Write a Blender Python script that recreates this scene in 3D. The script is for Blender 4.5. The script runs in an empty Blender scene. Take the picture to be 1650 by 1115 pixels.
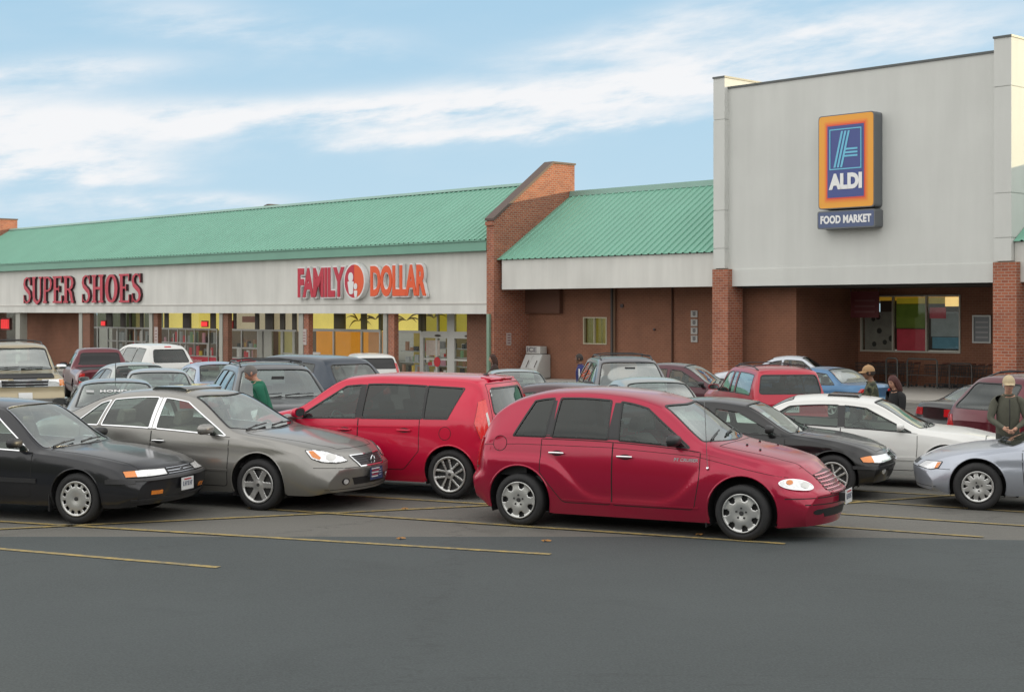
import bpy, bmesh, math, random
from mathutils import Vector, Matrix, Quaternion
from mathutils.bvhtree import BVHTree
from mathutils.geometry import delaunay_2d_cdt
random.seed(7)
S = bpy.context.scene
C = S.collection
PI = math.pi
R = math.radians
# ---------------------------------------------------------------- scene frame
F = 2400.0          # focal length in pixels of the 1650 px wide photograph
HC = 2.55           # eye height over the near part of the lot
T0 = 52.7           # distance to the shop front along its normal
NX, NY = .7257, .688        # normal of the shop front, away from the camera
EX, EY = .688, -.7257       # along the shop front, to the right

def sm(x):
    x = max(0., min(1., x)); return x*x*(3-2*x)
def lerp(a, b, t): return a+(b-a)*t
def facade_ground(b):
    P = [(-140, -2.35), (-100, -1.85), (-57, -1.2), (-42, -.95), (60, -.95)]
    if b <= P[0][0]: return P[0][1]
    for (x0, z0), (x1, z1) in zip(P, P[1:]):
        if b <= x1: return lerp(z0, z1, (b-x0)/(x1-x0))
    return P[-1][1]
def ground(x, y):
    t = x*NX+y*NY; b = x*EX+y*EY
    k = max(0., min(1., (t-14)/36.))
    k = k*.85+.15*sm(k)
    return facade_ground(b)*k
def pix_ground(px, py):
    """point of the lot seen at a pixel"""
    Y = HC*F/(py-500.)
    for _ in range(30):
        g = ground((px-825)/F*Y, Y)
        Y = .5*Y+.5*(HC-g)*F/(py-500.)
    return Vector(((px-825)/F*Y, Y, ground((px-825)/F*Y, Y)))

# ---------------------------------------------------------------- materials
MATS = {}
def mat(name, color=(.5,.5,.5), rough=.6, metal=0., coat=0., emit=None, estr=0., spec=.5, noise=0., nscale=8., bump=0., bscale=60.):
    if name in MATS: return MATS[name]
    m = bpy.data.materials.new(name); m.use_nodes = True
    nt = m.node_tree; b = nt.nodes['Principled BSDF']
    b.inputs['Base Color'].default_value = (*color, 1)
    b.inputs['Roughness'].default_value = rough
    b.inputs['Metallic'].default_value = metal
    b.inputs['Coat Weight'].default_value = coat
    b.inputs['Coat Roughness'].default_value = .04
    b.inputs['Specular IOR Level'].default_value = spec
    if emit:
        b.inputs['Emission Color'].default_value = (*emit, 1)
        b.inputs['Emission Strength'].default_value = estr
    if noise > 0:
        tc = nt.nodes.new('ShaderNodeTexCoord')
        n = nt.nodes.new('ShaderNodeTexNoise'); n.inputs['Scale'].default_value = nscale; n.inputs['Detail'].default_value = 6
        nt.links.new(tc.outputs['Object'], n.inputs['Vector'])
        mx = nt.nodes.new('ShaderNodeMix'); mx.data_type = 'RGBA'
        mx.inputs['A'].default_value = (*[c*(1-noise) for c in color], 1)
        mx.inputs['B'].default_value = (*[min(1, c*(1+noise)) for c in color], 1)
        nt.links.new(n.outputs['Fac'], mx.inputs['Factor'])
        nt.links.new(mx.outputs['Result'], b.inputs['Base Color'])
    if bump > 0:
        tc = nt.nodes.new('ShaderNodeTexCoord')
        n = nt.nodes.new('ShaderNodeTexNoise'); n.inputs['Scale'].default_value = bscale; n.inputs['Detail'].default_value = 4
        nt.links.new(tc.outputs['Object'], n.inputs['Vector'])
        bp = nt.nodes.new('ShaderNodeBump'); bp.inputs['Strength'].default_value = bump; bp.inputs['Distance'].default_value = .02
        nt.links.new(n.outputs['Fac'], bp.inputs['Height']); nt.links.new(bp.outputs['Normal'], b.inputs['Normal'])
    MATS[name] = m
    return m

def paint(name, color, metal=.35, rough=.32, dirt=.12):
    """car paint with clear coat, faint orange peel and road film low on the body"""
    if name in MATS: return MATS[name]
    m = mat(name, color, rough, metal, coat=.75, spec=.22)
    nt = m.node_tree; b = nt.nodes['Principled BSDF']
    tc = nt.nodes.new('ShaderNodeTexCoord')
    n = nt.nodes.new('ShaderNodeTexNoise'); n.inputs['Scale'].default_value = 2.2; n.inputs['Detail'].default_value = 7; n.inputs['Roughness'].default_value = .65
    nt.links.new(tc.outputs['Object'], n.inputs['Vector'])
    sep = nt.nodes.new('ShaderNodeSeparateXYZ'); nt.links.new(tc.outputs['Object'], sep.inputs[0])
    mr = nt.nodes.new('ShaderNodeMapRange'); mr.inputs['From Min'].default_value = .62; mr.inputs['From Max'].default_value = .15
    mr.inputs['To Min'].default_value = .0; mr.inputs['To Max'].default_value = .30; nt.links.new(sep.outputs['Z'], mr.inputs['Value'])
    mu = nt.nodes.new('ShaderNodeMath'); mu.operation = 'MULTIPLY'; nt.links.new(n.outputs['Fac'], mu.inputs[0]); nt.links.new(mr.outputs[0], mu.inputs[1])
    ad = nt.nodes.new('ShaderNodeMath'); ad.operation = 'MULTIPLY_ADD'; nt.links.new(n.outputs['Fac'], ad.inputs[0]); ad.inputs[1].default_value = dirt*.35
    nt.links.new(mu.outputs[0], ad.inputs[2])
    mx = nt.nodes.new('ShaderNodeMix'); mx.data_type = 'RGBA'; mx.inputs['A'].default_value = (*color, 1); mx.inputs['B'].default_value = (.12, .11, .10, 1)
    nt.links.new(ad.outputs[0], mx.inputs['Factor']); nt.links.new(mx.outputs['Result'], b.inputs['Base Color'])
    r2 = nt.nodes.new('ShaderNodeMapRange'); r2.inputs['To Min'].default_value = .03; r2.inputs['To Max'].default_value = .16
    nt.links.new(n.outputs['Fac'], r2.inputs['Value']); nt.links.new(r2.outputs[0], b.inputs['Coat Roughness'])
    return m

def glass(name, tint=(.45,.52,.48), refl=.09, rough=.02):
    if name in MATS: return MATS[name]
    m = bpy.data.materials.new(name); m.use_nodes = True; nt = m.node_tree; nt.nodes.clear()
    o = nt.nodes.new('ShaderNodeOutputMaterial'); mx = nt.nodes.new('ShaderNodeMixShader')
    t = nt.nodes.new('ShaderNodeBsdfTransparent'); t.inputs[0].default_value = (*tint, 1)
    g = nt.nodes.new('ShaderNodeBsdfGlossy'); g.inputs['Roughness'].default_value = rough; g.inputs['Color'].default_value = (.95,1,.98,1)
    lw = nt.nodes.new('ShaderNodeLayerWeight'); lw.inputs[0].default_value = .5
    p = nt.nodes.new('ShaderNodeMath'); p.operation = 'POWER'; p.inputs[1].default_value = 3.2
    nt.links.new(lw.outputs['Facing'], p.inputs[0])
    ma = nt.nodes.new('ShaderNodeMath'); ma.operation = 'MULTIPLY_ADD'; ma.inputs[1].default_value = .9-refl; ma.inputs[2].default_value = refl
    nt.links.new(p.outputs[0], ma.inputs[0]); nt.links.new(ma.outputs[0], mx.inputs[0])
    nt.links.new(t.outputs[0], mx.inputs[1]); nt.links.new(g.outputs[0], mx.inputs[2]); nt.links.new(mx.outputs[0], o.inputs[0])
    MATS[name] = m
    return m

# ---------------------------------------------------------------- mesh helpers
class MB:
    def __init__(s): s.v = []; s.f = []; s.m = []
    def add(s, vs, fs, mi=0):
        o = len(s.v); s.v += [tuple(v) for v in vs]
        for f in fs: s.f.append(tuple(i+o for i in f)); s.m.append(mi)
    def box(s, x0, x1, y0, y1, z0, z1, mi=0):
        s.add([(x0,y0,z0),(x1,y0,z0),(x1,y1,z0),(x0,y1,z0),(x0,y0,z1),(x1,y0,z1),(x1,y1,z1),(x0,y1,z1)],
              [(0,3,2,1),(4,5,6,7),(0,1,5,4),(1,2,6,5),(2,3,7,6),(3,0,4,7)], mi)
    def tube(s, pts, r, n=8, mi=0, cap=True):
        pts = [Vector(p) for p in pts]; rs = r if isinstance(r, (list, tuple)) else [r]*len(pts)
        rings = []; up = None
        for i, p in enumerate(pts):
            d = (pts[min(i+1, len(pts)-1)]-pts[max(i-1, 0)])
            if d.length < 1e-9: d = Vector((0,0,1))
            d.normalize()
            if up is None:
                up = Vector((0,0,1)) if abs(d.z) < .9 else Vector((1,0,0))
            a = d.cross(up); a.normalize(); b = d.cross(a); up = -b
            rings.append([p+(a*math.cos(2*PI*k/n)+b*math.sin(2*PI*k/n))*rs[i] for k in range(n)])
        vs = [v for rg in rings for v in rg]; fs = []
        for i in range(len(rings)-1):
            for k in range(n):
                fs.append((i*n+k, (i+1)*n+k, (i+1)*n+(k+1) % n, i*n+(k+1) % n))
        if cap: fs.append(tuple(range(n))); fs.append(tuple((len(rings)-1)*n+k for k in reversed(range(n))))
        s.add(vs, fs, mi)
    def prism(s, poly, axis, a0, a1, mi=0):
        """extrude 2-D polygon; axis 'x': poly=(y,z); 'y': poly=(x,z); 'z': poly=(x,y)"""
        n = len(poly)
        def P(p, a): return {'x': (a, p[0], p[1]), 'y': (p[0], a, p[1]), 'z': (p[0], p[1], a)}[axis]
        vs = [P(p, a0) for p in poly]+[P(p, a1) for p in poly]
        fs = [tuple(range(n)), tuple(reversed(range(n, 2*n)))]+[(i, i+n, (i+1) % n+n, (i+1) % n) for i in range(n)]
        s.add(vs, fs, mi)
    def lathe(s, prof, n=32, axis='y', c=(0,0,0), mi=0):
        """prof: (r, a) pairs, revolved round the axis"""
        vs = []; fs = []
        for r, a in prof:
            for k in range(n):
                q = 2*PI*k/n; u, w = r*math.cos(q), r*math.sin(q)
                p = {'y': (u, a, w), 'z': (u, w, a), 'x': (a, u, w)}[axis]
                vs.append((p[0]+c[0], p[1]+c[1], p[2]+c[2]))
        for i in range(len(prof)-1):
            for k in range(n): fs.append((i*n+k, i*n+(k+1) % n, (i+1)*n+(k+1) % n, (i+1)*n+k))
        s.add(vs, fs, mi)
    def ball(s, c, r, n=12, m=8, mi=0):
        rx, ry, rz = r if isinstance(r, (tuple, list)) else (r, r, r)
        vs = []; fs = []
        for i in range(m+1):
            a = PI*i/m
            for k in range(n):
                q = 2*PI*k/n; vs.append((c[0]+rx*math.sin(a)*math.cos(q), c[1]+ry*math.sin(a)*math.sin(q), c[2]+rz*math.cos(a)))
        for i in range(m):
            for k in range(n): fs.append((i*n+k, (i+1)*n+k, (i+1)*n+(k+1) % n, i*n+(k+1) % n))
        s.add(vs, fs, mi)
    def build(s, name, mats, parent=None, smooth=False, bevel=0., angle=None):
        me = bpy.data.meshes.new(name); me.from_pydata(s.v, [], s.f)
        if not isinstance(mats, (list, tuple)): mats = [mats]
        for m in mats: me.materials.append(m)
        me.polygons.foreach_set('material_index', s.m)
        bm = bmesh.new(); bm.from_mesh(me)
        bmesh.ops.remove_doubles(bm, verts=bm.verts, dist=1e-5)
        bmesh.ops.dissolve_degenerate(bm, edges=bm.edges, dist=1e-6)
        bmesh.ops.recalc_face_normals(bm, faces=bm.faces)
        if bevel > 0:
            es = [e for e in bm.edges if len(e.link_faces) == 2 and e.calc_face_angle(0) > .6]
            bmesh.ops.bevel(bm, geom=es, offset=bevel, segments=2, profile=.6, affect='EDGES', clamp_overlap=True)
        bm.to_mesh(me); bm.free()
        if smooth or bevel > 0 or angle:
            me.polygons.foreach_set('use_smooth', [True]*len(me.polygons))
            me.set_sharp_from_angle(angle=angle or R(38))
        o = bpy.data.objects.new(name, me); C.objects.link(o)
        if parent: o.parent = parent
        return o

def empty(name, loc=(0,0,0), rz=0., label=None, cat=None, group=None, parent=None):
    o = bpy.data.objects.new(name, None); C.objects.link(o)
    o.location = loc; o.rotation_euler = (0, 0, rz); o.empty_display_size = .3
    if parent: o.parent = parent
    return tag(o, label, cat, group)
def tag(o, label=None, cat=None, group=None, kind=None):
    if label: o['label'] = label
    if cat: o['category'] = cat
    if group: o['group'] = group
    if kind: o['kind'] = kind
    return o
def copy_tree(o, parent=None):
    c = o.copy(); C.objects.link(c)
    if parent: c.parent = parent
    for ch in list(o.children): copy_tree(ch, c)
    return c

def text(name, body, size, m, parent, loc, depth=.02, fat=0., sx=1., space=1., rot=(PI/2,0,0), shear=0.):
    cu = bpy.data.curves.new(name, 'FONT'); cu.body = body; cu.size = size; cu.extrude = depth; cu.offset = fat
    cu.align_x = 'CENTER'; cu.align_y = 'CENTER'; cu.space_character = space; cu.shear = shear; cu.resolution_u = 4
    t = bpy.data.objects.new(name+'_tmp', cu); C.objects.link(t)
    bpy.context.view_layer.update()
    me = bpy.data.meshes.new_from_object(t.evaluated_get(bpy.context.evaluated_depsgraph_get()))
    bpy.data.objects.remove(t)
    me.materials.clear(); me.materials.append(m)
    o = bpy.data.objects.new(name, me); C.objects.link(o)
    o.parent = parent; o.location = loc; o.rotation_euler = rot; o.scale = (sx, 1, 1)
    return o

def pchip(P):
    """monotone cubic through (x, y) points"""
    xs = [p[0] for p in P]; ys = [p[1] for p in P]; n = len(P)
    h = [xs[i+1]-xs[i] for i in range(n-1)]; d = [(ys[i+1]-ys[i])/h[i] for i in range(n-1)]
    m = [0.]*n
    if n == 2: m = [d[0], d[0]]
    else:
        for i in range(1, n-1):
            if d[i-1]*d[i] > 0:
                w1 = 2*h[i]+h[i-1]; w2 = h[i]+2*h[i-1]; m[i] = (w1+w2)/(w1/d[i-1]+w2/d[i])
        m[0] = d[0]; m[-1] = d[-1]
    def f(x):
        if x <= xs[0]: return ys[0]
        if x >= xs[-1]: return ys[-1]
        i = 0
        while x > xs[i+1]: i += 1
        t = (x-xs[i])/h[i]
        return (ys[i]*(1+2*t)*(1-t)**2+h[i]*m[i]*t*(1-t)**2+ys[i+1]*t*t*(3-2*t)+h[i]*m[i+1]*t*t*(t-1))
    return f
def inpoly(p, poly):
    x, y = p; r = False; j = len(poly)-1
    for i in range(len(poly)):
        xi, yi = poly[i]; xj, yj = poly[j]
        if (yi > y) != (yj > y) and x < (xj-xi)*(y-yi)/(yj-yi)+xi: r = not r
        j = i
    return r
def nearest_on(p, poly, closed=True):
    b = None; n = len(poly)
    for i in range(n if closed else n-1):
        ax, ay = poly[i]; bx, by = poly[(i+1) % n]; dx, dy = bx-ax, by-ay; L = dx*dx+dy*dy
        t = 0 if L == 0 else max(0, min(1, ((p[0]-ax)*dx+(p[1]-ay)*dy)/L))
        q = (ax+t*dx, ay+t*dy); d = math.hypot(q[0]-p[0], q[1]-p[1])
        if b is None or d < b[0]: b = (d, q)
    return b
def rounded(pts, r, seg=5):
    """round the corners of a 2-D polygon"""
    out = []; n = len(pts)
    for i in range(n):
        p = Vector(pts[i]); a = Vector(pts[i-1])-p; b = Vector(pts[(i+1) % n])-p
        ri = r[i] if isinstance(r, (list, tuple)) else r
        q = min(ri, a.length*.45, b.length*.45)
        if q < 1e-4: out.append(tuple(p)); continue
        s = p+a.normalized()*q; e = p+b.normalized()*q
        for k in range(seg+1):
            t = k/seg; out.append(tuple(s*(1-t)**2+p*2*t*(1-t)+e*t*t))
    return out
def ell(cx, cy, rx, ry, n=24, rot=0.):
    return [(cx+rx*math.cos(2*PI*k/n)*math.cos(rot)-ry*math.sin(2*PI*k/n)*math.sin(rot), cy+rx*math.cos(2*PI*k/n)*math.sin(rot)+ry*math.sin(2*PI*k/n)*math.cos(rot)) for k in range(n)]
# ================================================================ cars
tyre_m = mat('tyre_rubber', (.018,.018,.019), .75, noise=.35, nscale=14)
rim_m = mat('wheel_silver', (.55,.55,.54), .33, .75, noise=.12, nscale=30)
rimdark_m = mat('wheel_recess', (.03,.03,.03), .6)
under_m = mat('underbody_black', (.012,.012,.013), .85)
trim_m = mat('black_trim', (.022,.022,.024), .45, noise=.2, nscale=20)
seal_m = mat('window_seal', (.012,.012,.013), .4)
gap_m = mat('panel_gap', (.008,.008,.008), .8)
chrome_m = mat('chrome', (.75,.76,.78), .09, 1.)
seat_m = mat('seat_cloth', (.10,.10,.105), .9, noise=.3, nscale=25)
seatlt_m = mat('seat_cloth_tan', (.20,.185,.16), .9, noise=.3, nscale=25)
dash_m = mat('dashboard_plastic', (.045,.045,.048), .6)
lens_m = mat('headlamp_lens', (.80,.82,.84), .12, .45, coat=1., noise=.35, nscale=38)
amber_m = mat('amber_lens', (.75,.22,.02), .2, coat=1., noise=.2, nscale=60)
redlens_m = mat('red_lens', (.50,.012,.015), .18, coat=1., noise=.25, nscale=50)
whitelens_m = mat('white_lens', (.7,.7,.68), .2, coat=1.)
plate_m = mat('plate_white', (.62,.63,.63), .45)
platemark_m = mat('plate_marks', (.05,.06,.12), .6)
platered_m = mat('plate_red', (.45,.03,.04), .6)
glass_m = glass('car_glass', (.62,.72,.67), .055)
tint_m = glass('tinted_glass', (.14,.15,.155), .05)
shield_m = glass('windshield_glass', (.60,.70,.66), .27, .04)
grilledk_m = mat('grille_dark', (.012,.012,.014), .5)

def hole_fn(kind):
    def spokes(n, w, r0, r1, off=0.):
        def f(r, a):
            if not (r0 < r < r1): return False
            k = (a*n/(2*PI)+off) % 1.; d = abs(k-.5)*2*PI/n*r
            return d < PI/n*r-w
        return f
    if kind == 'cap7':
        def f(r, a):
            k = ((a*7/(2*PI)) % 1.-.5)*2*PI/7
            x, y = r*math.cos(k)-.82, r*math.sin(k)
            return (x/.19)**2+(y/.165)**2 < 1 and r < .92
        return f
    if kind == 'slots':
        def f(r, a):
            k = abs(((a*12/(2*PI)) % 1.)-.5)
            return .71 < r < .89 and k < .27
        return f
    if kind == 'six': return spokes(6, .155, .36, .87)
    if kind == 'five': return spokes(5, .12, .34, .88)
    if kind == 'ten':
        g = spokes(5, .19, .30, .90); h = spokes(5, .50, 0, 1, .5)
        def f(r, a):
            if not .26 < r < .90: return False
            k = (((a*5/(2*PI)) % 1.)-.5)*2*PI/5*r
            d = abs(k)
            return not (.07+.10*r < d < .185+.10*r) and not (d > PI/5*r-.0 )
        return f
    if kind == 'notch':
        def f(r, a):
            k = abs(((a*11/(2*PI)) % 1.)-.5)*2
            return .56 < r < .90 and k < (r-.56)/.34*.62
        return f
    if kind == 'seven': return spokes(7, .085, .30, .88)
    return lambda r, a: False

def wheel(parent, x, side, y_out, Rt, Rr, kind, fine=True, width=.205, steer=0.):
    e = empty('wheel', (x, side*y_out, Rt), 0 if side < 0 else PI, parent=parent)
    # local -y is the outside
    n = 56 if fine else 24; w = width; t = MB()
    b = Rr+.012
    prof = [(Rr-.01, w-.02), (b, w), (Rt-.045, w+.004), (Rt-.012, w-.012), (Rt, w-.035), (Rt, w*.5), (Rt, .035), (Rt-.012, .012), (Rt-.045, -.004), (b+.012, -.003), (b, .006), (Rr-.008, .02)]
    t.lathe(prof, n, 'y')
    if fine:
        for g in (.06, .10, .145): pass
    t.build('tyre', tyre_m, e, smooth=True)
    m = MB(); NR, NT = (16, 140) if fine else (7, 42); hf = hole_fn(kind)
    rr = [i/NR for i in range(NR+1)]
    alloy = kind in ('six', 'five', 'ten', 'seven')
    def dz(q):
        if q > .93: return -.004+(1-q)*.1
        if alloy: return .012+.02*(1-q)-.016*math.exp(-(q/.22)**2)
        return .004+.022*(1-(q-.25)**2)*(q > 0)*.6-.014*math.exp(-((q-.45)/.3)**2)
    vs = []; fs = []
    for q in rr:
        for k in range(NT): a = 2*PI*k/NT; vs.append((Rr*q*math.cos(a), dz(q), Rr*q*math.sin(a)))
    for i in range(NR):
        for k in range(NT):
            qm = (rr[i]+rr[i+1])/2; am = 2*PI*(k+.5)/NT
            if hf(qm, am): continue
            fs.append((i*NT+k, i*NT+(k+1) % NT, (i+1)*NT+(k+1) % NT, (i+1)*NT+k))
    m.add(vs, fs)
    me_rim = m.build('rim', [rim_m], e, smooth=True)
    sol = me_rim.modifiers.new('thick', 'SOLIDIFY'); sol.thickness = .012; sol.offset = 0
    d = MB(); d.lathe([(0, .05), (Rr*.97, .05), (Rr*.99, .004)], n, 'y'); d.lathe([(0.,.16),(Rr-.02,.16)], 16, 'y')
    if fine:
        if kind in ('cap7', 'notch', 'slots'):
            nl = {'cap7': 5, 'notch': 4, 'slots': 0}[kind]
            for k in range(nl):
                a = 2*PI*k/nl+.3; cx, cz = Rr*.27*math.cos(a), Rr*.27*math.sin(a)
                d.lathe([(0, -.006), (.011, -.006), (.013, .01)], 12, 'y', (cx, 0, cz))
        d.lathe([(0, dz(0)-.006), (.022, dz(0)-.006), (.026, dz(0)+.004)], 16, 'y')
    d.build('wheel_recess', rimdark_m, e, smooth=True)
    return e

class Car:
    def __init__(s, name, label, cat, P, bodymat, group=None):
        s.P = P; s.mat = bodymat; L = P['L']; W = P['W']; s.L, s.W = L, W
        s.ZC, s.ZR, s.ZB = pchip(P['zc']), pchip(P['zr']), pchip(P['zb'])
        s.Z0 = pchip(P.get('z0', [(0,.30),(.35,.22),(L-.4,.20),(L,.24)]))
        s.FP = pchip(P.get('fp', [(.15,-.08),(.35,-.02),(.50,0),(.60,-.04),(.80,-.11)]))
        s.RP = pchip(P.get('rp', [(.15,-.10),(.35,-.02),(.50,0),(.60,-.06),(1.0,-.09)]))
        s.kf, s.kr = P.get('kf', .24), P.get('kr', .15)
        s.cf, s.cr = P.get('cf', .13), P.get('cr', .09)
        s.root = empty(name, label=label, cat=cat, group=group)
        s.fine = P.get('fine', True)
        s.mesh()
    def hw(s, x):
        u = max(0, (x-(s.L-.75))/.75); v = max(0, (.6-x)/.6)
        return s.W/2*(1-s.cf*u**2.6-s.cr*v**2.6)
    def ring(s, x):
        P = s.P; w = s.hw(x); z0, zb, zr, zc = s.Z0(x), s.ZB(x), s.ZR(x), s.ZC(x)
        zb = min(zb, zr-.02); zc = max(zc, zr+.012)
        zt = P['zt']          # roof rail height
        k = max(0, min(1, (zr-zb-.06)/max(.05, zt-zb-.06)))
        wr = lerp(w-P.get('sh', .11), P['RW'], k**.9)
        wb = w-P.get('bi', .035)
        A, B, Cn = s.n; out = []
        fl = P.get('flare', 0)
        fx = math.exp(-((x-P['rw'])/.46)**4)+math.exp(-((x-P['fw'])/.46)**4)
        for i in range(A+1):
            t = i/A; z = z0+(zb-z0)*t
            if t < .5: y = w-P.get('tuck', .075)*((.5-t)/.5)**2
            else: y = w-(w-wb)*((t-.5)/.5)**2.2
            cz = P.get('crease')
            if cz: y -= .010*math.exp(-((z-cz)/.035)**2)-.006*math.exp(-((z-cz-.07)/.04)**2)
            sc = P.get('scurve')
            if sc:
                g = max(math.exp(-(max(0, abs(x-P['rw'])-.02)/.66)**4) if x > P['rw'] else 1., math.exp(-(abs(x-P['fw'])/.64)**4) if x < P['fw'] else 1.)
                zk = .355+.43*g; y += sc*sm((zk-z)/.085+.5)-sc*.62
            elif fl: y += fl*(fx-.55)*sm((.80-z)/.30)*(1 if z > .1 else 0)
            out.append((y, z))
        for i in range(1, B+1):
            t = i/B; z = zb+(zr-zb)*t; y = wb+(wr-wb)*t+.018*math.sin(PI*t)*k
            out.append((y, z))
        p = P.get('sup', 2.3)
        for i in range(1, Cn+1):
            th = PI/2*i/Cn; y = wr*max(0, math.cos(th))**(2/p); z = zr+(zc-zr)*math.sin(th)**(2/p)
            if i == Cn: y = 0.
            out.append((y, z))
        return out
    def X(s, x, y, z):
        w = s.W/2; q = min(1.2, (abs(y)/w))**2
        u = max(0, (x-(s.L-1.15))/1.15); v = max(0, (.9-x)/.9)
        a = max(0, (x-(s.L-.38))/.38); b = max(0, (.38-x)/.38)
        return x-s.kf*u*u*q+s.kr*v*v*q+s.FP(z)*sm(a)-s.RP(z)*sm(b)
    def mesh(s):
        s.n = (s.P.get('nA', 14), 9, 11) if s.fine else (9, 6, 7)
        N = s.P.get('N', 110 if s.fine else 56); L = s.L
        # stations evenly spaced along the profile
        xs = [i*L/600 for i in range(601)]; acc = [0]
        for a, b in zip(xs, xs[1:]):
            e = 2.2 if (b > L-.35 or b < .25) else 1.
            acc.append(acc[-1]+math.hypot((b-a)*e, .8*(s.ZC(b)-s.ZC(a))))
        st = []; j = 0
        for i in range(N+1):
            q = acc[-1]*i/N
            while j < 599 and acc[j+1] < q: j += 1
            st.append(xs[j]+(xs[j+1]-xs[j])*((q-acc[j])/max(1e-9, acc[j+1]-acc[j])))
        st[0] = 0; st[-1] = L
        V = []; Fc = []; M = sum(s.n); nr = 2*M+1
        for x in st:
            rg = s.ring(x)
            full = [(y, z) for y, z in rg]+[(-y, z) for y, z in reversed(rg[:-1])]
            for y, z in full: V.append(Vector((s.X(x, y, z), y, z)))
        for i in range(N):
            for j in range(nr-1): Fc.append((i*nr+j, i*nr+j+1, (i+1)*nr+j+1, (i+1)*nr+j))
        K = 14 if s.fine else 8
        for end, base, x in ((1, N*nr, L), (0, 0, 0.)):
            rows = []
            for j in range(M):
                y0 = V[base+j].y; z = V[base+j].z; row = [base+j]
                for k in range(1, K):
                    y = y0*(1-2*k/K); V.append(Vector((s.X(x, y, z), y, z))); row.append(len(V)-1)
                row.append(base+nr-1-j); rows.append(row)
            for r0, r1 in zip(rows, rows[1:]):
                for k in range(K):
                    f = (r0[k], r0[k+1], r1[k+1], r1[k]); Fc.append(tuple(reversed(f)) if end == 0 else f)
            for k in range(K):
                f = (rows[-1][k], rows[-1][k+1], base+M); Fc.append(tuple(reversed(f)) if end == 0 else f)
        s.V, s.Fc = V, Fc
        # orient outward
        bm = bmesh.new(); vs = [bm.verts.new(v) for v in V]; bm.verts.index_update()
        for f in Fc:
            if len(set(f)) > 2:
                try: bm.faces.new([vs[i] for i in f])
                except ValueError: pass
        bmesh.ops.recalc_face_normals(bm, faces=bm.faces)
        bm.normal_update()
        top = max(bm.faces, key=lambda f: f.calc_center_median().z)
        if top.normal.z < 0:
            bmesh.ops.reverse_faces(bm, faces=bm.faces); bm.normal_update()
        s.Fc = [tuple(v.index for v in f.verts) for f in bm.faces]
        s.bvh = BVHTree.FromBMesh(bm); bm.free()
        s.lab = ['body']*len(s.Fc)
        s.cen = [sum((V[i] for i in f), Vector())/len(f) for f in s.Fc]
        s.vf = [[] for _ in V]
        for fi, f in enumerate(s.Fc):
            for i in f: s.vf[i].append(fi)
        s.fixed = set()
    # ---- projections -------------------------------------------------
    def cast(s, view, a, b):
        L = s.L
        if view[0] == 'side':
            sg = view[1]; o = Vector((a, sg*3, b)); d = Vector((0, -sg, 0)); q = Vector((a, sg*s.W/2, b))
        elif view[0] == 'top': o = Vector((a, b, 4)); d = Vector((0, 0, -1)); q = Vector((a, b, s.ZC(a)))
        elif view[0] == 'front': o = Vector((L+3, a, b)); d = Vector((-1, 0, 0)); q = Vector((L, a, b))
        elif view[0] == 'rear': o = Vector((-3, a, b)); d = Vector((1, 0, 0)); q = Vector((0, a, b))
        else:   # cylinder round a vertical axis .9 m in from the end; a = degrees from straight ahead (+ = left)
            ps = R(a); fr = view[0] == 'cylf'; ax = Vector((L-.9 if fr else .9, 0, b)); dd = Vector((math.cos(ps)*(1 if fr else -1), math.sin(ps), 0))
            o = ax+dd*4; d = -dd; q = ax+dd*.9
        h = s.bvh.ray_cast(o, d)
        if h[0] is None:
            h = s.bvh.find_nearest(q)
        n = h[1]
        if n.dot(d) > 0: n = -n
        return h[0], n
    # ---- carving -----------------------------------------------------
    def carve(s, label, view, poly, over=('body',), cond=None, snap=.07):
        xs = [p[0] for p in poly]; ys = [p[1] for p in poly]; bx = (min(xs), max(xs), min(ys), max(ys))
        def uv(v):
            if view[0] == 'side': return (v.x, v.z)
            if view[0] == 'top': return (v.x, v.y)
            return (v.y, v.z)
        hit = set()
        for i, c in enumerate(s.cen):
            if s.lab[i] not in over: continue
            if view[0] == 'side' and c.y*view[1] < .3: continue
            if cond and not cond(c): continue
            p = uv(c)
            if bx[0] <= p[0] <= bx[1] and bx[2] <= p[1] <= bx[3] and inpoly(p, poly): s.lab[i] = label; hit.add(i)
        done = set()
        for i in hit:
            for v in s.Fc[i]:
                if v in done or v in s.fixed: continue
                done.add(v)
                if all(f in hit for f in s.vf[v]): continue
                d, q = nearest_on(uv(s.V[v]), poly)
                if d < snap:
                    p, n = s.cast(view, *q)
                    if (p-s.V[v]).length < snap*1.8: s.V[v] = p.copy()
                s.fixed.add(v)
        return hit
    def arches(s):
        for xw in (s.P['rw'], s.P['fw']):
            for sg in (1, -1):
                r = s.P['ar']; zc = s.P['Rt']+.01
                poly = [(xw+r*math.cos(2*PI*k/48), zc+r*math.sin(2*PI*k/48)) for k in range(48)]
                s.carve('cut', ('side', sg), poly, snap=.06)
    def finish(s, spec):
        """spec: label -> (object name, material, kind)"""
        V = s.V
        nv = [Vector() for _ in V]
        for fi, f in enumerate(s.Fc):
            if s.lab[fi] == 'cut': continue
            p = [V[i] for i in f]
            n = (p[2]-p[0]).cross((p[3] if len(p) > 3 else p[1])-p[1]) if len(p) > 3 else (p[1]-p[0]).cross(p[2]-p[0])
            for i in f: nv[i] += n
        nv = [n.normalized() if n.length > 1e-12 else Vector((0,0,1)) for n in nv]
        groups = {}
        for fi, l in enumerate(s.lab):
            if l != 'cut': groups.setdefault(l, []).append(fi)
        s.parts = {}
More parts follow.
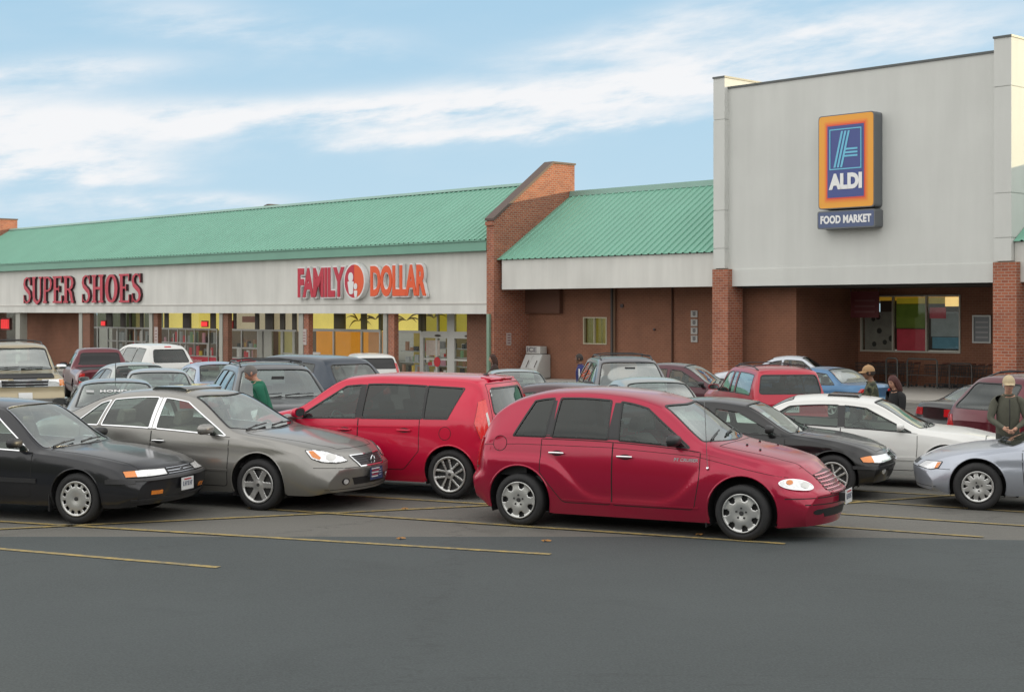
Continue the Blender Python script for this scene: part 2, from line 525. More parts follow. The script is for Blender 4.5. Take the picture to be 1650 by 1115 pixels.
        for l, fis in groups.items():
            nm, m, kind = spec.get(l, ('body', s.mat, 'paint'))
            idx = {}; vs = []; fs = []; ns = []
            for fi in fis:
                t = []
                for i in s.Fc[fi]:
                    if i not in idx:
                        idx[i] = len(vs); off = nv[i]*(-.007) if kind == 'glass' else Vector()
                        vs.append(V[i]+off); ns.append(nv[i])
                    if idx[i] not in t: t.append(idx[i])
                if len(t) > 2: fs.append(t)
            me = bpy.data.meshes.new(nm); me.from_pydata(vs, [], fs); me.validate(); me.materials.append(m)
            me.polygons.foreach_set('use_smooth', [True]*len(me.polygons))
            if len(me.vertices) == len(ns):
                try: me.normals_split_custom_set_from_vertices(ns)
                except Exception: pass
            o = bpy.data.objects.new(nm, me); C.objects.link(o); o.parent = s.root
            s.parts[l] = o
    # ---- applied details ---------------------------------------------
    def decal(s, name, view, poly, m, off=.006, parent=None, step=None):
        cyl = view[0].startswith('cyl'); k = .0157 if cyl else 1.
        P2 = [(p[0]*k, p[1]) for p in poly]
        xs = [p[0] for p in P2]; ys = [p[1] for p in P2]
        st = step or max(.025, min(.06, (max(xs)-min(xs))/6))
        pts = []; n = 0
        for i in range(len(P2)):    # densify the outline
            a = Vector(P2[i]); b = Vector(P2[(i+1) % len(P2)]); q = max(1, int((b-a).length/st))
            for t in range(q): pts.append(a+(b-a)*(t/q))
        n = len(pts); inner = []
        y = min(ys)+st/2
        while y < max(ys):
            x = min(xs)+st/2
            while x < max(xs):
                if inpoly((x, y), P2) and nearest_on((x, y), P2)[0] > st*.35: inner.append(Vector((x, y)))
                x += st
            y += st
        vs2, es, fs, *_ = delaunay_2d_cdt(pts+inner, [(i, (i+1) % n) for i in range(n)], [], 1, 1e-5)
        vv = []; nn = []
        for p in vs2:
            h, nr = s.cast(view, p.x/k, p.y); vv.append(h+nr*off); nn.append(nr)
        mb = MB(); mb.add(vv, [tuple(f) for f in fs])
        cnt = {}
        for f in fs:
            for a, b in zip(f, list(f[1:])+[f[0]]): cnt[(a, b)] = cnt.get((a, b), 0)+1
        be = [e for e in cnt if (e[1], e[0]) not in cnt]
        o = len(mb.v)
        for a, b in be:
            q = len(mb.v); mb.v += [tuple(vv[a]), tuple(vv[b]), tuple(vv[b]-nn[b]*(off+.01)), tuple(vv[a]-nn[a]*(off+.01))]
            mb.f.append((q, q+3, q+2, q+1)); mb.m.append(0)
        return mb.build(name, m, parent or s.root, smooth=True, angle=R(50))
    def strip_into(s, mb, view, line, width=.008, off=.0015, closed=False, step=.03, mi=0):
        L2 = [Vector(p) for p in line]
        if closed: L2.append(L2[0])
        k = .0157 if view[0].startswith('cyl') else 1.
        pts = []
        for a, b in zip(L2, L2[1:]):
            q = max(1, int(math.hypot((b-a).x*k, (b-a).y)/step))
            for t in range(q): pts.append(a+(b-a)*(t/q))
        pts.append(L2[-1])
        hs = [s.cast(view, p.x, p.y) for p in pts]
        hs = [h for h in hs]
        vs = []; n = len(hs)
        for i, (p, nr) in enumerate(hs):
            a = hs[max(0, i-1)][0]; b = hs[min(n-1, i+1)][0]
            if closed and i in (0, n-1): a = hs[n-2][0]; b = hs[1][0]
            t = (b-a); 
            if t.length < 1e-9: t = Vector((1,0,0))
            w = nr.cross(t.normalized()).normalized()*width/2
            vs += [p+w-nr*.004, p+w+nr*off, p-w+nr*off, p-w-nr*.004]
        fs = []
        for i in range(n-1):
            for j in range(3): fs.append((i*4+j, i*4+j+1, (i+1)*4+j+1, (i+1)*4+j))
        mb.add(vs, fs, mi)
    def strips(s, name, lines, m, width=.008, off=.0015, parent=None):
        mb = MB()
        for l in lines: s.strip_into(mb, l[0], l[1], width, off, l[2] if len(l) > 2 else False)
        return mb.build(name, m, parent or s.root, smooth=True)
    def both(s): return (1, -1)
    # ---- windows -----------------------------------------------------
    def winpoly(s, xb0, xb1, xt0, xt1, bot=.02, top=.05, r=.04):
        """bottom from xb0 to xb1, top from xt0 to xt1"""
        def zbt(x): return s.ZB(x)+bot
        def ztp(x): return max(zbt(x)+.02, s.ZR(x)-top)
        n = 14; lo = [(lerp(xb0, xb1, i/n), zbt(lerp(xb0, xb1, i/n))) for i in range(n+1)]
        hi = [(lerp(xt1, xt0, i/n), ztp(lerp(xt1, xt0, i/n))) for i in range(n+1)]
        # corners rounded by cutting
        pts = [lo[0]]+lo[1:-1]+[lo[-1]]+[hi[0]]+hi[1:-1]+[hi[-1]]
        return rounded(pts, [r if i in (0, n, n+1, 2*n+1) else 0 for i in range(len(pts))], 4)
    def windows(s, wins, gl, trim=seal_m, tw=.02, names=None):
        """wins: list of (xb0, xb1, xt0, xt1)"""
        for k, w in enumerate(wins):
            g = gl[k] if isinstance(gl, (list, tuple)) else gl
            poly = s.winpoly(*w[:4], **(w[4] if len(w) > 4 else {}))
            for sg in (1, -1):
                s.carve('win%d%+d' % (k, sg), ('side', sg), poly)
                s.spec['win%d%+d' % (k, sg)] = ('side_window', g, 'glass')
                s.after.append(lambda sg=sg, poly=poly, k=k: s.strips('window_frame', [(('side', sg), poly, True)], trim, tw, .003, s.parts.get('win%d%+d' % (k, sg))))
    def shield(s, xa, xb, g=shield_m, bow=.10, hwk=.93, name='windshield'):
        n = 12; poly = []
        for i in range(n+1):
            y = -1+2*i/n; poly.append((xb+bow*(1-y*y)-bow*.5, y*(s.hw(xb)-s.P.get('sh', .11))*hwk))
        for i in range(n+1):
            y = 1-2*i/n; poly.append((xa+bow*.5*(1-y*y), y*s.P['RW']*hwk))
        poly = rounded(poly, .04, 3)
        s.carve(name, ('top',), poly, cond=lambda c: c.z > s.ZB(c.x)+.0)
        s.spec[name] = (name, g, 'glass')
        s.after.append(lambda: s.strips('windshield_frame' if name == 'windshield' else 'rear_window_frame', [(('top',), poly, True)], seal_m, .024, .003, s.parts.get(name)))
        s.shp = poly
    def backlight(s, xa, xb, g=glass_m, bow=.06, hwk=.9):
        """sedan rear window seen from above, xa = lower edge, xb = roof edge"""
        n = 12; poly = []
        for i in range(n+1):
            y = 1-2*i/n; poly.append((xa-bow*(1-y*y)+bow*.5, y*(s.hw(xa)-s.P.get('sh', .11))*hwk))
        for i in range(n+1):
            y = -1+2*i/n; poly.append((xb-bow*.5*(1-y*y), y*s.P['RW']*hwk))
        poly = rounded(poly, .05, 3)
        s.carve('rear_window', ('top',), poly, cond=lambda c: c.x < s.L/2 and c.z > s.ZB(c.x))
        s.spec['rear_window'] = ('rear_window', g, 'glass')
        s.after.append(lambda: s.strips('window_frame', [(('top',), poly, True)], seal_m, .024, .003, s.parts.get('rear_window')))
    def hatchglass(s, z0, z1, w0, w1, g=glass_m, xm=1.3):
        poly = rounded([(-w0, z0), (w0, z0), (w1, z1), (-w1, z1)], .08, 5)
        s.carve('rear_window', ('rear',), poly, cond=lambda c: c.x < xm)
        s.spec['rear_window'] = ('rear_window', g, 'glass')
        s.after.append(lambda: s.strips('window_frame', [(('rear',), poly, True)], seal_m, .024, .003, s.parts.get('rear_window')))
    def doors(s, ds):
        """ds: (name, x0, x1) lower door panels between the sill and the belt"""
        for k, (nm, x0, x1, *e) in enumerate(ds):
            zl = e[0] if e else .33
            z1 = lambda x: s.ZB(x)+.012
            n = 8
            poly = [(x0, z1(x0))]+[(x0, .62), (x0+(e[1] if len(e) > 1 else 0), zl)]+[(x1-(e[2] if len(e) > 2 else 0), zl), (x1, .62)]+[(lerp(x1, x0, i/n), z1(lerp(x1, x0, i/n))) for i in range(n)]
            poly = rounded(poly, [0, .03, .05, .05, .03]+[0]*n, 3)
            for sg in (1, -1):
                lb = 'door%d%+d' % (k, sg)
                s.carve(lb, ('side', sg), poly, over=('body',), snap=.045)
                s.spec[lb] = (nm, s.mat, 'paint')
                s.after.append(lambda sg=sg, poly=poly, lb=lb: s.strips('door_gap', [(('side', sg), poly, True)], gap_m, .009, .0012, s.parts.get(lb)))
    def handle(s, x, z, lb, m=None, L=.17, sg_list=(1, -1), thick=.022):
        for sg in sg_list:
            p0, n0 = s.cast(('side', sg), x-L/2, z); p1, n1 = s.cast(('side', sg), x+L/2, z)
            mb = MB(); o = .022
            mb.tube([p0-n0*.01, p0+n0*o, p0.lerp(p1, .3)+n0*(o+.008), p0.lerp(p1, .7)+n0*(o+.008), p1+n1*o, p1-n1*.01], [.010, .013, .014, .014, .012, .009], 8)
            mb.build('handle', m or s.mat, s.parts.get('%s%+d' % (lb, sg), s.root), smooth=True)
            # scoop behind the handle
            poly = ell(x, z, L*.42, .030, 16)
            s.decal('handle_recess', ('side', sg), poly, gap_m if m is chrome_m else trim_m, .0008, s.parts.get('%s%+d' % (lb, sg), s.root), .05)
    def mirror(s, x, z=None, m=None, sc=1., sg_list=(1, -1)):
        for sg in sg_list:
            z_ = z or s.ZB(x)+.09
            p, n = s.cast(('side', sg), x, z_-.03)
            mb = MB(); c = Vector((x-.02, sg*(abs(p.y)+.13*sc), z_+.015))
            mb.tube([p, c+Vector((.02, -sg*.05, -.03))], [.03, .022], 8, 1)
            # shell, flat on the back
            vs = []; n_ = 16; m_ = 8
            for i in range(m_+1):
                a = PI/2*i/m_
                for k in range(n_):
                    q = 2*PI*k/n_; cy = math.copysign(abs(math.cos(q))**.75, math.cos(q)); sz = math.copysign(abs(math.sin(q))**.75, math.sin(q))
                    vs.append(c+Vector((.10*sc*math.cos(a)**.8 if i < m_ else 0, cy*.125*sc*math.sin(a)**.7, sz*.060*sc*math.sin(a)**.7)))
            fs = [(i*n_+k, i*n_+(k+1) % n_, (i+1)*n_+(k+1) % n_, (i+1)*n_+k) for i in range(m_) for k in range(n_)]+[tuple(m_*n_+k for k in range(n_))]
            mb.add(vs, fs, 0)
            o = mb.build('side_mirror', [m or s.mat, trim_m], s.root, smooth=True)
            g = MB(); g.add([c+Vector((-.004, .11*sc*math.cos(2*PI*k/16), .050*sc*math.sin(2*PI*k/16))) for k in range(16)], [tuple(range(16))])
            g.build('mirror_glass', mat('mirror_pane', (.20,.21,.22), .15, .9), o)
    def wipers(s, xb, yy=(-.45, .15), ln=.5):
        for y in yy:
            a = s.cast(('top',), xb-.02, y); b = s.cast(('top',), xb-.09, y+ln)
            mid = s.cast(('top',), xb-.08, y+ln*.55)
            mb = MB(); pts = [s.cast(('top',), xb-.02-.07*t/6, y+ln*t/6) for t in range(7)]
            mb.tube([p+n*.018 for p, n in pts], .009, 6); mb.tube([a[0]+a[1]*.005, a[0].lerp(b[0], .5)+mid[1]*.035], .010, 6)
            mb.build('wiper', trim_m, s.root, smooth=True)
    def running(s, kind='cap7', Rr=.2, interior=True, light=False, y_out=None):
        P = s.P; Rt = P['Rt']; yo = y_out or s.W/2-.022
        for xw in (P['rw'], P['fw']):
            for sg in (-1, 1): wheel(s.root, xw, sg, yo, Rt, Rr, kind, s.fine)
        mb = MB(); L = s.L; ww = s.W/2-.27
        mb.box(.35, L-.4, -ww, ww, .22, .50)
        for xw in (P['rw'], P['fw']):
            for sg in (-1, 1):
                r = P['ar']+.004; vs = []; n = 20
                for k in range(n+1):
                    a = -.42+(PI+.84)*k/n
                    for y in (s.W/2-P.get('lin', .05), s.W/2-.30): vs.append((xw+r*math.cos(a), sg*y, Rt+.01+r*math.sin(a)))
                fs = [(2*k, 2*k+1, 2*k+3, 2*k+2) for k in range(n)]
                fs.append(tuple(2*k+1 for k in range(n+1)))
                mb.add(vs, fs)
        zb = s.ZB(L*.45)-.10
        mb.build('underbody', under_m, s.root)
        # arch lips in the body colour
        for xw in (P['rw'], P['fw']):
            for sg in (-1, 1):
                lp = MB()
                r = P['ar']; pts = []
                for k in range(25):
                    a = -.28+(PI+.56)*k/24; x, z = xw+r*math.cos(a), Rt+.01+r*math.sin(a)
                    if z < s.Z0(x)+.01: continue
                    p, n = s.cast(('side', sg), xw+(r+.012)*math.cos(a), Rt+.01+(r+.012)*math.sin(a))
                    pts.append(Vector((x, p.y-sg*.004, z)))
                if len(pts) > 3: lp.tube(pts, .011, 6); lp.build('wheel_arch', P.get('lipm', s.mat), s.root, smooth=True)
        if interior:
            xs0, xs1 = P['cab']     # seat area from parcel shelf to dashboard
            sm_ = seatlt_m if light else seat_m
            it = MB(); it.box(xs0+.15, xs1, -ww-.12, ww+.12, .50, .56)
            it.box(xs0-.35, xs0+.1, -ww-.12, ww+.12, .56, zb+.02)
            it.build('cabin_floor', dash_m, s.root)
            dz0 = min(zb+.05, s.ZR(xs1)-.05); dz1 = min(dz0, s.ZR(xs1+.25)-.09)
            d = MB(); d.prism(rounded([(xs1-.34, zb-.12), (xs1-.30, dz0), (xs1-.12, dz0+.01), (xs1+.22, dz1), (xs1+.22, zb-.30), (xs1-.2, zb-.30)], .05), 'y', -ww-.05, ww+.05)
            d.build('dashboard', dash_m, s.root, smooth=True)
            def seat(x, y, w, h, head=True):
                b = MB()
                b.prism(rounded([(x, .62), (x+.52, .66), (x+.54, .78), (x+.10, .76), (x-.10, h), (x-.24, h-.01), (x-.12, .70)], .05), 'y', y-w/2, y+w/2)
                if head:
                    for yy in ((y,) if w < .7 else (y-.36, y+.36)):
                        b.prism(rounded([(x-.13, h+.02), (x-.10, h+.19), (x-.20, h+.20), (x-.25, h+.03)], .04), 'y', yy-.13, yy+.13)
                        b.tube([(x-.17, yy-.05, h-.04), (x-.17, yy-.05, h+.06)], .008, 6); b.tube([(x-.17, yy+.05, h-.04), (x-.17, yy+.05, h+.06)], .008, 6)
                b.build('seat', sm_, s.root, bevel=.02)
            hh = min(zb+.12, P['zt']-.32)
            seat(xs1-.98, .36, .50, hh); seat(xs1-.98, -.36, .50, hh); seat(xs0+.42, 0, 1.2, hh-.06)
            wv = MB(); c = Vector((xs1-.42, .36, zb+.0)); ax = Vector((-.9, 0, .44)).normalized(); u = Vector((0,1,0)); v = ax.cross(u)
            wv.tube([c+(u*math.cos(2*PI*k/20)+v*math.sin(2*PI*k/20))*.18 for k in range(21)], .014, 6)
            wv.tube([c-u*.17, c, c+u*.17], .018, 6); wv.tube([c, c-ax*.25-Vector((0,0,.05))], .03, 6)
            wv.build('steering_wheel', dash_m, s.root, smooth=True)
            rv = MB(); xr = P.get('mir', xs1-.55); rv.box(xr, xr+.02, -.11, .11, P['zt']-.17, P['zt']-.11)
            rv.build('rear_view_mirror', trim_m, s.root, bevel=.006)
    def plate(s, end='front', y=0., z=.5, marks=True, w=.30, h=.15, base=None, tilt=0, out=.02):
        v = ('front',) if end == 'front' else ('rear',); sg = 1 if end == 'front' else -1
        p, n = s.cast(v, y, z)
        mb = MB(); x = p.x+sg*out
        mb.box(min(x, x+sg*.006), max(x, x+sg*.006), y-w/2, y+w/2, z-h/2, z+h/2)
        mb.box(min(p.x-sg*.03, x-sg*.001), max(p.x-sg*.03, x-sg*.001), y-w/2+.03, y+w/2-.03, z-h/2+.03, z+h/2-.03, 1)
        o = mb.build('license_plate', [base or plate_m, trim_m], s.root)
        if marks:
            k = MB(); xx = x+sg*.008; a, b = min(xx, xx+sg*.001), max(xx, xx+sg*.001)
            for i in range(6):
                yy = y-w*.38+i*w*.135; k.box(a, b, yy, yy+w*.05, z-h*.18, z+h*.2, 0)
                k.box(a-.0006, b-.0006, yy, yy+w*.09, z-h*.18+(i % 3)*h*.13, z-h*.10+(i % 3)*h*.13, 0)
            k.box(a, b, y-w*.3, y+w*.3, z+h*.30, z+h*.40, 1)
            k.build('plate_marking', [platemark_m, platered_m], o)
        return o
    def begin(s): s.spec = {}; s.after = []; s.arches()
    def close(s):
        s.finish(s.spec)
        for a in s.after: a()
    def place(s, x, y, yaw, z=None, sc=1.):
        """origin of the car = middle of its length, on the ground"""
        g = ground(x, y) if z is None else z
        s.root.rotation_euler = (0, 0, yaw); s.root.scale = (sc,)*3
        c, sn = math.cos(yaw), math.sin(yaw); h = s.L/2*sc
        for ch in s.root.children: ch.location.x -= s.L/2
        s.root.location = (x, y, g)
    def place_wheel(s, xw, side, px, py, yaw, sc=1.):
        """put a wheel's contact point on the ground seen at a pixel"""
        p = pix_ground(px, py); lx, ly = (xw-s.L/2)*sc, side*(s.W/2-.12)*sc
        c, sn = math.cos(yaw), math.sin(yaw)
        s.place(p.x-(c*lx-sn*ly), p.y-(sn*lx+c*ly), yaw, p.z, sc)
    def place_px(s, px, sc_px, yaw, z=None, sc=1., dz=0.):
        Y = F/sc_px; x = (px-825)/sc_px; s.place(x, Y, yaw, None if z is None else z, sc)
        s.root.location.z += dz
def sedan(L, W, H, rw, fw, deck, hood, nose, xrb, xrr, xrf, xc, beltr, beltf, **k):
    m = (xrr+xrf)/2
    P = dict(L=L, W=W, H=H, rw=rw, fw=fw, Rt=.315, ar=.365, RW=.57, zt=H-.11, cab=(xrb+.05, xc),
      zc=[(0, deck-.10), (.06, deck-.02), (xrb, deck+.025), (xrr, H-.035), (m, H), (xrf, H-.045), (xc, hood), (xc+.5, hood-.045), (L-.3, nose+.07), (L-.05, nose+.01), (L, nose-.06)],
      zr=[(0, deck-.17), (.06, deck-.07), (xrb+.05, deck-.02), (xrr, H-.135), (m, H-.105), (xrf-.02, H-.155), (xc-.08, hood-.03), (xc+.5, hood-.09), (L-.3, nose+.01), (L, nose-.13)],
      zb=[(0, deck-.24), (xrb, beltr), (xc, beltf), (L-.3, nose-.08), (L, nose-.22)])
    P.update(k); return P

def generic_front(c, lamp, grille=None, z=.66):
    pass

# ---------------------------------------------------------------- dark red retro hatchback (nearest, centre)
def car_retro():
    col = paint('paint_deep_red', (.36, .003, .036), .40, .28, .04)
    P = dict(L=4.29, W=1.70, H=1.56, rw=.82, fw=3.436, Rt=.297, ar=.388, RW=.575, zt=1.47, sh=.13, cf=.20, cr=.10, kf=.30, kr=.28, scurve=.020, nA=24, N=140, tuck=.05,
      cab=(.75, 2.95), bi=.05, mir=2.55,
      zc=[(0,.66),(.05,.88),(.16,1.05),(.38,1.30),(.72,1.47),(1.10,1.545),(1.5,1.56),(2.0,1.53),(2.42,1.445),(3.08,1.02),(3.3,.975),(3.75,.885),(4.10,.775),(4.22,.71),(4.29,.60)],
      zr=[(0,.56),(.06,.80),(.18,.97),(.40,1.22),(.75,1.395),(1.15,1.475),(1.5,1.485),(2.0,1.455),(2.40,1.36),(3.0,.965),(3.3,.885),(3.75,.80),(4.10,.69),(4.29,.48)],
      zb=[(0,.5),(.2,.90),(.6,.985),(1.5,.985),(2.9,.915),(3.4,.82),(4.0,.66),(4.29,.40)],
      z0=[(0,.30),(.3,.20),(1.2,.165),(3.0,.165),(3.8,.15),(4.29,.17)],
      fp=[(.15,-.04),(.28,.0),(.42,.02),(.50,.02),(.55,-.05),(.75,-.13)], rp=[(.2,-.08),(.35,0),(.5,.03),(.62,-.03),(1,-.02)], ar_=0)
    c = Car('retro_hatchback', 'dark red rounded retro hatchback with hole-edged silver hubcaps, nearest car in the lot', 'car', P, col)
    c.begin()
    c.windows([(.72,1.12,.92,1.16,dict(bot=.035,top=.03,r=.15)), (1.20,1.88,1.24,1.86,dict(bot=.035,top=.03)), (2.01,2.84,1.98,2.30,dict(bot=.035,top=.03,r=.07))], [tint_m, tint_m, glass_m])
    c.shield(2.46, 3.04, bow=.16)
    c.hatchglass(1.02, 1.36, .52, .44, tint_m)
    c.doors([('rear_door', 1.08, 1.945, .30, .28, 0), ('front_door', 1.95, 2.96, .30, 0, .06)])
    c.spec['hood'] = ('hood', col, 'paint')
    n = 10
    hp = [(3.12+.05*(1-((-1+2*i/n)**2)), (-1+2*i/n)*.60) for i in range(n+1)]+[(3.8, .50), (4.14, .33), (4.20, .15), (4.21, 0), (4.20, -.15), (4.14, -.33), (3.8, -.50)]
    c.carve('hood', ('top',), hp, cond=lambda q: q.x > 3.0 and q.z > .60, snap=.05)
    c.close()
    hd = c.parts.get('hood', c.root)
    c.strips('hood_gap', [(('top',), hp, True)], gap_m, .009, .0012, hd)
    for x in (2.02, 1.13): pass
    # dark pillars between the side windows
    for sg in (1, -1):
        for a, b in ((1.125, 1.20), (1.885, 2.0)):
            za, zb_ = c.ZB(a)+.035, c.ZR(a)-.05
            c.decal('window_pillar', ('side', sg), [(a-.01, za), (b+.01, za), (b, zb_), (a+.02, zb_)], trim_m, .001)
        c.decal('fuel_door', ('side', sg), ell(.56, .93, .085, .085), col, .0015) if sg < 0 else None
        if sg < 0: c.strips('fuel_door_gap', [(('side', sg), ell(.56, .93, .085, .085, 28), True)], gap_m, .007, .002)
        c.strips('body_crease', [(('side', sg), [(1.35, .33), (2.0, .32), (2.95, .32)])], col, .016, .008)
        # amber reflector and marker at the tail
        c.decal('side_marker', ('side', sg), ell(.15, .66, .105, .026, 20, .35), amber_m, .006)
        c.strips('belt_gap', [(('side', sg), [(.34, .905), (.8, .93), (1.9, .93), (2.9, .875), (3.4, .775), (3.9, .68)])], gap_m, .006, .0005)
        c.handle(1.28, .845, 'door0', chrome_m, .17, (sg,)); c.handle(2.10, .835, 'door1', chrome_m, .17, (sg,))
    # lamps: egg-shaped
    for sg in (1, -1):
        poly = [(sg*(47+12.5*math.cos(a)*(1.0 if math.cos(a) < 0 else 1.15)), .600+.054*math.sin(a)+.026*math.cos(a)) for a in [2*PI*k/28 for k in range(28)]]
        h = c.decal('headlight', ('cylf',), poly, lens_m, .012, step=.02)
        c.strips('headlight_rim', [(('cylf',), poly, True)], chrome_m, .010, .014, h)
        c.decal('turn_signal', ('cylf',), ell(sg*53.5, .630, 2.8, .026, 16), amber_m, .018, h, .02)
        c.decal('lamp_bulb', ('cylf',), ell(sg*41, .592, 3.4, .034, 16), whitelens_m, .017, h, .02)
        c.decal('fog_lamp', ('cylf',), ell(sg*33, .315, 5.5, .030), grilledk_m, .003)
    g = c.decal('grille', ('cylf',), rounded([(-20, .485), (20, .485), (27, .69), (0, .725), (-27, .69)], .03), mat('grille_red_dark', (.07,.006,.010), .35), .002, step=.025)
    red2 = mat('grille_bar_red', (.62,.20,.24), .2, .7, coat=.6)
    c.strips('grille_bar', [(('cylf',), [(-20-k*1.2, .502+.035*k), (0, .502+.037*k), (20+k*1.2, .502+.035*k)]) for k in range(6)], red2, .014, .010, g)
    c.strips('grille_bar', [(('cylf',), [(a*.75, .49), (a, .69)]) for a in (-20,-15,-10,-5,0,5,10,15,20)], red2, .005, .006, g)
    c.decal('bumper_intake', ('cylf',), rounded([(-26, .255), (26, .255), (30, .345), (-30, .345)], .02), grilledk_m, .004)
    c.strips('bumper_line', [(('cylf',), [(-58, .465), (-25, .465), (0, .468), (25, .465), (58, .465)]), (('cylf',), [(-45, .40), (-20, .39), (20, .39), (45, .40)])], gap_m, .011, .001)
    pl = c.plate('front', 0, .44, w=.30, h=.15, out=.07)
    bd = mat('badge_silver', (.6,.6,.62), .2, .8)
    # lettering on the front door
    t = text('door_lettering', 'PT CRUISER', .048, mat('badge_dirty', (.55,.55,.57), .35, .3), c.parts['door1-1'], (0,0,0), .0015, .0012, 1.05, 1.05, shear=.2)
    p, nn = c.cast(('side', -1), 2.80, .83); t.location = (p.x, p.y-.004, p.z)
    t.rotation_euler = (PI/2, 0, 0)
    # antenna
    a, n_ = c.cast(('side', -1), 3.06, .74)
    mb = MB(); mb.tube([a-n_*.01, a+n_*.02+Vector((0,0,.015))], .015, 8); mb.tube([a+n_*.015, a+n_*.025+Vector((-.03,0,.72))], .0035, 6); mb.build('antenna', chrome_m, c.root)
    c.mirror(2.68, 1.03, trim_m, 1.1); c.wipers(3.02, (-.55, .0), .5)
    # tail lamps and roof spoiler
    for sg in (1, -1): c.decal('tail_light', ('cylr',), rounded([(sg*40, .62), (sg*47, .66), (sg*48, .98), (sg*40, .98)], .02), redlens_m, .012)
    c.running('cap7', .208, y_out=c.W/2+.012)
    p = c.cast(('top',), 3.5, .36); q = c.cast(('top',), 3.5, -.36)
    mb = MB()
    for h in (p, q, c.cast(('top',), 3.32, .25), c.cast(('top',), 3.32, -.25)): mb.ball(h[0]+h[1]*.005, .014)
    mb.build('washer_nozzle', trim_m, hd)
    for sg in (1, -1):
        mf = MB(); mf.box(3.025, 3.035, min(sg*.62, sg*.81), max(sg*.62, sg*.81), .12, .42); mf.build('mud_flap', trim_m, c.root)
    c.place_wheel(P['rw'], -1, 843, 845, R(-25.5), 1.04)
    return c

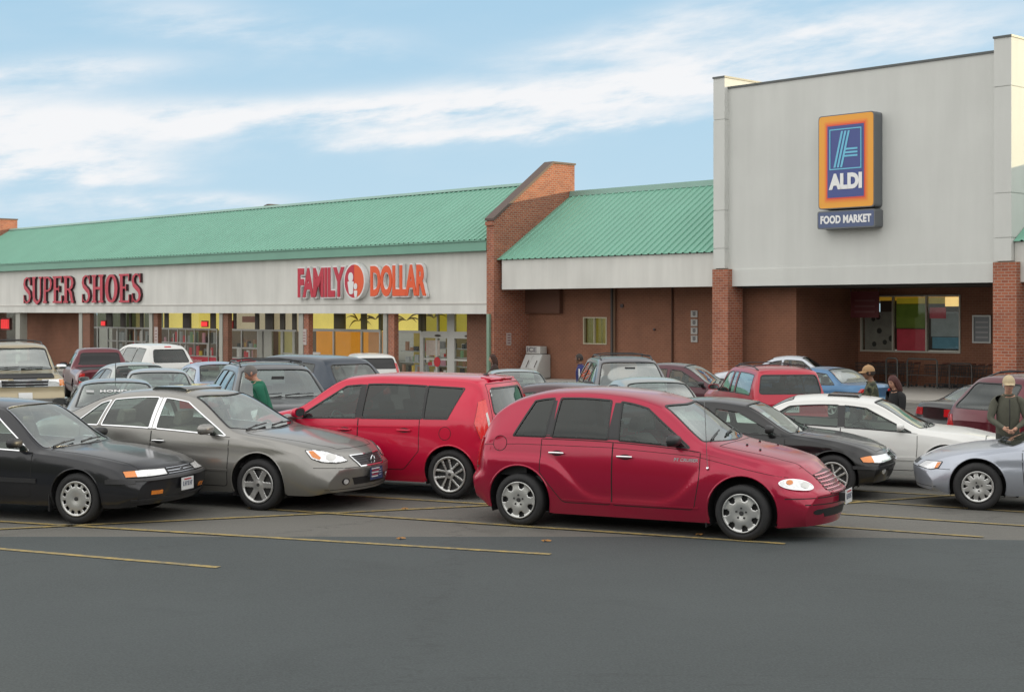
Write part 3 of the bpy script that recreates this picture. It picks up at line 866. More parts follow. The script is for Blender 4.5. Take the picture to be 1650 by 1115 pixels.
# ---------------------------------------------------------------- grey-beige sedan
def car_grey_sedan():
    col = paint('paint_pewter', (.255, .248, .232), .6, .33, .05)
    P = sedan(4.96, 1.79, 1.44, 1.02, 3.82, 1.03, .96, .76, .62, 1.45, 2.65, 3.52, .97, .90, Rt=.315, ar=.388, RW=.56, kf=.27, kr=.22, cf=.17, crease=.70, mir=2.75)
    P['zc'] = [(0,.93),(.05,1.01),(.50,1.05),(1.45,1.40),(2.1,1.44),(2.66,1.395),(3.52,.955),(3.95,.905),(4.45,.83),(4.82,.735),(4.90,.69),(4.96,.58)]
    P['zr'] = [(0,.85),(.05,.94),(.60,1.0),(1.5,1.325),(2.1,1.365),(2.62,1.315),(3.44,.92),(3.95,.845),(4.45,.765),(4.82,.665),(4.96,.48)]
    P['zb'] = [(0,.78),(.6,.96),(1.6,.955),(3.45,.865),(4.4,.70),(4.96,.40)]
    c = Car('sedan', 'grey-beige metallic sedan with chrome window trim and a stars-and-stripes front plate', 'car', P, col)
    c.begin()
    c.windows([(1.00,1.38,1.28,1.42,dict(r=.06,top=.03)), (1.44,2.19,1.47,2.17,dict(r=.04,top=.03)), (2.29,3.34,2.27,2.62,dict(r=.04,top=.03))], [glass_m, glass_m, glass_m], chrome_m, .015)
    c.shield(2.68, 3.46, bow=.26); c.backlight(.66, 1.44, glass_m)
    c.doors([('rear_door', 1.12, 2.235, .28, .34, 0), ('front_door', 2.24, 3.40, .28, 0, .03)])
    c.spec['hood'] = ('hood', col, 'paint')
    hp = [(3.56+.06*(1-((-1+.2*i)**2)), (-1+.2*i)*.70) for i in range(11)]+[(4.0, .66), (4.5, .55), (4.68, .42), (4.73, .2), (4.74, 0), (4.73, -.2), (4.68, -.42), (4.5, -.55), (4.0, -.66)]
    c.carve('hood', ('top',), hp, cond=lambda q: q.x > 3.4 and q.z > .66, snap=.05)
    c.close()
    hd = c.parts.get('hood', c.root)
    c.strips('hood_gap', [(('top',), hp, True)], gap_m, .008, .0012, hd)
    for sg in (1, -1):
        za, zb_ = c.ZB(2.24)+.02, c.ZR(2.24)-.03
        c.decal('window_pillar', ('side', sg), [(2.192, za), (2.228, za), (2.215, zb_), (2.178, zb_)], chrome_m, .003)
        c.decal('window_pillar', ('side', sg), [(2.243, za), (2.285, za), (2.272, zb_), (2.23, zb_)], chrome_m, .003)
        c.handle(1.30, .83, 'door0', chrome_m, .17, (sg,)); c.handle(2.37, .805, 'door1', chrome_m, .17, (sg,))
        c.strips('side_molding', [(('side', sg), [(1.2, .50), (3.4, .48)])], col, .025, .009)
        poly = [(sg*a, z) for a, z in [(64, .745), (57, .752), (46, .722), (33, .655), (30, .608), (40, .594), (52, .612), (59, .655)]]
        poly = rounded(poly, .012, 3)
        h = c.decal('headlight', ('cylf',), poly, lens_m, .010, step=.02)
        c.strips('headlight_rim', [(('cylf',), poly, True)], seal_m, .012, .010, h)
        c.decal('turn_signal', ('cylf',), [(sg*61.5, .735), (sg*58, .742), (sg*52, .662), (sg*53, .635), (sg*58.5, .668)], amber_m, .014, h, .02)
        c.decal('lamp_bulb', ('cylf',), ell(sg*44, .662, 4.2, .038, 16), whitelens_m, .014, h, .02)
        f = c.decal('fog_lamp', ('cylf',), ell(sg*33, .365, 3.6, .042), grilledk_m, .004)
        c.decal('lamp_bulb', ('cylf',), ell(sg*33, .365, 2.2, .030), lens_m, .010, f)
        c.decal('tail_light', ('cylr',), rounded([(sg*30, .72), (sg*50, .74), (sg*52, .90), (sg*32, .92)], .02), redlens_m, .01)
    g = c.decal('grille', ('cylf',), rounded([(-18, .535), (18, .535), (25, .660), (-25, .660)], [.02]*4), grilledk_m, .004, step=.03)
    c.strips('grille_frame', [(('cylf',), rounded([(-18, .533), (18, .533), (25.5, .663), (-25.5, .663)], .02), True)], chrome_m, .016, .012, g)
    c.strips('grille_bar', [(('cylf',), [(-19-k*1.5, .560+.026*k), (19+k*1.5, .560+.026*k)]) for k in range(4)], mat('grille_slat', (.10,.10,.11), .3, .6), .006, .008, g)
    # round badge of the grille: ring with a bar
    pg, ng = c.cast(('front',), 0, .595); mb = MB()
    mb.tube([Vector((pg.x+.03, .048*math.cos(2*PI*k/24), .595+.048*math.sin(2*PI*k/24))) for k in range(25)], .009, 6)
    mb.box(pg.x+.022, pg.x+.042, -.062, .062, .585, .605); mb.build('grille_badge', chrome_m, g, smooth=True)
    c.decal('bumper_intake', ('cylf',), rounded([(-24, .315), (24, .315), (27, .405), (-27, .405)], .015), grilledk_m, .003)
    c.strips('bumper_line', [(('cylf',), [(-58, .545), (-30, .53), (0, .525), (30, .53), (58, .545)]), (('cylf',), [(-50, .275), (0, .27), (50, .275)])], gap_m, .007, .001)
    # novelty plate: blue field and stripes
    navy = mat('plate_navy', (.03,.045,.12), .4); pw = mat('plate_stripe_white', (.6,.6,.6), .4); prd = mat('plate_stripe_red', (.35,.03,.05), .4)
    p = c.plate('front', 0, .43, False, .31, .155, navy, out=.04); p0 = c.cast(('front',), 0, .43)[0].x+.04+.0065
    k = MB()
    for i in range(5): k.box(p0, p0+.002, -.13+.01*(i % 2), .03+.012*i, .385+i*.024, .399+i*.024, i % 2)
    for i in range(9): k.box(p0, p0+.002, .07+.022*(i % 3), .078+.022*(i % 3), .40+.03*(i//3), .409+.03*(i//3), 0)
    k.build('plate_marking', [pw, prd], p)
    # sunroof with raised visor
    v = MB(); zs = 1.455
    v.prism(rounded([(1.90, zs-.04), (2.42, zs-.06), (2.45, zs-.022), (2.34, zs+.008), (1.96, zs+.004)], .02), 'y', -.40, .40)
    v.build('sunroof_visor', mat('smoked_acrylic', (.03,.035,.038), .12, coat=1.), c.root, bevel=.01)
    c.mirror(3.12, .965, col, 1.1); c.wipers(3.50, (-.60, .0), .56)
    c.running('six', .222, light=True)
    c.place_wheel(P['fw'], -1, 422, 821, R(-23), 1.04)
    return c

# ---------------------------------------------------------------- black sedan at the left edge
def car_black_left():
    col = paint('paint_black_blue', (.007, .008, .012), .1, .30, .03)
    P = sedan(4.70, 1.72, 1.43, 1.02, 3.74, .97, .90, .70, .75, 1.35, 2.45, 3.30, .90, .86, Rt=.305, ar=.35, RW=.55, kf=.20, kr=.16, cf=.12, mir=2.45)
    P['zc'] = [(0,.87),(.06,.95),(.75,.99),(1.35,1.38),(1.85,1.43),(2.48,1.385),(3.30,.885),(3.7,.85),(4.3,.765),(4.58,.705),(4.66,.68),(4.70,.62)]
    P['zr'] = [(0,.80),(.06,.88),(.80,.95),(1.35,1.31),(1.85,1.35),(2.45,1.30),(3.22,.86),(3.7,.805),(4.3,.72),(4.58,.655),(4.70,.54)]
    P['zb'] = [(0,.72),(.75,.885),(3.2,.82),(4.3,.66),(4.70,.48)]
    P['fp'] = [(.15,-.12),(.28,-.03),(.42,.02),(.54,.03),(.60,-.03),(.75,-.10)]
    c = Car('sedan', 'black older sedan with slotted silver hubcaps and amber bumper lamps at the left edge', 'car', P, col)
    c.begin()
    c.windows([(.90,1.98,1.30,1.96,dict(top=.035)), (2.05,3.06,2.03,2.42,dict(top=.035))], glass_m, chrome_m, .014)
    c.shield(2.51, 3.26, bow=.10); c.backlight(.80, 1.36)
    c.doors([('rear_door', 1.10, 2.00, .30, .25, 0), ('front_door', 2.005, 3.12, .30, 0, .02)])
    c.spec['hood'] = ('hood', col, 'paint')
    hp = [(3.30+.04*(1-((-1+.2*i)**2)), (-1+.2*i)*.70) for i in range(11)]+[(4.2, .66), (4.52, .62), (4.60, .3), (4.62, 0), (4.60, -.3), (4.52, -.62), (4.2, -.66)]
    c.carve('hood', ('top',), hp, cond=lambda q: q.x > 3.2 and q.z > .64, snap=.05)
    c.close()
    hd = c.parts.get('hood', c.root)
    c.strips('hood_gap', [(('top',), hp, True)], gap_m, .008, .0012, hd)
    sil = mat('bright_trim', (.5,.52,.56), .2, .9)
    c.strips('windshield_trim', [(('top',), c.shp, True)], sil, .012, .006)
    for sg in (1, -1):
        c.handle(1.25, .80, 'door0', None, .17, (sg,)); c.handle(2.20, .79, 'door1', None, .17, (sg,))
        c.strips('side_molding', [(('side', sg), [(.55, .52), (3.2, .50)]), (('side', sg), [(4.15, .52), (4.5, .52)])], trim_m, .05, .012)
        poly = rounded([(sg*55, .640), (sg*42, .650), (sg*20, .642), (sg*20, .575), (sg*53, .568)], .008, 3)
        h = c.decal('headlight', ('cylf',), poly, lens_m, .008, step=.025)
        c.strips('headlight_rim', [(('cylf',), poly, True)], seal_m, .010, .010, h)
        c.decal('turn_signal', ('cylf',), [(sg*55, .633), (sg*46.5, .641), (sg*45.5, .573), (sg*53, .570)], amber_m, .012, h, .025)
        c.decal('bumper_lamp', ('cylf',), rounded([(sg*36, .405), (sg*26, .405), (sg*26, .36), (sg*36, .36)], .006), amber_m, .008)
        c.decal('tail_light', ('cylr',), rounded([(sg*24, .66), (sg*47, .66), (sg*48, .80), (sg*24, .80)], .02), redlens_m, .01)
    g = c.decal('grille', ('cylf',), [(-18.5, .578), (18.5, .578), (18.5, .642), (-18.5, .642)], grilledk_m, .003, step=.03)
    c.strips('grille_bar', [(('cylf',), [(-18.5, .580), (18.5, .580)]), (('cylf',), [(-18.5, .610), (18.5, .610)]), (('cylf',), [(-18.5, .640), (18.5, .640)])], sil, .010, .010, g)
    pg, _ = c.cast(('front',), 0, .61); mb = MB(); mb.box(pg.x, pg.x+.014, -.028, .028, .582, .638); mb.build('grille_badge', sil, g, bevel=.003)
    c.strips('bumper_line', [(('cylf',), [(-66, .54), (-40, .54), (0, .543), (40, .54), (66, .54)]), (('cylf',), [(-50, .30), (0, .30), (50, .30)])], trim_m, .03, .010)
    c.plate('front', -.0, .44, True, .28, .15, out=.03)
    c.mirror(2.92, .935, trim_m, 1.0); c.wipers(3.28, (-.6, -.02), .52)
    mf = MB(); mf.box(3.36, 3.37, -.84, -.66, .14, .42); mf.build('mud_flap', trim_m, c.root)
    c.running('slots', .210)
    c.place_wheel(P['fw'], -1, 130, 843, R(-18), 1.0)
    return c

# ---------------------------------------------------------------- bright red boxy hatchback seen from behind
def car_boxy_red():
    col = paint('paint_bright_red', (.56, .004, .042), .15, .28, .03)
    P = dict(L=4.10, W=1.785, H=1.60, rw=.66, fw=3.21, Rt=.325, ar=.375, RW=.64, zt=1.52, sh=.10, cf=.14, cr=.10, kf=.28, kr=.17, cab=(.55, 3.0), bi=.03, flare=.02, mir=2.5, sup=3.2,
      zc=[(0,.80),(.05,1.02),(.13,1.25),(.24,1.50),(.34,1.575),(.8,1.605),(1.7,1.61),(2.3,1.575),(3.1,1.14),(3.5,1.06),(3.95,.93),(4.05,.84),(4.10,.72)],
      zr=[(0,.72),(.05,.95),(.14,1.20),(.26,1.42),(.40,1.485),(.9,1.51),(1.7,1.53),(2.3,1.49),(3.05,1.08),(3.5,.98),(3.95,.84),(4.10,.60)],
      zb=[(0,.65),(.10,.97),(.5,1.03),(1.3,1.02),(3.0,.98),(3.9,.80),(4.10,.55)],
      z0=[(0,.32),(.3,.22),(1.2,.20),(3.8,.20),(4.1,.24)], rp=[(.2,-.06),(.35,0),(.5,.04),(.66,.03),(.75,-.02),(1.1,-.02)])
    c = Car('boxy_hatchback', 'bright red boxy hatchback with black side strip, seen from behind its left corner', 'car', P, col)
    c.begin()
    c.windows([(.70,1.05,.52,1.06,dict(r=.07)), (1.07,1.98,1.08,1.97,dict(r=.015)), (2.07,3.0,2.06,2.30,dict(r=.03))], [tint_m, tint_m, glass_m])
    c.shield(2.36, 3.06, bow=.10)
    c.hatchglass(1.10, 1.44, .56, .50, tint_m)
    c.doors([('rear_door', 1.10, 2.02, .36, .24, 0), ('front_door', 2.025, 3.08, .36, 0, .03)])
    c.close()
    for sg in (1, -1):
        for a, b in ((1.055, 1.072), (1.985, 2.065)):
            za, zb_ = c.ZB(a)+.02, c.ZR(a)-.05
            c.decal('window_pillar', ('side', sg), [(a, za), (b, za), (b, zb_), (a, zb_)], seal_m, .002)
        c.handle(1.32, .885, 'door0', None, .19, (sg,)); c.handle(2.22, .87, 'door1', None, .19, (sg,))
        c.strips('side_molding', [(('side', sg), [(1.62, .50), (3.0, .50)])], trim_m, .055, .012)
        c.strips('side_crease', [(('side', sg), [(1.2, .93), (3.1, .90)])], col, .012, .006)
        # tall tail lamps
        poly = rounded([(sg*40, .76), (sg*51, .80), (sg*55, 1.00), (sg*51, 1.27), (sg*45.5, 1.31), (sg*43, 1.04), (sg*38.5, .80)], .03, 4)
        t = c.decal('tail_light', ('cylr',), poly, mat('red_lens_bright', (.80,.03,.03), .15, coat=1., noise=.3, nscale=45), .016, step=.03)
        c.strips('tail_light_rim', [(('cylr',), poly, True)], seal_m, .008, .006, t)
        c.decal('reverse_lamp', ('cylr',), rounded([(sg*41.5, .82), (sg*44.0, .83), (sg*46.4, 1.12), (sg*45.2, 1.14)], .008), whitelens_m, .022, t, .02)
        c.decal('headlight', ('cylf',), rounded([(sg*28, .72), (sg*50, .74), (sg*52, .84), (sg*32, .83)], .02), lens_m, .01)
        if sg > 0: c.strips('fuel_door_gap', [(('side', sg), ell(.72, .86, .085, .085, 28), True)], gap_m, .007, .0012)
    sp = MB(); sp.prism(rounded([(.42, 1.56), (.30, 1.542), (.265, 1.546), (.28, 1.566), (.42, 1.588)], .008), 'y', -.40, .40)
    sp.build('roof_spoiler', col, c.root, bevel=.008)
    st = MB(); st.box(.256, .27, -.05, .05, 1.547, 1.560); st.build('brake_lamp', redlens_m, c.root)
    sk = MB()
    for y, z in ((.50, 1.40), (.50, 1.35)):
        p, n = c.cast(('rear',), y, z); sk.ball(p+n*.002, (.006, .022, .022))
    sk.build('window_sticker', plate_m, c.root)
    c.decal('rear_bumper_insert', ('rear',), rounded([(-.55, .30), (.55, .30), (.50, .44), (-.50, .44)], .03), trim_m, .004)
    c.strips('tailgate_gap', [(('rear',), rounded([(-.60, .62), (.60, .62), (.62, 1.0), (.55, 1.50), (-.55, 1.50), (-.62, 1.0)], .04), True)], gap_m, .009, .001)
    c.plate('rear', 0, .82, True)
    a = MB(); p, n = c.cast(('top',), .52, 0.0); a.ball(p, (.05, .025, .022)); a.tube([p+Vector((.0,0,.01)), p+Vector((-.14,0,.15))], .006, 6)
    a.build('antenna', trim_m, c.root, smooth=True)
    c.mirror(2.88, 1.07, None, 1.1); c.wipers(3.05, (-.5, .05), .5)
    c.running('ten', .235)
    c.place_wheel(P['rw'], 1, 729, 803, R(180-23), 1.03)
    return c

# ---------------------------------------------------------------- black sedan with twin grille
def car_black_mid():
    col = paint('paint_black', (.007, .007, .008), .1, .30, .03)
    P = sedan(4.47, 1.74, 1.38, 1.02, 3.745, 1.0, 1.0, .76, .62, 1.25, 2.25, 3.08, .93, .89, Rt=.312, ar=.36, RW=.55, kf=.20, kr=.16, cf=.12, crease=.66, mir=2.4)
    P['zc'] = [(0,.88),(.05,.96),(.70,.99),(1.35,1.315),(1.9,1.345),(2.45,1.30),(3.24,.90),(3.6,.865),(4.1,.775),(4.38,.70),(4.43,.67),(4.47,.61)]
    P['zr'] = [(0,.80),(.05,.89),(.74,.95),(1.35,1.245),(1.9,1.275),(2.42,1.22),(3.16,.875),(3.6,.82),(4.1,.73),(4.36,.65),(4.47,.54)]
    P['zb'] = [(0,.72),(.7,.91),(3.1,.84),(4.1,.66),(4.47,.46)]
    P['fp'] = [(.15,-.12),(.28,-.03),(.42,.02),(.54,.03),(.60,-.03),(.78,-.09)]
    c = Car('sedan', 'black sedan with twin chrome grilles and amber corner lamp behind the dark red hatchback', 'car', P, col)
    c.begin()
    c.windows([(.90,1.98,1.30,1.96), (2.06,3.0,2.04,2.38)], glass_m)
    c.shield(2.47, 3.21, bow=.12); c.backlight(.74, 1.35)
    c.doors([('rear_door', 1.08, 2.01, .28, .28, 0), ('front_door', 2.015, 3.08, .28, 0, .02)])
    c.spec['hood'] = ('hood', col, 'paint')
    hp = [(3.28+.05*(1-((-1+.2*i)**2)), (-1+.2*i)*.68) for i in range(11)]+[(4.0, .62), (4.3, .52), (4.36, .24), (4.30, .12), (4.30, -.12), (4.36, -.24), (4.3, -.52), (4.0, -.62)]
    c.carve('hood', ('top',), hp, cond=lambda q: q.x > 3.0 and q.z > .60, snap=.05)
    c.close()
    hd = c.parts.get('hood', c.root); c.strips('hood_gap', [(('top',), hp, True)], gap_m, .008, .0012, hd)
    for sg in (1, -1):
        c.handle(1.16, .80, 'door0', None, .17, (sg,)); c.handle(2.06, .79, 'door1', None, .17, (sg,))
        c.strips('side_molding', [(('side', sg), [(.5, .50), (2.95, .48)])], trim_m, .045, .012)
        poly = rounded([(sg*56, .590), (sg*44, .615), (sg*16, .620), (sg*17, .535), (sg*42, .515), (sg*54, .53)], .012, 3)
        h = c.decal('headlight', ('cylf',), poly, lens_m, .008, step=.025)
        c.strips('headlight_rim', [(('cylf',), poly, True)], seal_m, .010, .010, h)
        c.decal('turn_signal', ('cylf',), rounded([(sg*56, .587), (sg*50, .602), (sg*45.5, .608), (sg*45.5, .523), (sg*50, .527), (sg*54, .533)], .008), amber_m, .013, h, .025)
        g = c.decal('grille', ('cylf',), rounded([(sg*1.2, .52), (sg*8.5, .525), (sg*9.5, .615), (sg*2, .645)], .02), grilledk_m, .012, step=.02)
        c.strips('grille_frame', [(('cylf',), rounded([(sg*1.0, .517), (sg*8.8, .523), (sg*9.8, .625), (sg*2, .650)], .025), True)], chrome_m, .012, .026, g)
        c.strips('grille_bar', [(('cylf',), [(sg*a, .525), (sg*(a+.3), .635)]) for a in (3, 4.8, 6.6)], chrome_m, .004, .016, g)
        c.decal('fog_lamp', ('cylf',), ell(sg*32, .385, 3.4, .035), lens_m, .004)
        c.decal('tail_light', ('cylr',), rounded([(sg*28, .68), (sg*48, .68), (sg*49, .82), (sg*28, .82)], .02), redlens_m, .01)
    c.decal('bumper_intake', ('cylf',), rounded([(-20, .30), (20, .30), (21, .40), (-21, .40)], .01), grilledk_m, .004)
    c.strips('bumper_line', [(('cylf',), [(-62, .46), (-30, .45), (0, .45), (30, .45), (62, .46)])], trim_m, .045, .012)
    c.mirror(2.86, .945, trim_m, 1.0); c.wipers(3.23, (-.55, .0), .5)
    c.running('ten', .215)
    c.place_wheel(P['fw'], -1, 1343, 804, R(-20), 1.0)
    return c

# ---------------------------------------------------------------- white sedan
def car_white():
    col = paint('paint_white', (.70, .70, .68), .0, .35, .10)
    P = sedan(4.84, 1.78, 1.37, 1.02, 3.77, 1.0, .91, .70, .72, 1.42, 2.66, 3.50, .93, .85, Rt=.315, ar=.37, RW=.55, kf=.28, kr=.2, cf=.15, mir=2.6)
    P['zb'] = [(0,.80),(.6,.93),(3.4,.82),(4.4,.64),(4.84,.45)]
    c = Car('sedan', 'white sedan with open sunroof between the twin-grille black sedan and the silver-blue sedan', 'car', P, col)
    c.begin()
    c.windows([(.98,2.18,1.40,2.16,dict(top=.035)), (2.27,3.28,2.25,2.58,dict(top=.035))], glass_m)
    c.shield(2.69, 3.47, bow=.14); c.backlight(.76, 1.44)
    c.doors([('rear_door', 1.10, 2.215, .28, .30, 0), ('front_door', 2.22, 3.36, .28, 0, .03)])
    c.close()
    for sg in (1, -1):
        za, zb_ = c.ZB(2.22)+.02, c.ZR(2.22)-.035
        c.decal('window_pillar', ('side', sg), [(2.18, za), (2.27, za), (2.25, zb_), (2.16, zb_)], seal_m, .002)
        c.handle(1.25, .82, 'door0', None, .17, (sg,)); c.handle(2.38, .77, 'door1', None, .17, (sg,))
        c.strips('side_molding', [(('side', sg), [(1.15, .47), (3.35, .46)])], col, .05, .014)
        c.decal('headlight', ('cylf',), rounded([(sg*22, .54), (sg*48, .54), (sg*50, .64), (sg*22, .63)], .02), lens_m, .01)
        c.decal('tail_light', ('cylr',), rounded([(sg*28, .70), (sg*48, .70), (sg*49, .84), (sg*28, .84)], .02), redlens_m, .01)
    sr = MB(); sr.prism([(1.95, 1.350), (2.45, 1.34), (2.42, 1.375), (1.97, 1.388)], 'y', -.36, .36); sr.build('sunroof', mat('smoked_glass', (.03,.03,.03), .12), c.root, bevel=.006)
    c.mirror(3.10, .925, col, 1.0); c.wipers(3.49, (-.55, .0), .52)
    c.running('seven', .21)
    c.place_wheel(P['fw'], -1, 1524, 789, R(-20), 1.0)
    return c

# ---------------------------------------------------------------- silver coupe at the right edge
def car_silver_right():
    col = paint('paint_silver_blue', (.40, .43, .49), .5, .30, .06)
    P = sedan(4.60, 1.79, 1.36, 1.02, 3.76, .95, .86, .66, .62, 1.25, 2.40, 3.38, .90, .83, Rt=.315, ar=.37, RW=.55, kf=.34, kr=.2, cf=.17, crease=.60, mir=2.5)
    P['zc'] = [(0,.90),(.05,.96),(.62,1.0),(1.25,1.32),(1.8,1.36),(2.45,1.31),(3.42,.85),(3.8,.81),(4.2,.74),(4.48,.65),(4.55,.61),(4.60,.54)]
    P['zr'] = [(0,.82),(.05,.89),(.66,.96),(1.25,1.24),(1.8,1.28),(2.42,1.225),(3.34,.82),(3.8,.755),(4.2,.68),(4.46,.59),(4.60,.45)]
    P['zb'] = [(0,.72),(.7,.89),(3.2,.79),(4.1,.62),(4.60,.40)]
    c = Car('sedan', 'pale silver-blue sedan with notched silver hubcaps, nose pointing left, cut by the right edge', 'car', P, col)
    c.begin()
    c.windows([(.82,1.97,1.22,1.95), (2.05,3.18,2.03,2.38)], glass_m)
    c.shield(2.47, 3.39, bow=.14); c.backlight(.66, 1.28)
    c.doors([('rear_door', 1.05, 1.95, .30, .30, 0), ('front_door', 1.955, 3.20, .30, 0, .03)])
    c.close()
    for sg in (1, -1):
        c.handle(1.25, .78, 'door0', None, .17, (sg,)); c.handle(2.15, .77, 'door1', None, .17, (sg,))
        c.strips('side_molding', [(('side', sg), [(1.15, .49), (3.10, .48)])], col, .045, .014)
        poly = rounded([(sg*55, .620), (sg*33, .605), (sg*26, .53), (sg*46, .510), (sg*53, .535)], .02, 4)
        h = c.decal('headlight', ('cylf',), poly, lens_m, .008, step=.025)
        c.strips('headlight_rim', [(('cylf',), poly, True)], seal_m, .008, .009, h)
        c.decal('turn_signal', ('cylf',), rounded([(sg*54, .61), (sg*50.5, .605), (sg*49.5, .525), (sg*52.5, .54)], .008), amber_m, .012, h, .02)
        c.decal('tail_light', ('cylr',), rounded([(sg*28, .70), (sg*48, .70), (sg*49, .84), (sg*28, .84)], .02), redlens_m, .01)
    c.decal('grille', ('cylf',), rounded([(-17, .55), (17, .55), (19, .61), (-19, .61)], .01), grilledk_m, .004)
    c.strips('bumper_line', [(('cylf',), [(-64, .53), (-30, .52), (0, .52), (30, .52), (64, .53)]), (('cylf',), [(-52, .29), (-20, .28), (20, .28), (52, .29)])], gap_m, .007, .0012)
    c.mirror(2.98, .90, col, 1.0); c.wipers(3.41, (-.55, .0), .5)
    c.running('notch', .205)
    c.place_wheel(P['fw'], 1, 1575, 821, R(180-16), 1.0)
    return c
def boxcar(L, W, H, rw, fw, belt, hood, nose, xrf, xc, rs=.25, rdrop=.35, zrr=None, **k):
    """wagon / van / sport utility side profile; rs = lean of the tail, rdrop = tail rounding"""
    P = dict(L=L, W=W, H=H, rw=rw, fw=fw, Rt=.345, ar=.40, RW=.62, zt=H-.09, cab=(.6, xc), sup=2.8, kf=.20, kr=.12, cf=.11, cr=.07,
      zc=[(0, belt-.15), (.05, belt+.02), (rs*.6, belt+.28), (rs, H-.14), (rs+rdrop*.35, H-.05), (1.2+rs, H), (xrf-.4, H-.005), (xrf, H-.06), (xc, hood), (xc+.35, hood-.03), (L-.25, nose+.06), (L-.05, nose), (L, nose-.08)],
      zr=[(0, belt-.2), (.05, belt-.03), (rs*.6, belt+.2), (rs+.03, H-.25), (rs+rdrop*.4, H-.14), (1.2+rs, H-.09), (xrf-.4, H-.095), (xrf-.03, H-.17), (xc-.07, hood-.03), (xc+.35, hood-.07), (L-.25, nose+.01), (L-.05, nose-.06), (L, nose-.15)],
      zb=[(0, belt-.28), (.1, belt-.03), (.5, belt), (xc-.1, belt-.03), (xc+.3, hood-.14), (L-.25, nose-.07), (L, nose-.25)],
      z0=[(0,.42),(.3,.32),(L-.4,.30),(L,.34)], rp=[(.2,-.06),(.4,0),(.55,.03),(.68,0),(1.2,-.02)], fine=False, N=64)
    P.update(k); return P

def far(name, label, cat, P, col, wins, sh, rear, yaw, at, *, hl=None, tl=None, grille=True, kind='five', Rr=.2, plate_end=None, tint=False, mirm=None, group=None, extra=None, gl=None, rack=False, doors=None, dz=0., sc=1., mold=True, light=False, shm=None, rg=None, bumper=None):
    P = dict(P); P['fine'] = False; P['N'] = P.get('N', 64) if P.get('N', 64) < 80 else 60
    c = Car(name, label, cat, P, col, group); c.begin()
    g = gl or glass_m
    c.windows(wins, g if not tint else [g]+[tint_m]*8 if tint == 'r' else tint_m)
    if sh: c.shield(*sh, bow=.10, g=shm or shield_m)
    if rear:
        if rear[0] == 'top': c.backlight(rear[1], rear[2], rg or glass_m)
        elif len(rear) > 5: c.hatchglass(*rear[1:])
        else: c.hatchglass(*rear[1:], g=rg or (tint_m if tint else glass_m))
    if doors: c.doors(doors)
    c.close()
    L, nose = c.L, P['zc'][-3][1]
    for sg in (1, -1):
        for a in (hl or []): 
            h = c.decal('headlight', ('cylf',), rounded([(sg*p[0], p[1]) for p in a[0]], .015, 3), lens_m, .01, step=.04)
            if len(a) > 1: c.decal('turn_signal', ('cylf',), [(sg*p[0], p[1]) for p in a[1]], amber_m, .016, h, .04)
        for a in (tl or []):
            t = c.decal('tail_light', ('cylr',), rounded([(sg*p[0], p[1]) for p in a[0]], .015, 3), redlens_m, .012, step=.04)
            if len(a) > 1: c.decal('reverse_lamp', ('cylr',), [(sg*p[0], p[1]) for p in a[1]], whitelens_m, .018, t, .04)
        for k, d in enumerate(doors or []): c.handle(d[1]+.17, c.ZB(d[1])-.12, 'door%d' % k, None, .17, (sg,))
        if mold: c.strips('side_molding', [(('side', sg), [(P['rw']+P['ar']+.1, .55), (P['fw']-P['ar']-.08, .55)])], trim_m, .05, .012)
    if grille:
        z = nose-.10
        gr = c.decal('grille', ('cylf',), rounded([(-17, z-.07), (17, z-.07), (19, z+.05), (-19, z+.05)], .015), grilledk_m, .004)
        c.strips('grille_bar', [(('cylf',), [(-17, z-.04+.035*k), (17, z-.04+.035*k)]) for k in range(3)], chrome_m, .008, .010, gr)
    if bumper:
        c.strips('bumper', [(('cylf',), [(-60, .50), (-30, .50), (0, .50), (30, .50), (60, .50)])], bumper, .16, .05)
        c.strips('bumper', [(('cylr',), [(-60, .52), (-30, .52), (0, .52), (30, .52), (60, .52)])], bumper, .17, .06)
    if plate_end: c.plate(plate_end[0], 0, plate_end[1])
    xm = sh[1]-.22 if sh else L*.6
    c.mirror(xm, None, mirm or col, 1.05)
    if sh: c.wipers(sh[1], (-.5, .05), .5)
    c.running(kind, Rr, light=light)
    if rack:
        for sg in (1, -1):
            m = MB(); x0, x1 = rack; y = sg*(P['RW']-.06); n = 6
            pts = [c.cast(('top',), lerp(x0, x1, i/n), y)[0]+Vector((0,0,.05 if 0 < i < n else .0)) for i in range(n+1)]
            m.tube(pts, .017, 6); m.build('roof_rail', trim_m, c.root, smooth=True)
        for x in (lerp(x0, x1, .2), lerp(x0, x1, .85)):
            m = MB(); z = c.cast(('top',), x, 0)[0].z+.06; m.tube([(x, -P['RW']+.06, z-.03), (x, -.3, z), (x, .3, z), (x, P['RW']-.06, z-.03)], .014, 6); m.build('roof_bar', trim_m, c.root, smooth=True)
    if extra: extra(c)
    c.place_px(at[0], at[1], R(yaw), sc=sc, dz=dz)
    return c

def sed(**k):
    a = dict(L=4.65, W=1.75, H=1.42, rw=1.0, fw=3.68, deck=.99, hood=.92, nose=.70, xrb=.68, xrr=1.32, xrf=2.42, xc=3.28, beltr=.92, beltf=.84); a.update(k)
    return sedan(a.pop('L'), a.pop('W'), a.pop('H'), a.pop('rw'), a.pop('fw'), a.pop('deck'), a.pop('hood'), a.pop('nose'), a.pop('xrb'), a.pop('xrr'), a.pop('xrf'), a.pop('xc'), a.pop('beltr'), a.pop('beltf'), **a)
SW = [(.88,1.98,1.30,1.96,dict(top=.04)), (2.07,3.06,2.05,2.34,dict(top=.04))]
SD = [('rear_door', 1.05, 1.93), ('front_door', 1.94, 3.04)]
HL1 = [([(22,.55),(52,.56),(54,.67),(22,.65)], [(46,.56),(52,.565),(54,.665),(47,.665)])]
TL1 = [([(26,.70),(48,.70),(49,.86),(26,.86)],)]

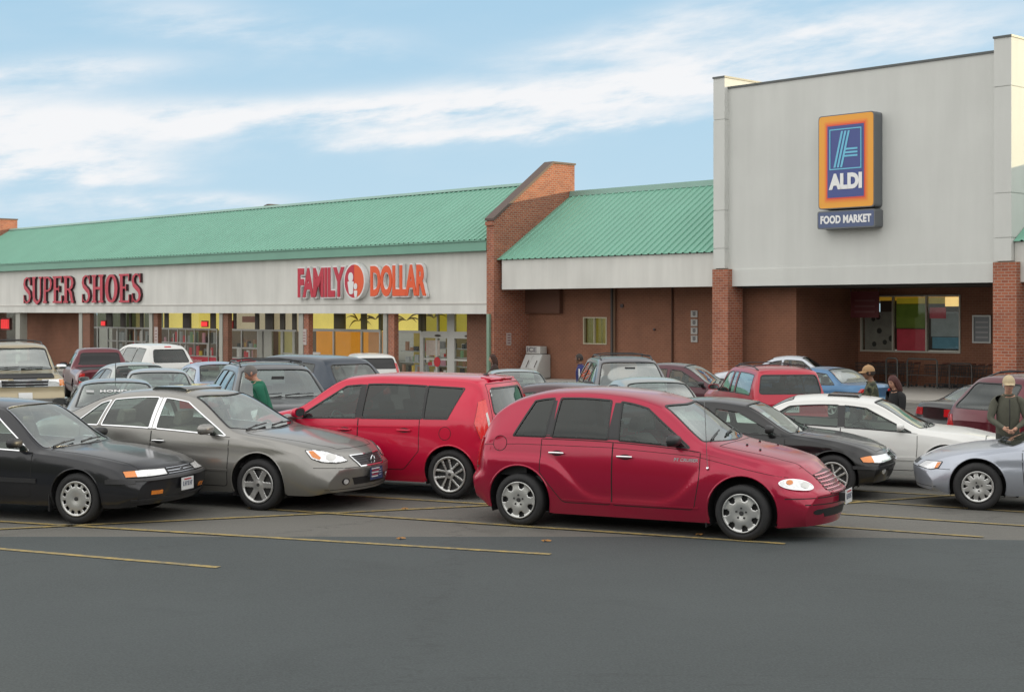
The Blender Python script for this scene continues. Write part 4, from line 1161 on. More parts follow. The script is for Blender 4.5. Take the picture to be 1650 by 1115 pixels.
def far_cars():
    dk = paint('paint_dark_grey', (.045,.047,.05), .5)
    sil = paint('paint_silver', (.36,.37,.37), .6)
    silg = paint('paint_silver_green', (.34,.37,.35), .55)
    mar = paint('paint_maroon', (.11,.012,.022), .4)
    # tan sport utility, far left, facing the camera
    tan = paint('paint_tan', (.37,.31,.20), .4)
    def ex(c):
        c.decal('hood_guard', ('front',), rounded([(-.66,1.03),(.66,1.03),(.62,1.125),(-.62,1.125)], .03), mat('bug_shield', (.015,.015,.016), .25), .02)
        g = c.decal('grille', ('front',), [(-.50,.83),(.50,.83),(.52,.99),(-.52,.99)], grilledk_m, .012)
        c.strips('grille_bar', [(('front',), [(-.50,z), (.50,z)]) for z in (.845,.91,.975)], chrome_m, .018, .02, g)
        c.decal('license_plate', ('front',), [(-.15,.56),(.15,.56),(.15,.70),(-.15,.70)], plate_m, .06)
    P = boxcar(4.75, 1.88, 1.80, 1.0, 3.75, 1.16, 1.17, 1.08, 2.75, 3.35, .12, kf=.08, cf=.07, kr=.06, RW=.70, Rt=.37, ar=.43, fp=[(.3,-.08),(.45,0),(.6,.02),(.68,-.04),(1.1,-.06)])
    far('sport_utility', 'tan sport utility vehicle with dark hood guard and amber corner lamps at the left edge', 'car', P, tan,
        [(.45,1.25,.5,1.27), (1.33,2.1,1.35,2.08), (2.2,3.15,2.18,2.62)], (2.80, 3.32), ('rear', 1.2, 1.62, .62, .58), -66, (24, 66),
        hl=[([(24,.84),(52,.84),(52,1.00),(24,1.00)], [(44,.85),(52,.85),(52,.99),(44,.99)])], tl=TL1, bumper=chrome_m, rack=(.6, 2.4), extra=ex, mirm=chrome_m, light=True)
    # the amber corner is a lamp of its own
    # maroon pickup behind it
    P = boxcar(5.2, 1.92, 1.72, 1.05, 4.25, 1.12, 1.10, .98, 2.9, 3.75, .15, Rt=.37, ar=.43, kf=.12, cf=.08, RW=.66)
    P['zc'] = [(0,1.02),(.04,1.09),(1.0,1.10),(1.95,1.10),(2.02,1.14),(2.14,1.60),(2.22,1.68),(2.5,1.72),(3.0,1.72),(3.2,1.66),(3.85,1.14),(4.2,1.11),(4.95,1.02),(5.15,.96),(5.2,.86)]
    P['zr'] = [(0,.98),(.04,1.05),(1.0,1.07),(1.95,1.07),(2.04,1.09),(2.14,1.50),(2.24,1.58),(2.5,1.61),(3.0,1.61),(3.17,1.55),(3.78,1.10),(4.2,1.05),(4.95,.96),(5.2,.78)]
    P['zb'] = [(0,.92),(2.0,1.02),(2.2,1.09),(3.7,1.06),(4.2,.98),(4.9,.88),(5.2,.6)]; P['cab'] = (2.2, 3.75)
    def ex(c):
        c.decal('bed_cover', ('top',), rounded([(.10,-.74),(1.92,-.74),(1.92,.74),(.10,.74)], .04), mat('vinyl_cover', (.014,.014,.016), .55), .012)
    far('pickup_truck', 'maroon pickup truck with black rear window, right of the tan sport utility vehicle', 'pickup truck', P, mar,
        [(2.32,3.60,2.34,3.05,dict(top=.06))], (3.22, 3.80), ('rear', 1.18, 1.56, .66, .60, mat('blacked_glass', (.006,.006,.007), .12), 2.6), 112, (158, 52), tl=[([(40,.62),(47,.62),(47,.98),(40,.98)],)], bumper=chrome_m, tint=True, extra=ex, sc=.93)
    # grey compact with window lettering
    def ex(c):
        p, n = c.cast(('rear',), 0, 1.17)
        t = text('window_lettering', 'HONDA', .085, mat('decal_white', (.65,.65,.65), .5), c.root, (p.x-.01, 0, 1.235), .001, .003, 1.55, 1.15, rot=(0,0,0))
        c.decal('window_lettering', ('rear',), [(.36,1.20),(.48,1.205),(.48,1.235),(.36,1.23)], mat('decal_faint', (.42,.43,.43), .5), .012)
        q, n2 = c.cast(('rear',), 0, 1.22)
        t.rotation_euler = Matrix(((0, n2.z, n2.x), (-1, 0, 0), (0, -n2.x, n2.z))).to_euler() if False else Vector(n2).to_track_quat('Z', 'Y').to_euler()
        t.location = q+n2*.006
        a = MB(); p, n = c.cast(('top',), 1.35, 0); a.tube([p, p+Vector((-.10,0,.28))], .006, 6); a.build('antenna', trim_m, c.root)
    P = sed(L=4.4, W=1.70, H=1.40, xrb=.40, xrr=1.15, xrf=2.2, xc=3.0, fw=3.55, rw=.95, kr=.20)
    far('sedan', 'grey compact sedan with white lettering across its rear window, left of the grey-beige sedan', 'car', P, paint('paint_grey', (.19,.20,.20), .5),
        [(.72,1.80,1.14,1.78), (1.88,2.76,1.86,2.1)], (2.22, 2.96), ('top', .42, 1.13), 107, (183, 93), tl=[([(22,.68),(50,.68),(51,.84),(22,.84)],)], plate_end=('rear', .62), extra=ex, doors=[('rear_door',.98,1.83),('front_door',1.84,2.84)], rg=shield_m)
    # two pale sedans behind it
    far('sedan', 'pale silver sedan seen over the roof of the grey compact sedan', 'car', sed(H=1.42), sil, SW, (2.38, 3.16), ('top', .66, 1.26), 104, (254, 78), tl=TL1, doors=SD, rg=shield_m)
    def ex(c):
        m = MB(); m.box(.06, .30, -.62, .62, 1.16, 1.20); m.box(.12, .2, -.55, -.50, 1.0, 1.165); m.box(.12, .2, .5, .55, 1.0, 1.165); m.build('rear_spoiler', trim_m, c.root, bevel=.01)
    far('sedan', 'small pale green sedan with dark rear spoiler in front of the white minivan', 'car', sed(H=1.40), silg, SW, (2.38, 3.16), ('top', .66, 1.26), 118, (206, 66), tl=TL1, extra=ex)
    # white minivan
    P = boxcar(4.85, 1.92, 1.75, 1.0, 3.95, 1.08, 1.06, .86, 2.75, 3.75, .42, .45, RW=.62, cr=.10)
    far('minivan', 'white minivan seen from its rear left corner in front of the shoe store', 'minivan', P, paint('paint_white_van', (.62,.62,.60), 0),
        [(.62,1.45,.72,1.45,dict(r=.10)), (1.50,2.45,1.5,2.43), (2.53,3.6,2.51,2.72)], (2.82, 3.72), ('rear', 1.12, 1.56, .66, .56), 128, (232, 45), tl=[([(40,.80),(49,.80),(49,1.10),(41,1.10)],)], tint=True, bumper=None,
        extra=lambda c: c.decal('brake_lamp', ('rear',), [(-.12,1.63),(.12,1.63),(.12,1.665),(-.12,1.665)], redlens_m, .01), sc=1.0)
    # blue sedan
    far('sedan', 'light blue sedan seen between the silver sedan and the charcoal sport utility vehicle', 'car', sed(L=4.7, H=1.43, xrr=1.4), paint('paint_sky_blue', (.26,.33,.45), .5),
        SW, (2.38, 3.16), ('top', .66, 1.35), 118, (336, 64), tl=TL1, hl=HL1, doors=SD)
    # charcoal sport utility, facing the camera
    P = boxcar(4.70, 1.86, 1.63, .98, 3.70, 1.06, 1.10, .93, 2.55, 3.42, .30, RW=.62, kf=.26, cf=.14, Rt=.35)
    far('sport_utility', 'charcoal sport utility vehicle facing the camera with bright headlamp, behind the man in green', 'car', P, dk,
        [(.62,1.35,.70,1.37,dict(r=.08)), (1.42,2.15,1.44,2.13), (2.24,3.2,2.22,2.48)], (2.60, 3.38), ('rear', 1.12, 1.46, .6, .54), -72, (440, 91),
        hl=[([(20,.76),(44,.79),(49,.93),(42,.96),(22,.86)],)], tl=TL1, rack=(.7, 2.3), mirm=chrome_m, doors=[('rear_door',1.1,2.18,.4),('front_door',2.19,3.3,.4)])
    # dark blue minivan
    P = boxcar(4.95, 1.96, 1.70, 1.02, 4.05, 1.06, 1.06, .86, 2.75, 3.8, .50, .5, RW=.62, cr=.12)
    far('minivan', 'dark slate blue minivan showing its red tail lamp and sloping rear window', 'minivan', P, paint('paint_slate', (.018,.030,.048), .4),
        [(.70,1.55,.85,1.55,dict(r=.12)), (1.62,2.55,1.62,2.5), (2.63,3.65,2.61,2.75)], (2.82, 3.76), ('rear', 1.12, 1.52, .68, .56), 139, (466, 72), tl=[([(34,.86),(49,.88),(52,1.02),(46,1.10),(38,1.10)],)], tint=True, rg=glass_m)
    # white van
    P = boxcar(5.0, 1.85, 1.52, 1.0, 4.05, .95, .98, .8, 2.9, 3.8, .22, RW=.68)
    far('van', 'white van with black rear window partly hidden behind the slate blue minivan', 'van', P, paint('paint_white_van', (.62,.62,.60), 0),
        [(.5,1.5,.55,1.5), (1.6,2.6,1.6,2.58), (2.7,3.65,2.68,2.9)], (2.95, 3.76), ('rear', 1.0, 1.38, .72, .62), 104, (592, 42), tl=[([(43,.8),(48,.8),(48,1.2),(43,1.2)],)], tint=True, rg=mat('blacked_glass', (.006,.006,.007), .12))
    # teal silver sedan roof in front of the ice freezer
    far('sedan', 'pale silver-green sedan facing the camera in front of the ice freezer', 'car', sed(H=1.43), silg, SW, (2.38, 3.16), ('top', .66, 1.26), -84, (832, 70), hl=HL1, doors=None)
    far('sedan', 'dark maroon sedan whose roof shows between the bright red and dark red hatchbacks', 'car', sed(H=1.41), paint('paint_dark_maroon', (.05,.01,.014), .4), SW, (2.38, 3.16), ('top', .66, 1.26), 150, (868, 92), hl=HL1, tl=TL1)
    # grey sport utility with rack, facing the camera
    P = boxcar(4.60, 1.82, 1.70, .95, 3.62, 1.08, 1.08, .92, 2.5, 3.3, .25, RW=.62)
    far('sport_utility', 'grey sport utility vehicle with roof rack facing the camera beside the man in navy', 'car', P, paint('paint_mid_grey', (.12,.12,.13), .5),
        [(.55,1.3,.62,1.32), (1.38,2.1,1.40,2.08), (2.2,3.1,2.18,2.42)], (2.55, 3.26), ('rear', 1.15, 1.52, .6, .54), -86, (1010, 71), sc=1.04, hl=HL1, tl=TL1, rack=(.7, 2.3), mirm=trim_m)
    far('hatchback', 'pale silver hatchback facing the camera just behind the dark red hatchback', 'car', sed(L=4.2, H=1.46, xrb=.2, xrr=.9, xrf=2.05, xc=2.95, fw=3.35, rw=.8, RW=.58), silg,
        [(.5,1.6,.85,1.58), (1.7,2.7,1.68,1.95)], (2.10, 2.90), ('top', .24, .85), -82, (1058, 87), hl=HL1)
    # maroon sedan
    far('sedan', 'maroon sedan with pale windshield between the grey sport utility vehicle and the red one', 'car', sed(L=4.75, H=1.45, W=1.82), paint('paint_plum', (.07,.014,.024), .45),
        SW, (2.38, 3.16), ('top', .66, 1.26), -24, (1112, 58), sc=1.08, hl=HL1, doors=SD, mirm=trim_m)
    # red sport utility seen from behind
    redp = paint('paint_red_suv', (.42,.012,.035), .25)
    P = boxcar(4.45, 1.73, 1.66, .92, 3.65, 1.04, 1.06, .95, 2.5, 3.2, .22, .25, RW=.66, kf=.08, kr=.06, cr=.05, cf=.07)
    far('sport_utility', 'red sport utility vehicle seen from behind with large dark rear window and roof rack', 'car', P, redp,
        [(.42,1.55,.50,1.55), (1.62,1.95,1.64,1.93), (2.03,3.0,2.01,2.4)], (2.55, 3.16), ('rear', 1.10, 1.50, .70, .62), 98, (1226, 70), tl=[([(42,.74),(48,.74),(48,.98),(42,.98)],)], rack=(.5, 2.2), tint=False, plate_end=('rear', .78), bumper=trim_m, rg=tint_m, light=True, gl=shield_m)
    # white and blue sedans near the supermarket
    far('sedan', 'white sedan parked by the left brick pillar of the supermarket', 'car', sed(L=4.8, H=1.42, xrr=1.35, xrf=2.3), paint('paint_white_far', (.5,.53,.58), .2), SW, (2.38, 3.16), ('top', .66, 1.32), 158, (1250, 44), tl=TL1, dz=.30)
    far('sedan', 'metallic blue sedan with oval red tail lamp left of the man in camouflage', 'car', sed(L=5.0, W=1.86, H=1.42, deck=.98, xrb=.75, xrr=1.5, xrf=2.5, xc=3.45, fw=3.95, rw=1.1, cr=.16, kr=.3), paint('paint_blue', (.06,.16,.30), .5),
        [(1.0,2.1,1.45,2.08), (2.18,3.2,2.16,2.4)], (2.52, 3.4), ('top', .8, 1.5), 130, (1308, 55), tl=[([(28,.70),(46,.68),(51,.76),(46,.86),(30,.83)],)], dz=.1, rg=shield_m)
    # right edge: dark pickup and maroon wagon
    far('sedan', 'black sedan whose tail shows left of the maroon sport utility vehicle', 'car', sed(L=4.7, H=1.38), paint('paint_black_far', (.014,.015,.016), .2), SW, (2.38, 3.16), ('top', .66, 1.26), 20, (1640, 72), tl=TL1, mold=False)
    P = boxcar(4.75, 1.84, 1.72, .98, 3.75, 1.06, 1.06, .92, 2.7, 3.45, .62, .4, RW=.60, cr=.13, kr=.2)
    far('sport_utility', 'maroon sport utility vehicle behind the man in the olive jacket at the right edge', 'car', P, mar,
        [(.66,1.42,.98,1.42,dict(r=.05)), (1.5,2.25,1.5,2.23), (2.35,3.3,2.33,2.6)], (2.75, 3.42), ('rear', 1.12, 1.56, .62, .54), 28, (1722, 88), tl=[([(30,.66),(52,.66),(52,1.0),(40,1.0)], [(42,.67),(51,.67),(51,.74),(42,.74)])], rack=(.9, 2.5), tint=True)
# ================================================================ the lot
def asphalt(name, base, warm, dark=.55):
    m = bpy.data.materials.new(name); m.use_nodes = True; nt = m.node_tree; b = nt.nodes['Principled BSDF']
    N = nt.nodes.new; Lk = nt.links.new
    tc = N('ShaderNodeTexCoord')
    n1 = N('ShaderNodeTexNoise'); n1.inputs['Scale'].default_value = .22; n1.inputs['Detail'].default_value = 6; n1.inputs['Roughness'].default_value = .6
    n2 = N('ShaderNodeTexNoise'); n2.inputs['Scale'].default_value = 55.; n2.inputs['Detail'].default_value = 3
    n3 = N('ShaderNodeTexNoise'); n3.inputs['Scale'].default_value = 3.; n3.inputs['Detail'].default_value = 8; n3.inputs['Roughness'].default_value = .7
    mp = N('ShaderNodeMapping'); mp.inputs['Scale'].default_value = (.25, 1.6, 1); mp.inputs['Rotation'].default_value = (0, 0, .5)
    Lk(tc.outputs['Object'], mp.inputs[0]); Lk(mp.outputs[0], n3.inputs['Vector'])
    for n in (n1, n2): Lk(tc.outputs['Object'], n.inputs['Vector'])
    def mix(a, bb, f, t='MIX'):
        x = N('ShaderNodeMix'); x.data_type = 'RGBA'; x.blend_type = t
        for k, v in (('A', a), ('B', bb)):
            if isinstance(v, tuple): x.inputs[k].default_value = (*v, 1)
            else: Lk(v, x.inputs[k])
        if isinstance(f, float): x.inputs['Factor'].default_value = f
        else: Lk(f, x.inputs['Factor'])
        return x.outputs['Result']
    def ramp(s, a, c):
        r = N('ShaderNodeMapRange'); r.inputs['From Min'].default_value = a; r.inputs['From Max'].default_value = c; Lk(s, r.inputs['Value']); return r.outputs[0]
    c = mix(tuple(q*.86 for q in base), tuple(q*1.14 for q in base), ramp(n1.outputs[0], .35, .68))
    c = mix(c, warm, ramp(n3.outputs[0], .52, .95))
    sp = ramp(n2.outputs[0], .35, .7)
    c = mix(c, tuple(q*1.7 for q in base), sp); 
    x = N('ShaderNodeMath'); x.operation = 'MULTIPLY'; x.inputs[1].default_value = .48; Lk(sp, x.inputs[0]); nt.nodes[-2] if False else None
    c2 = mix(mix(tuple(q*.86 for q in base), tuple(q*1.14 for q in base), ramp(n1.outputs[0], .35, .68)), tuple(q*1.8 for q in base), x.outputs[0])
    c2 = mix(c2, warm, ramp(n3.outputs[0], .55, 1.05))
    # oil drips and old stains
    n4 = N('ShaderNodeTexNoise'); n4.inputs['Scale'].default_value = .9; n4.inputs['Detail'].default_value = 5; n4.inputs['Roughness'].default_value = .55; n4.inputs['Distortion'].default_value = .6; Lk(tc.outputs['Object'], n4.inputs['Vector'])
    st = N('ShaderNodeMath'); st.operation = 'MULTIPLY'; st.inputs[1].default_value = dark*.9; Lk(ramp(n4.outputs[0], .60, .78), st.inputs[0]); c2 = mix(c2, tuple(q*.45 for q in base), st.outputs[0])
    # hairline cracks
    v = N('ShaderNodeTexVoronoi'); v.feature = 'DISTANCE_TO_EDGE'; v.inputs['Scale'].default_value = .16
    ds = N('ShaderNodeVectorMath'); ds.operation = 'ADD'; sc = N('ShaderNodeVectorMath'); sc.operation = 'SCALE'; sc.inputs['Scale'].default_value = 1.6
    Lk(n3.outputs['Color'], sc.inputs[0]); Lk(tc.outputs['Object'], ds.inputs[0]); Lk(sc.outputs[0], ds.inputs[1]); Lk(ds.outputs[0], v.inputs['Vector'])
    cr = ramp(v.outputs['Distance'], .0045, .001)
    cm = N('ShaderNodeMath'); cm.operation = 'MULTIPLY'; cm.inputs[1].default_value = dark; Lk(cr, cm.inputs[0])
    c2 = mix(c2, (.018,.018,.018), cm.outputs[0])
    Lk(c2, b.inputs['Base Color'])
    b.inputs['Roughness'].default_value = .82; b.inputs['Specular IOR Level'].default_value = .35
    bp = N('ShaderNodeBump'); bp.inputs['Strength'].default_value = .5; bp.inputs['Distance'].default_value = .006
    Lk(n2.outputs[0], bp.inputs['Height']); Lk(bp.outputs[0], b.inputs['Normal'])
    return m

def lot():
    ys = [-1500,-600,-250,-120,-60,-30,-15,-8,-4,0,4,7,10,12,14,15,16,16.77]+[17.5+1.0*i for i in range(60)]+[80+4*i for i in range(20)]+[170,200,260,400,700,1500]
    xs = [-1500,-700,-350,-200,-150]+[-120+4*i for i in range(22)]+[-32+1.0*i for i in range(70)]+[42+5*i for i in range(10)]+[110,150,250,450,800,1500]
    def sheet(ya, yb, xa, xb, dz, name, m):
        Y = [y for y in ys if ya <= y <= yb]; X = [x for x in xs if xa <= x <= xb]; n = len(X); mb = MB()
        mb.add([(x, y, ground(x, y)+dz) for y in Y for x in X], [(j*n+i, j*n+i+1, (j+1)*n+i+1, (j+1)*n+i) for j in range(len(Y)-1) for i in range(n-1)])
        return tag(mb.build(name, m, smooth=True), kind='structure')
    sheet(-1500, 1500, -1500, 1500, 0, 'parking_lot_ground', asphalt('asphalt_old', (.105,.102,.092), (.150,.138,.112)))
    sheet(-60, 16.77, -60, 42, .004, 'near_dark_asphalt', asphalt('asphalt_near_dark', (.050,.058,.059), (.064,.072,.072), .30))  # sheet laid over the near lot in a darker blue-grey tone
    # painted stall lines
    m = bpy.data.materials.new('road_paint_yellow'); m.use_nodes = True; nt = m.node_tree; b = nt.nodes['Principled BSDF']
    tc = nt.nodes.new('ShaderNodeTexCoord'); n = nt.nodes.new('ShaderNodeTexNoise'); n.inputs['Scale'].default_value = 9; n.inputs['Detail'].default_value = 8; n.inputs['Roughness'].default_value = .7
    nt.links.new(tc.outputs['Object'], n.inputs['Vector'])
    r = nt.nodes.new('ShaderNodeMapRange'); r.inputs['From Min'].default_value = .36; r.inputs['From Max'].default_value = .62; nt.links.new(n.outputs[0], r.inputs['Value'])
    x = nt.nodes.new('ShaderNodeMix'); x.data_type = 'RGBA'; x.inputs['A'].default_value = (.40,.29,.09,1); x.inputs['B'].default_value = (.16,.14,.09,1)
    nt.links.new(r.outputs[0], x.inputs['Factor']); nt.links.new(x.outputs['Result'], b.inputs['Base Color']); b.inputs['Roughness'].default_value = .8
    white = mat('road_paint_white', (.30,.30,.28), .8, noise=.35, nscale=6)
    lines = [(-60,880,352,915),(-80,836,887,894),(400,819,1265,877),(560,799,1585,866),(960,803,1700,851),(1150,793,1700,829),(1240,783,1560,801),
             (-40,855,830,813),(1300,816,1600,794),(560,776,760,788)]
    for i, (a, b_, c, d) in enumerate(lines):
        p, q = pix_ground(a, b_), pix_ground(c, d); w = .046
        t = (q-p); t.z = 0; ln = t.length; t.normalize(); nn = Vector((-t.y, t.x, 0)); k = max(2, int(ln/.5)); vs = []
        for j in range(k+1):
            u = p+(q-p)*(j/k)
            for s in (-1, 1):
                v = u+nn*w*s; vs.append((v.x, v.y, ground(v.x, v.y)+.010+.001*(i % 3)))
        mb = MB(); mb.add(vs, [(2*j, 2*j+1, 2*j+3, 2*j+2) for j in range(k)])
        tag(mb.build('parking_line', m), kind='structure')
    for a, b_, c, d in [(1425,678,1560,672),(1452,656,1560,655)]:
        p, q = pix_ground(a, b_), pix_ground(c, d); t = (q-p).normalized(); nn = Vector((-t.y, t.x, 0)).normalized()
        mb = MB(); k = 8; vs = []
        for j in range(k+1):
            u = p+(q-p)*(j/k)
            for s in (-1, 1): v = u+nn*.10*s; vs.append((v.x, v.y, ground(v.x, v.y)+.014))
        mb.add(vs, [(2*j, 2*j+1, 2*j+3, 2*j+2) for j in range(k)]); tag(mb.build('parking_line', white), kind='structure')
    # fallen leaves
    lm = mat('dry_leaf', (.33,.16,.04), .8, noise=.3, nscale=40)
    for px, py, r, l in ((646,869,.6,'small brown fallen leaf on the asphalt below the bright red hatchback'), (1126,863,2.,'small curled fallen leaf on the asphalt under the dark red hatchback'), (880,873,.2,'small brown fallen leaf beside the end of the long yellow line'), (652,821,1.,'dark fallen leaf near the rear wheel of the bright red hatchback')):
        p = pix_ground(px, py); mb = MB(); n = 9
        mb.add([(0,0,.02)]+[(.045*(1+.35*(-1)**k)*math.cos(2*PI*k/n), .035*(1+.3*(-1)**k)*math.sin(2*PI*k/n), .012+.012*math.sin(k*2.3)) for k in range(n)], [(0, 1+k, 1+(k+1) % n) for k in range(n)])
        o = mb.build('fallen_leaf', lm); o.location = (p.x, p.y, p.z+.006); o.rotation_euler = (0,0,r); tag(o, l, 'leaf', 'fallen leaves')

# ================================================================ buildings
ANG = math.atan2(EY, EX)
ORG = Vector((T0*NX, T0*NY, 0))
def Bx(px, d=0.):
    r = (px-825)/F; Y = (T0+d)/(NX*r+NY); return Y*(.688*r-.7257)
def Zp(px, py, d=0.):
    r = (px-825)/F; Y = (T0+d)/(NX*r+NY); return HC-(py-500)/F*Y
def froot(name, label, cat, b=0., group=None):
    e = empty(name, (ORG.x+EX*b, ORG.y+EY*b, 0), ANG, label, cat, group); return e

def brick(name, c1, c2, mortar, scale=1.):
    m = bpy.data.materials.new(name); m.use_nodes = True; nt = m.node_tree; b = nt.nodes['Principled BSDF']; N = nt.nodes.new; Lk = nt.links.new
    tc = N('ShaderNodeTexCoord'); sp = N('ShaderNodeSeparateXYZ'); Lk(tc.outputs['Object'], sp.inputs[0])
    ad = N('ShaderNodeMath'); Lk(sp.outputs[0], ad.inputs[0]); Lk(sp.outputs[1], ad.inputs[1])
    cb = N('ShaderNodeCombineXYZ'); Lk(ad.outputs[0], cb.inputs[0]); Lk(sp.outputs[2], cb.inputs[1])
    t = N('ShaderNodeTexBrick'); Lk(cb.outputs[0], t.inputs['Vector'])
    t.inputs['Color1'].default_value = (*c1, 1); t.inputs['Color2'].default_value = (*c2, 1); t.inputs['Mortar'].default_value = (*mortar, 1)
    t.inputs['Scale'].default_value = 1.; t.inputs['Brick Width'].default_value = .29*scale; t.inputs['Row Height'].default_value = .112*scale; t.inputs['Mortar Size'].default_value = .013*scale; t.inputs['Bias'].default_value = -.1
    n = N('ShaderNodeTexNoise'); n.inputs['Scale'].default_value = 1.1; n.inputs['Detail'].default_value = 5; Lk(tc.outputs['Object'], n.inputs['Vector'])
    x = N('ShaderNodeMix'); x.data_type = 'RGBA'; x.blend_type = 'MULTIPLY'; x.inputs['Factor'].default_value = .6; Lk(t.outputs['Color'], x.inputs['A'])
    r = N('ShaderNodeMapRange'); r.inputs['To Min'].default_value = .55; r.inputs['To Max'].default_value = 1.35; Lk(n.outputs[0], r.inputs['Value']); Lk(r.outputs[0], x.inputs['B'])
    Lk(x.outputs['Result'], b.inputs['Base Color']); b.inputs['Roughness'].default_value = .88
    bp = N('ShaderNodeBump'); bp.inputs['Strength'].default_value = .6; bp.inputs['Distance'].default_value = .01; bp.invert = True; Lk(t.outputs['Fac'], bp.inputs['Height']); Lk(bp.outputs[0], b.inputs['Normal'])
    return m
def stucco(name, col, streak=.10):
    m = bpy.data.materials.new(name); m.use_nodes = True; nt = m.node_tree; b = nt.nodes['Principled BSDF']; N = nt.nodes.new; Lk = nt.links.new
    tc = N('ShaderNodeTexCoord'); mp = N('ShaderNodeMapping'); mp.inputs['Scale'].default_value = (1.4, 1.4, .16); Lk(tc.outputs['Object'], mp.inputs[0])
    n = N('ShaderNodeTexNoise'); n.inputs['Scale'].default_value = 1.; n.inputs['Detail'].default_value = 9; n.inputs['Roughness'].default_value = .62; Lk(mp.outputs[0], n.inputs['Vector'])
    n2 = N('ShaderNodeTexNoise'); n2.inputs['Scale'].default_value = .35; n2.inputs['Detail'].default_value = 5; Lk(tc.outputs['Object'], n2.inputs['Vector'])
    mu = N('ShaderNodeMath'); mu.operation = 'ADD'; Lk(n.outputs[0], mu.inputs[0]); Lk(n2.outputs[0], mu.inputs[1])
    r = N('ShaderNodeMapRange'); r.inputs['From Min'].default_value = .7; r.inputs['From Max'].default_value = 1.3; Lk(mu.outputs[0], r.inputs['Value'])
    x = N('ShaderNodeMix'); x.data_type = 'RGBA'; x.inputs['A'].default_value = (*[c*(1-streak*1.5) for c in col], 1); x.inputs['B'].default_value = (*[min(1, c*(1+streak*.6)) for c in col], 1)
    Lk(r.outputs[0], x.inputs['Factor']); Lk(x.outputs['Result'], b.inputs['Base Color']); b.inputs['Roughness'].default_value = .9
    n3 = N('ShaderNodeTexNoise'); n3.inputs['Scale'].default_value = 30; Lk(tc.outputs['Object'], n3.inputs['Vector'])
    bp = N('ShaderNodeBump'); bp.inputs['Strength'].default_value = .3; bp.inputs['Distance'].default_value = .01; Lk(n3.outputs[0], bp.inputs['Height']); Lk(bp.outputs[0], b.inputs['Normal'])
    return m
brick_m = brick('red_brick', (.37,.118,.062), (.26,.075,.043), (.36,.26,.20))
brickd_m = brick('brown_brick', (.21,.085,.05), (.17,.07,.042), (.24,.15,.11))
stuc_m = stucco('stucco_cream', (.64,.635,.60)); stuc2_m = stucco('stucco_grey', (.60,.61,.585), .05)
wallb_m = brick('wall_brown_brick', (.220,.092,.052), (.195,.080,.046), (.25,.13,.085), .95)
green_m = mat('roof_green', (.155,.355,.265), .42, .0, coat=.0, noise=.12, nscale=.5, spec=.5)
greent_m = mat('trim_green', (.15,.33,.25), .5, noise=.1, nscale=1.)
flash_m = mat('flashing', (.20,.34,.29), .45, noise=.15, nscale=.7)
coping_m = mat('coping_dark', (.10,.07,.06), .7)
frame_m = mat('aluminium_frame', (.36,.36,.34), .4, .4)
framed_m = mat('bronze_frame', (.07,.06,.05), .5)
conc_m = mat('concrete_walk', (.34,.32,.29), .85, noise=.15, nscale=2.)
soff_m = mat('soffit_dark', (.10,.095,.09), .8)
shopglass_m = glass('shop_glass', (.90,.92,.90), .015)
roofflat_m = mat('flat_roof', (.12,.12,.12), .9)
pipe_m = mat('pipe_dark', (.06,.05,.045), .6)

def roof_sheet(root, b0, b1, d0, z0, d1, z1, name='roof', pitch=.42):
    mb = MB(); vs = []; fs = []; b = b0; prof = []
    sl = Vector((0, d1-d0, z1-z0)).normalized(); nr = Vector((0, -sl.z, sl.y))
    while b < b1:
        for x, h in ((0, 0), (pitch*.70, 0), (pitch*.76, .055), (pitch*.92, .055)):
            if b+x < b1: prof.append((b+x, h))
        b += pitch
    prof.append((b1, 0))
    for x, h in prof:
        for (d, z) in ((d0, z0), (d1, z1)): vs.append((x, d+nr.y*h, z+nr.z*h))
    n = len(prof); fs = [(2*i, 2*i+2, 2*i+3, 2*i+1) for i in range(n-1)]
    mb.add(vs, fs); return mb.build(name, green_m, root)
def slab(mb, b0, b1, d0, d1, zlo, zhi, mi=0, step=4.):
    """box whose lower edge follows the pavement (zlo is a function of b)"""
    n = max(1, int(abs(b1-b0)/step))
    for i in range(n):
        x0, x1 = lerp(b0, b1, i/n), lerp(b0, b1, (i+1)/n); a, c = zlo(x0), zlo(x1)
        mb.add([(x0,d0,a),(x1,d0,c),(x1,d1,c),(x0,d1,a),(x0,d0,zhi),(x1,d0,zhi),(x1,d1,zhi),(x0,d1,zhi)], [(0,3,2,1),(4,5,6,7),(0,1,5,4),(2,3,7,6)]+([(3,0,4,7)] if i == 0 else [])+([(1,2,6,5)] if i == n-1 else []), mi)
zw = lambda b: facade_ground(b)+.13

def pavement():
    mb = MB(); bs = [-140+2.5*i for i in range(74)]; rows = [(-3.2, -.13), (-3.2, 0), (-3.05, .01), (2.4, .02)]
    n = len(rows); vs = [(b, d, facade_ground(b)+.13+z) for b in bs for d, z in rows]
    mb.add(vs, [(i*n+j, (i+1)*n+j, (i+1)*n+j+1, i*n+j+1) for i in range(len(bs)-1) for j in range(n-1)])
    mb.box(Bx(1176), Bx(1650)+6, 2.4, 6.2, -1.1, -.798)
    o = mb.build('pavement', conc_m); o.location = ORG; o.rotation_euler = (0,0,ANG); tag(o, kind='structure')

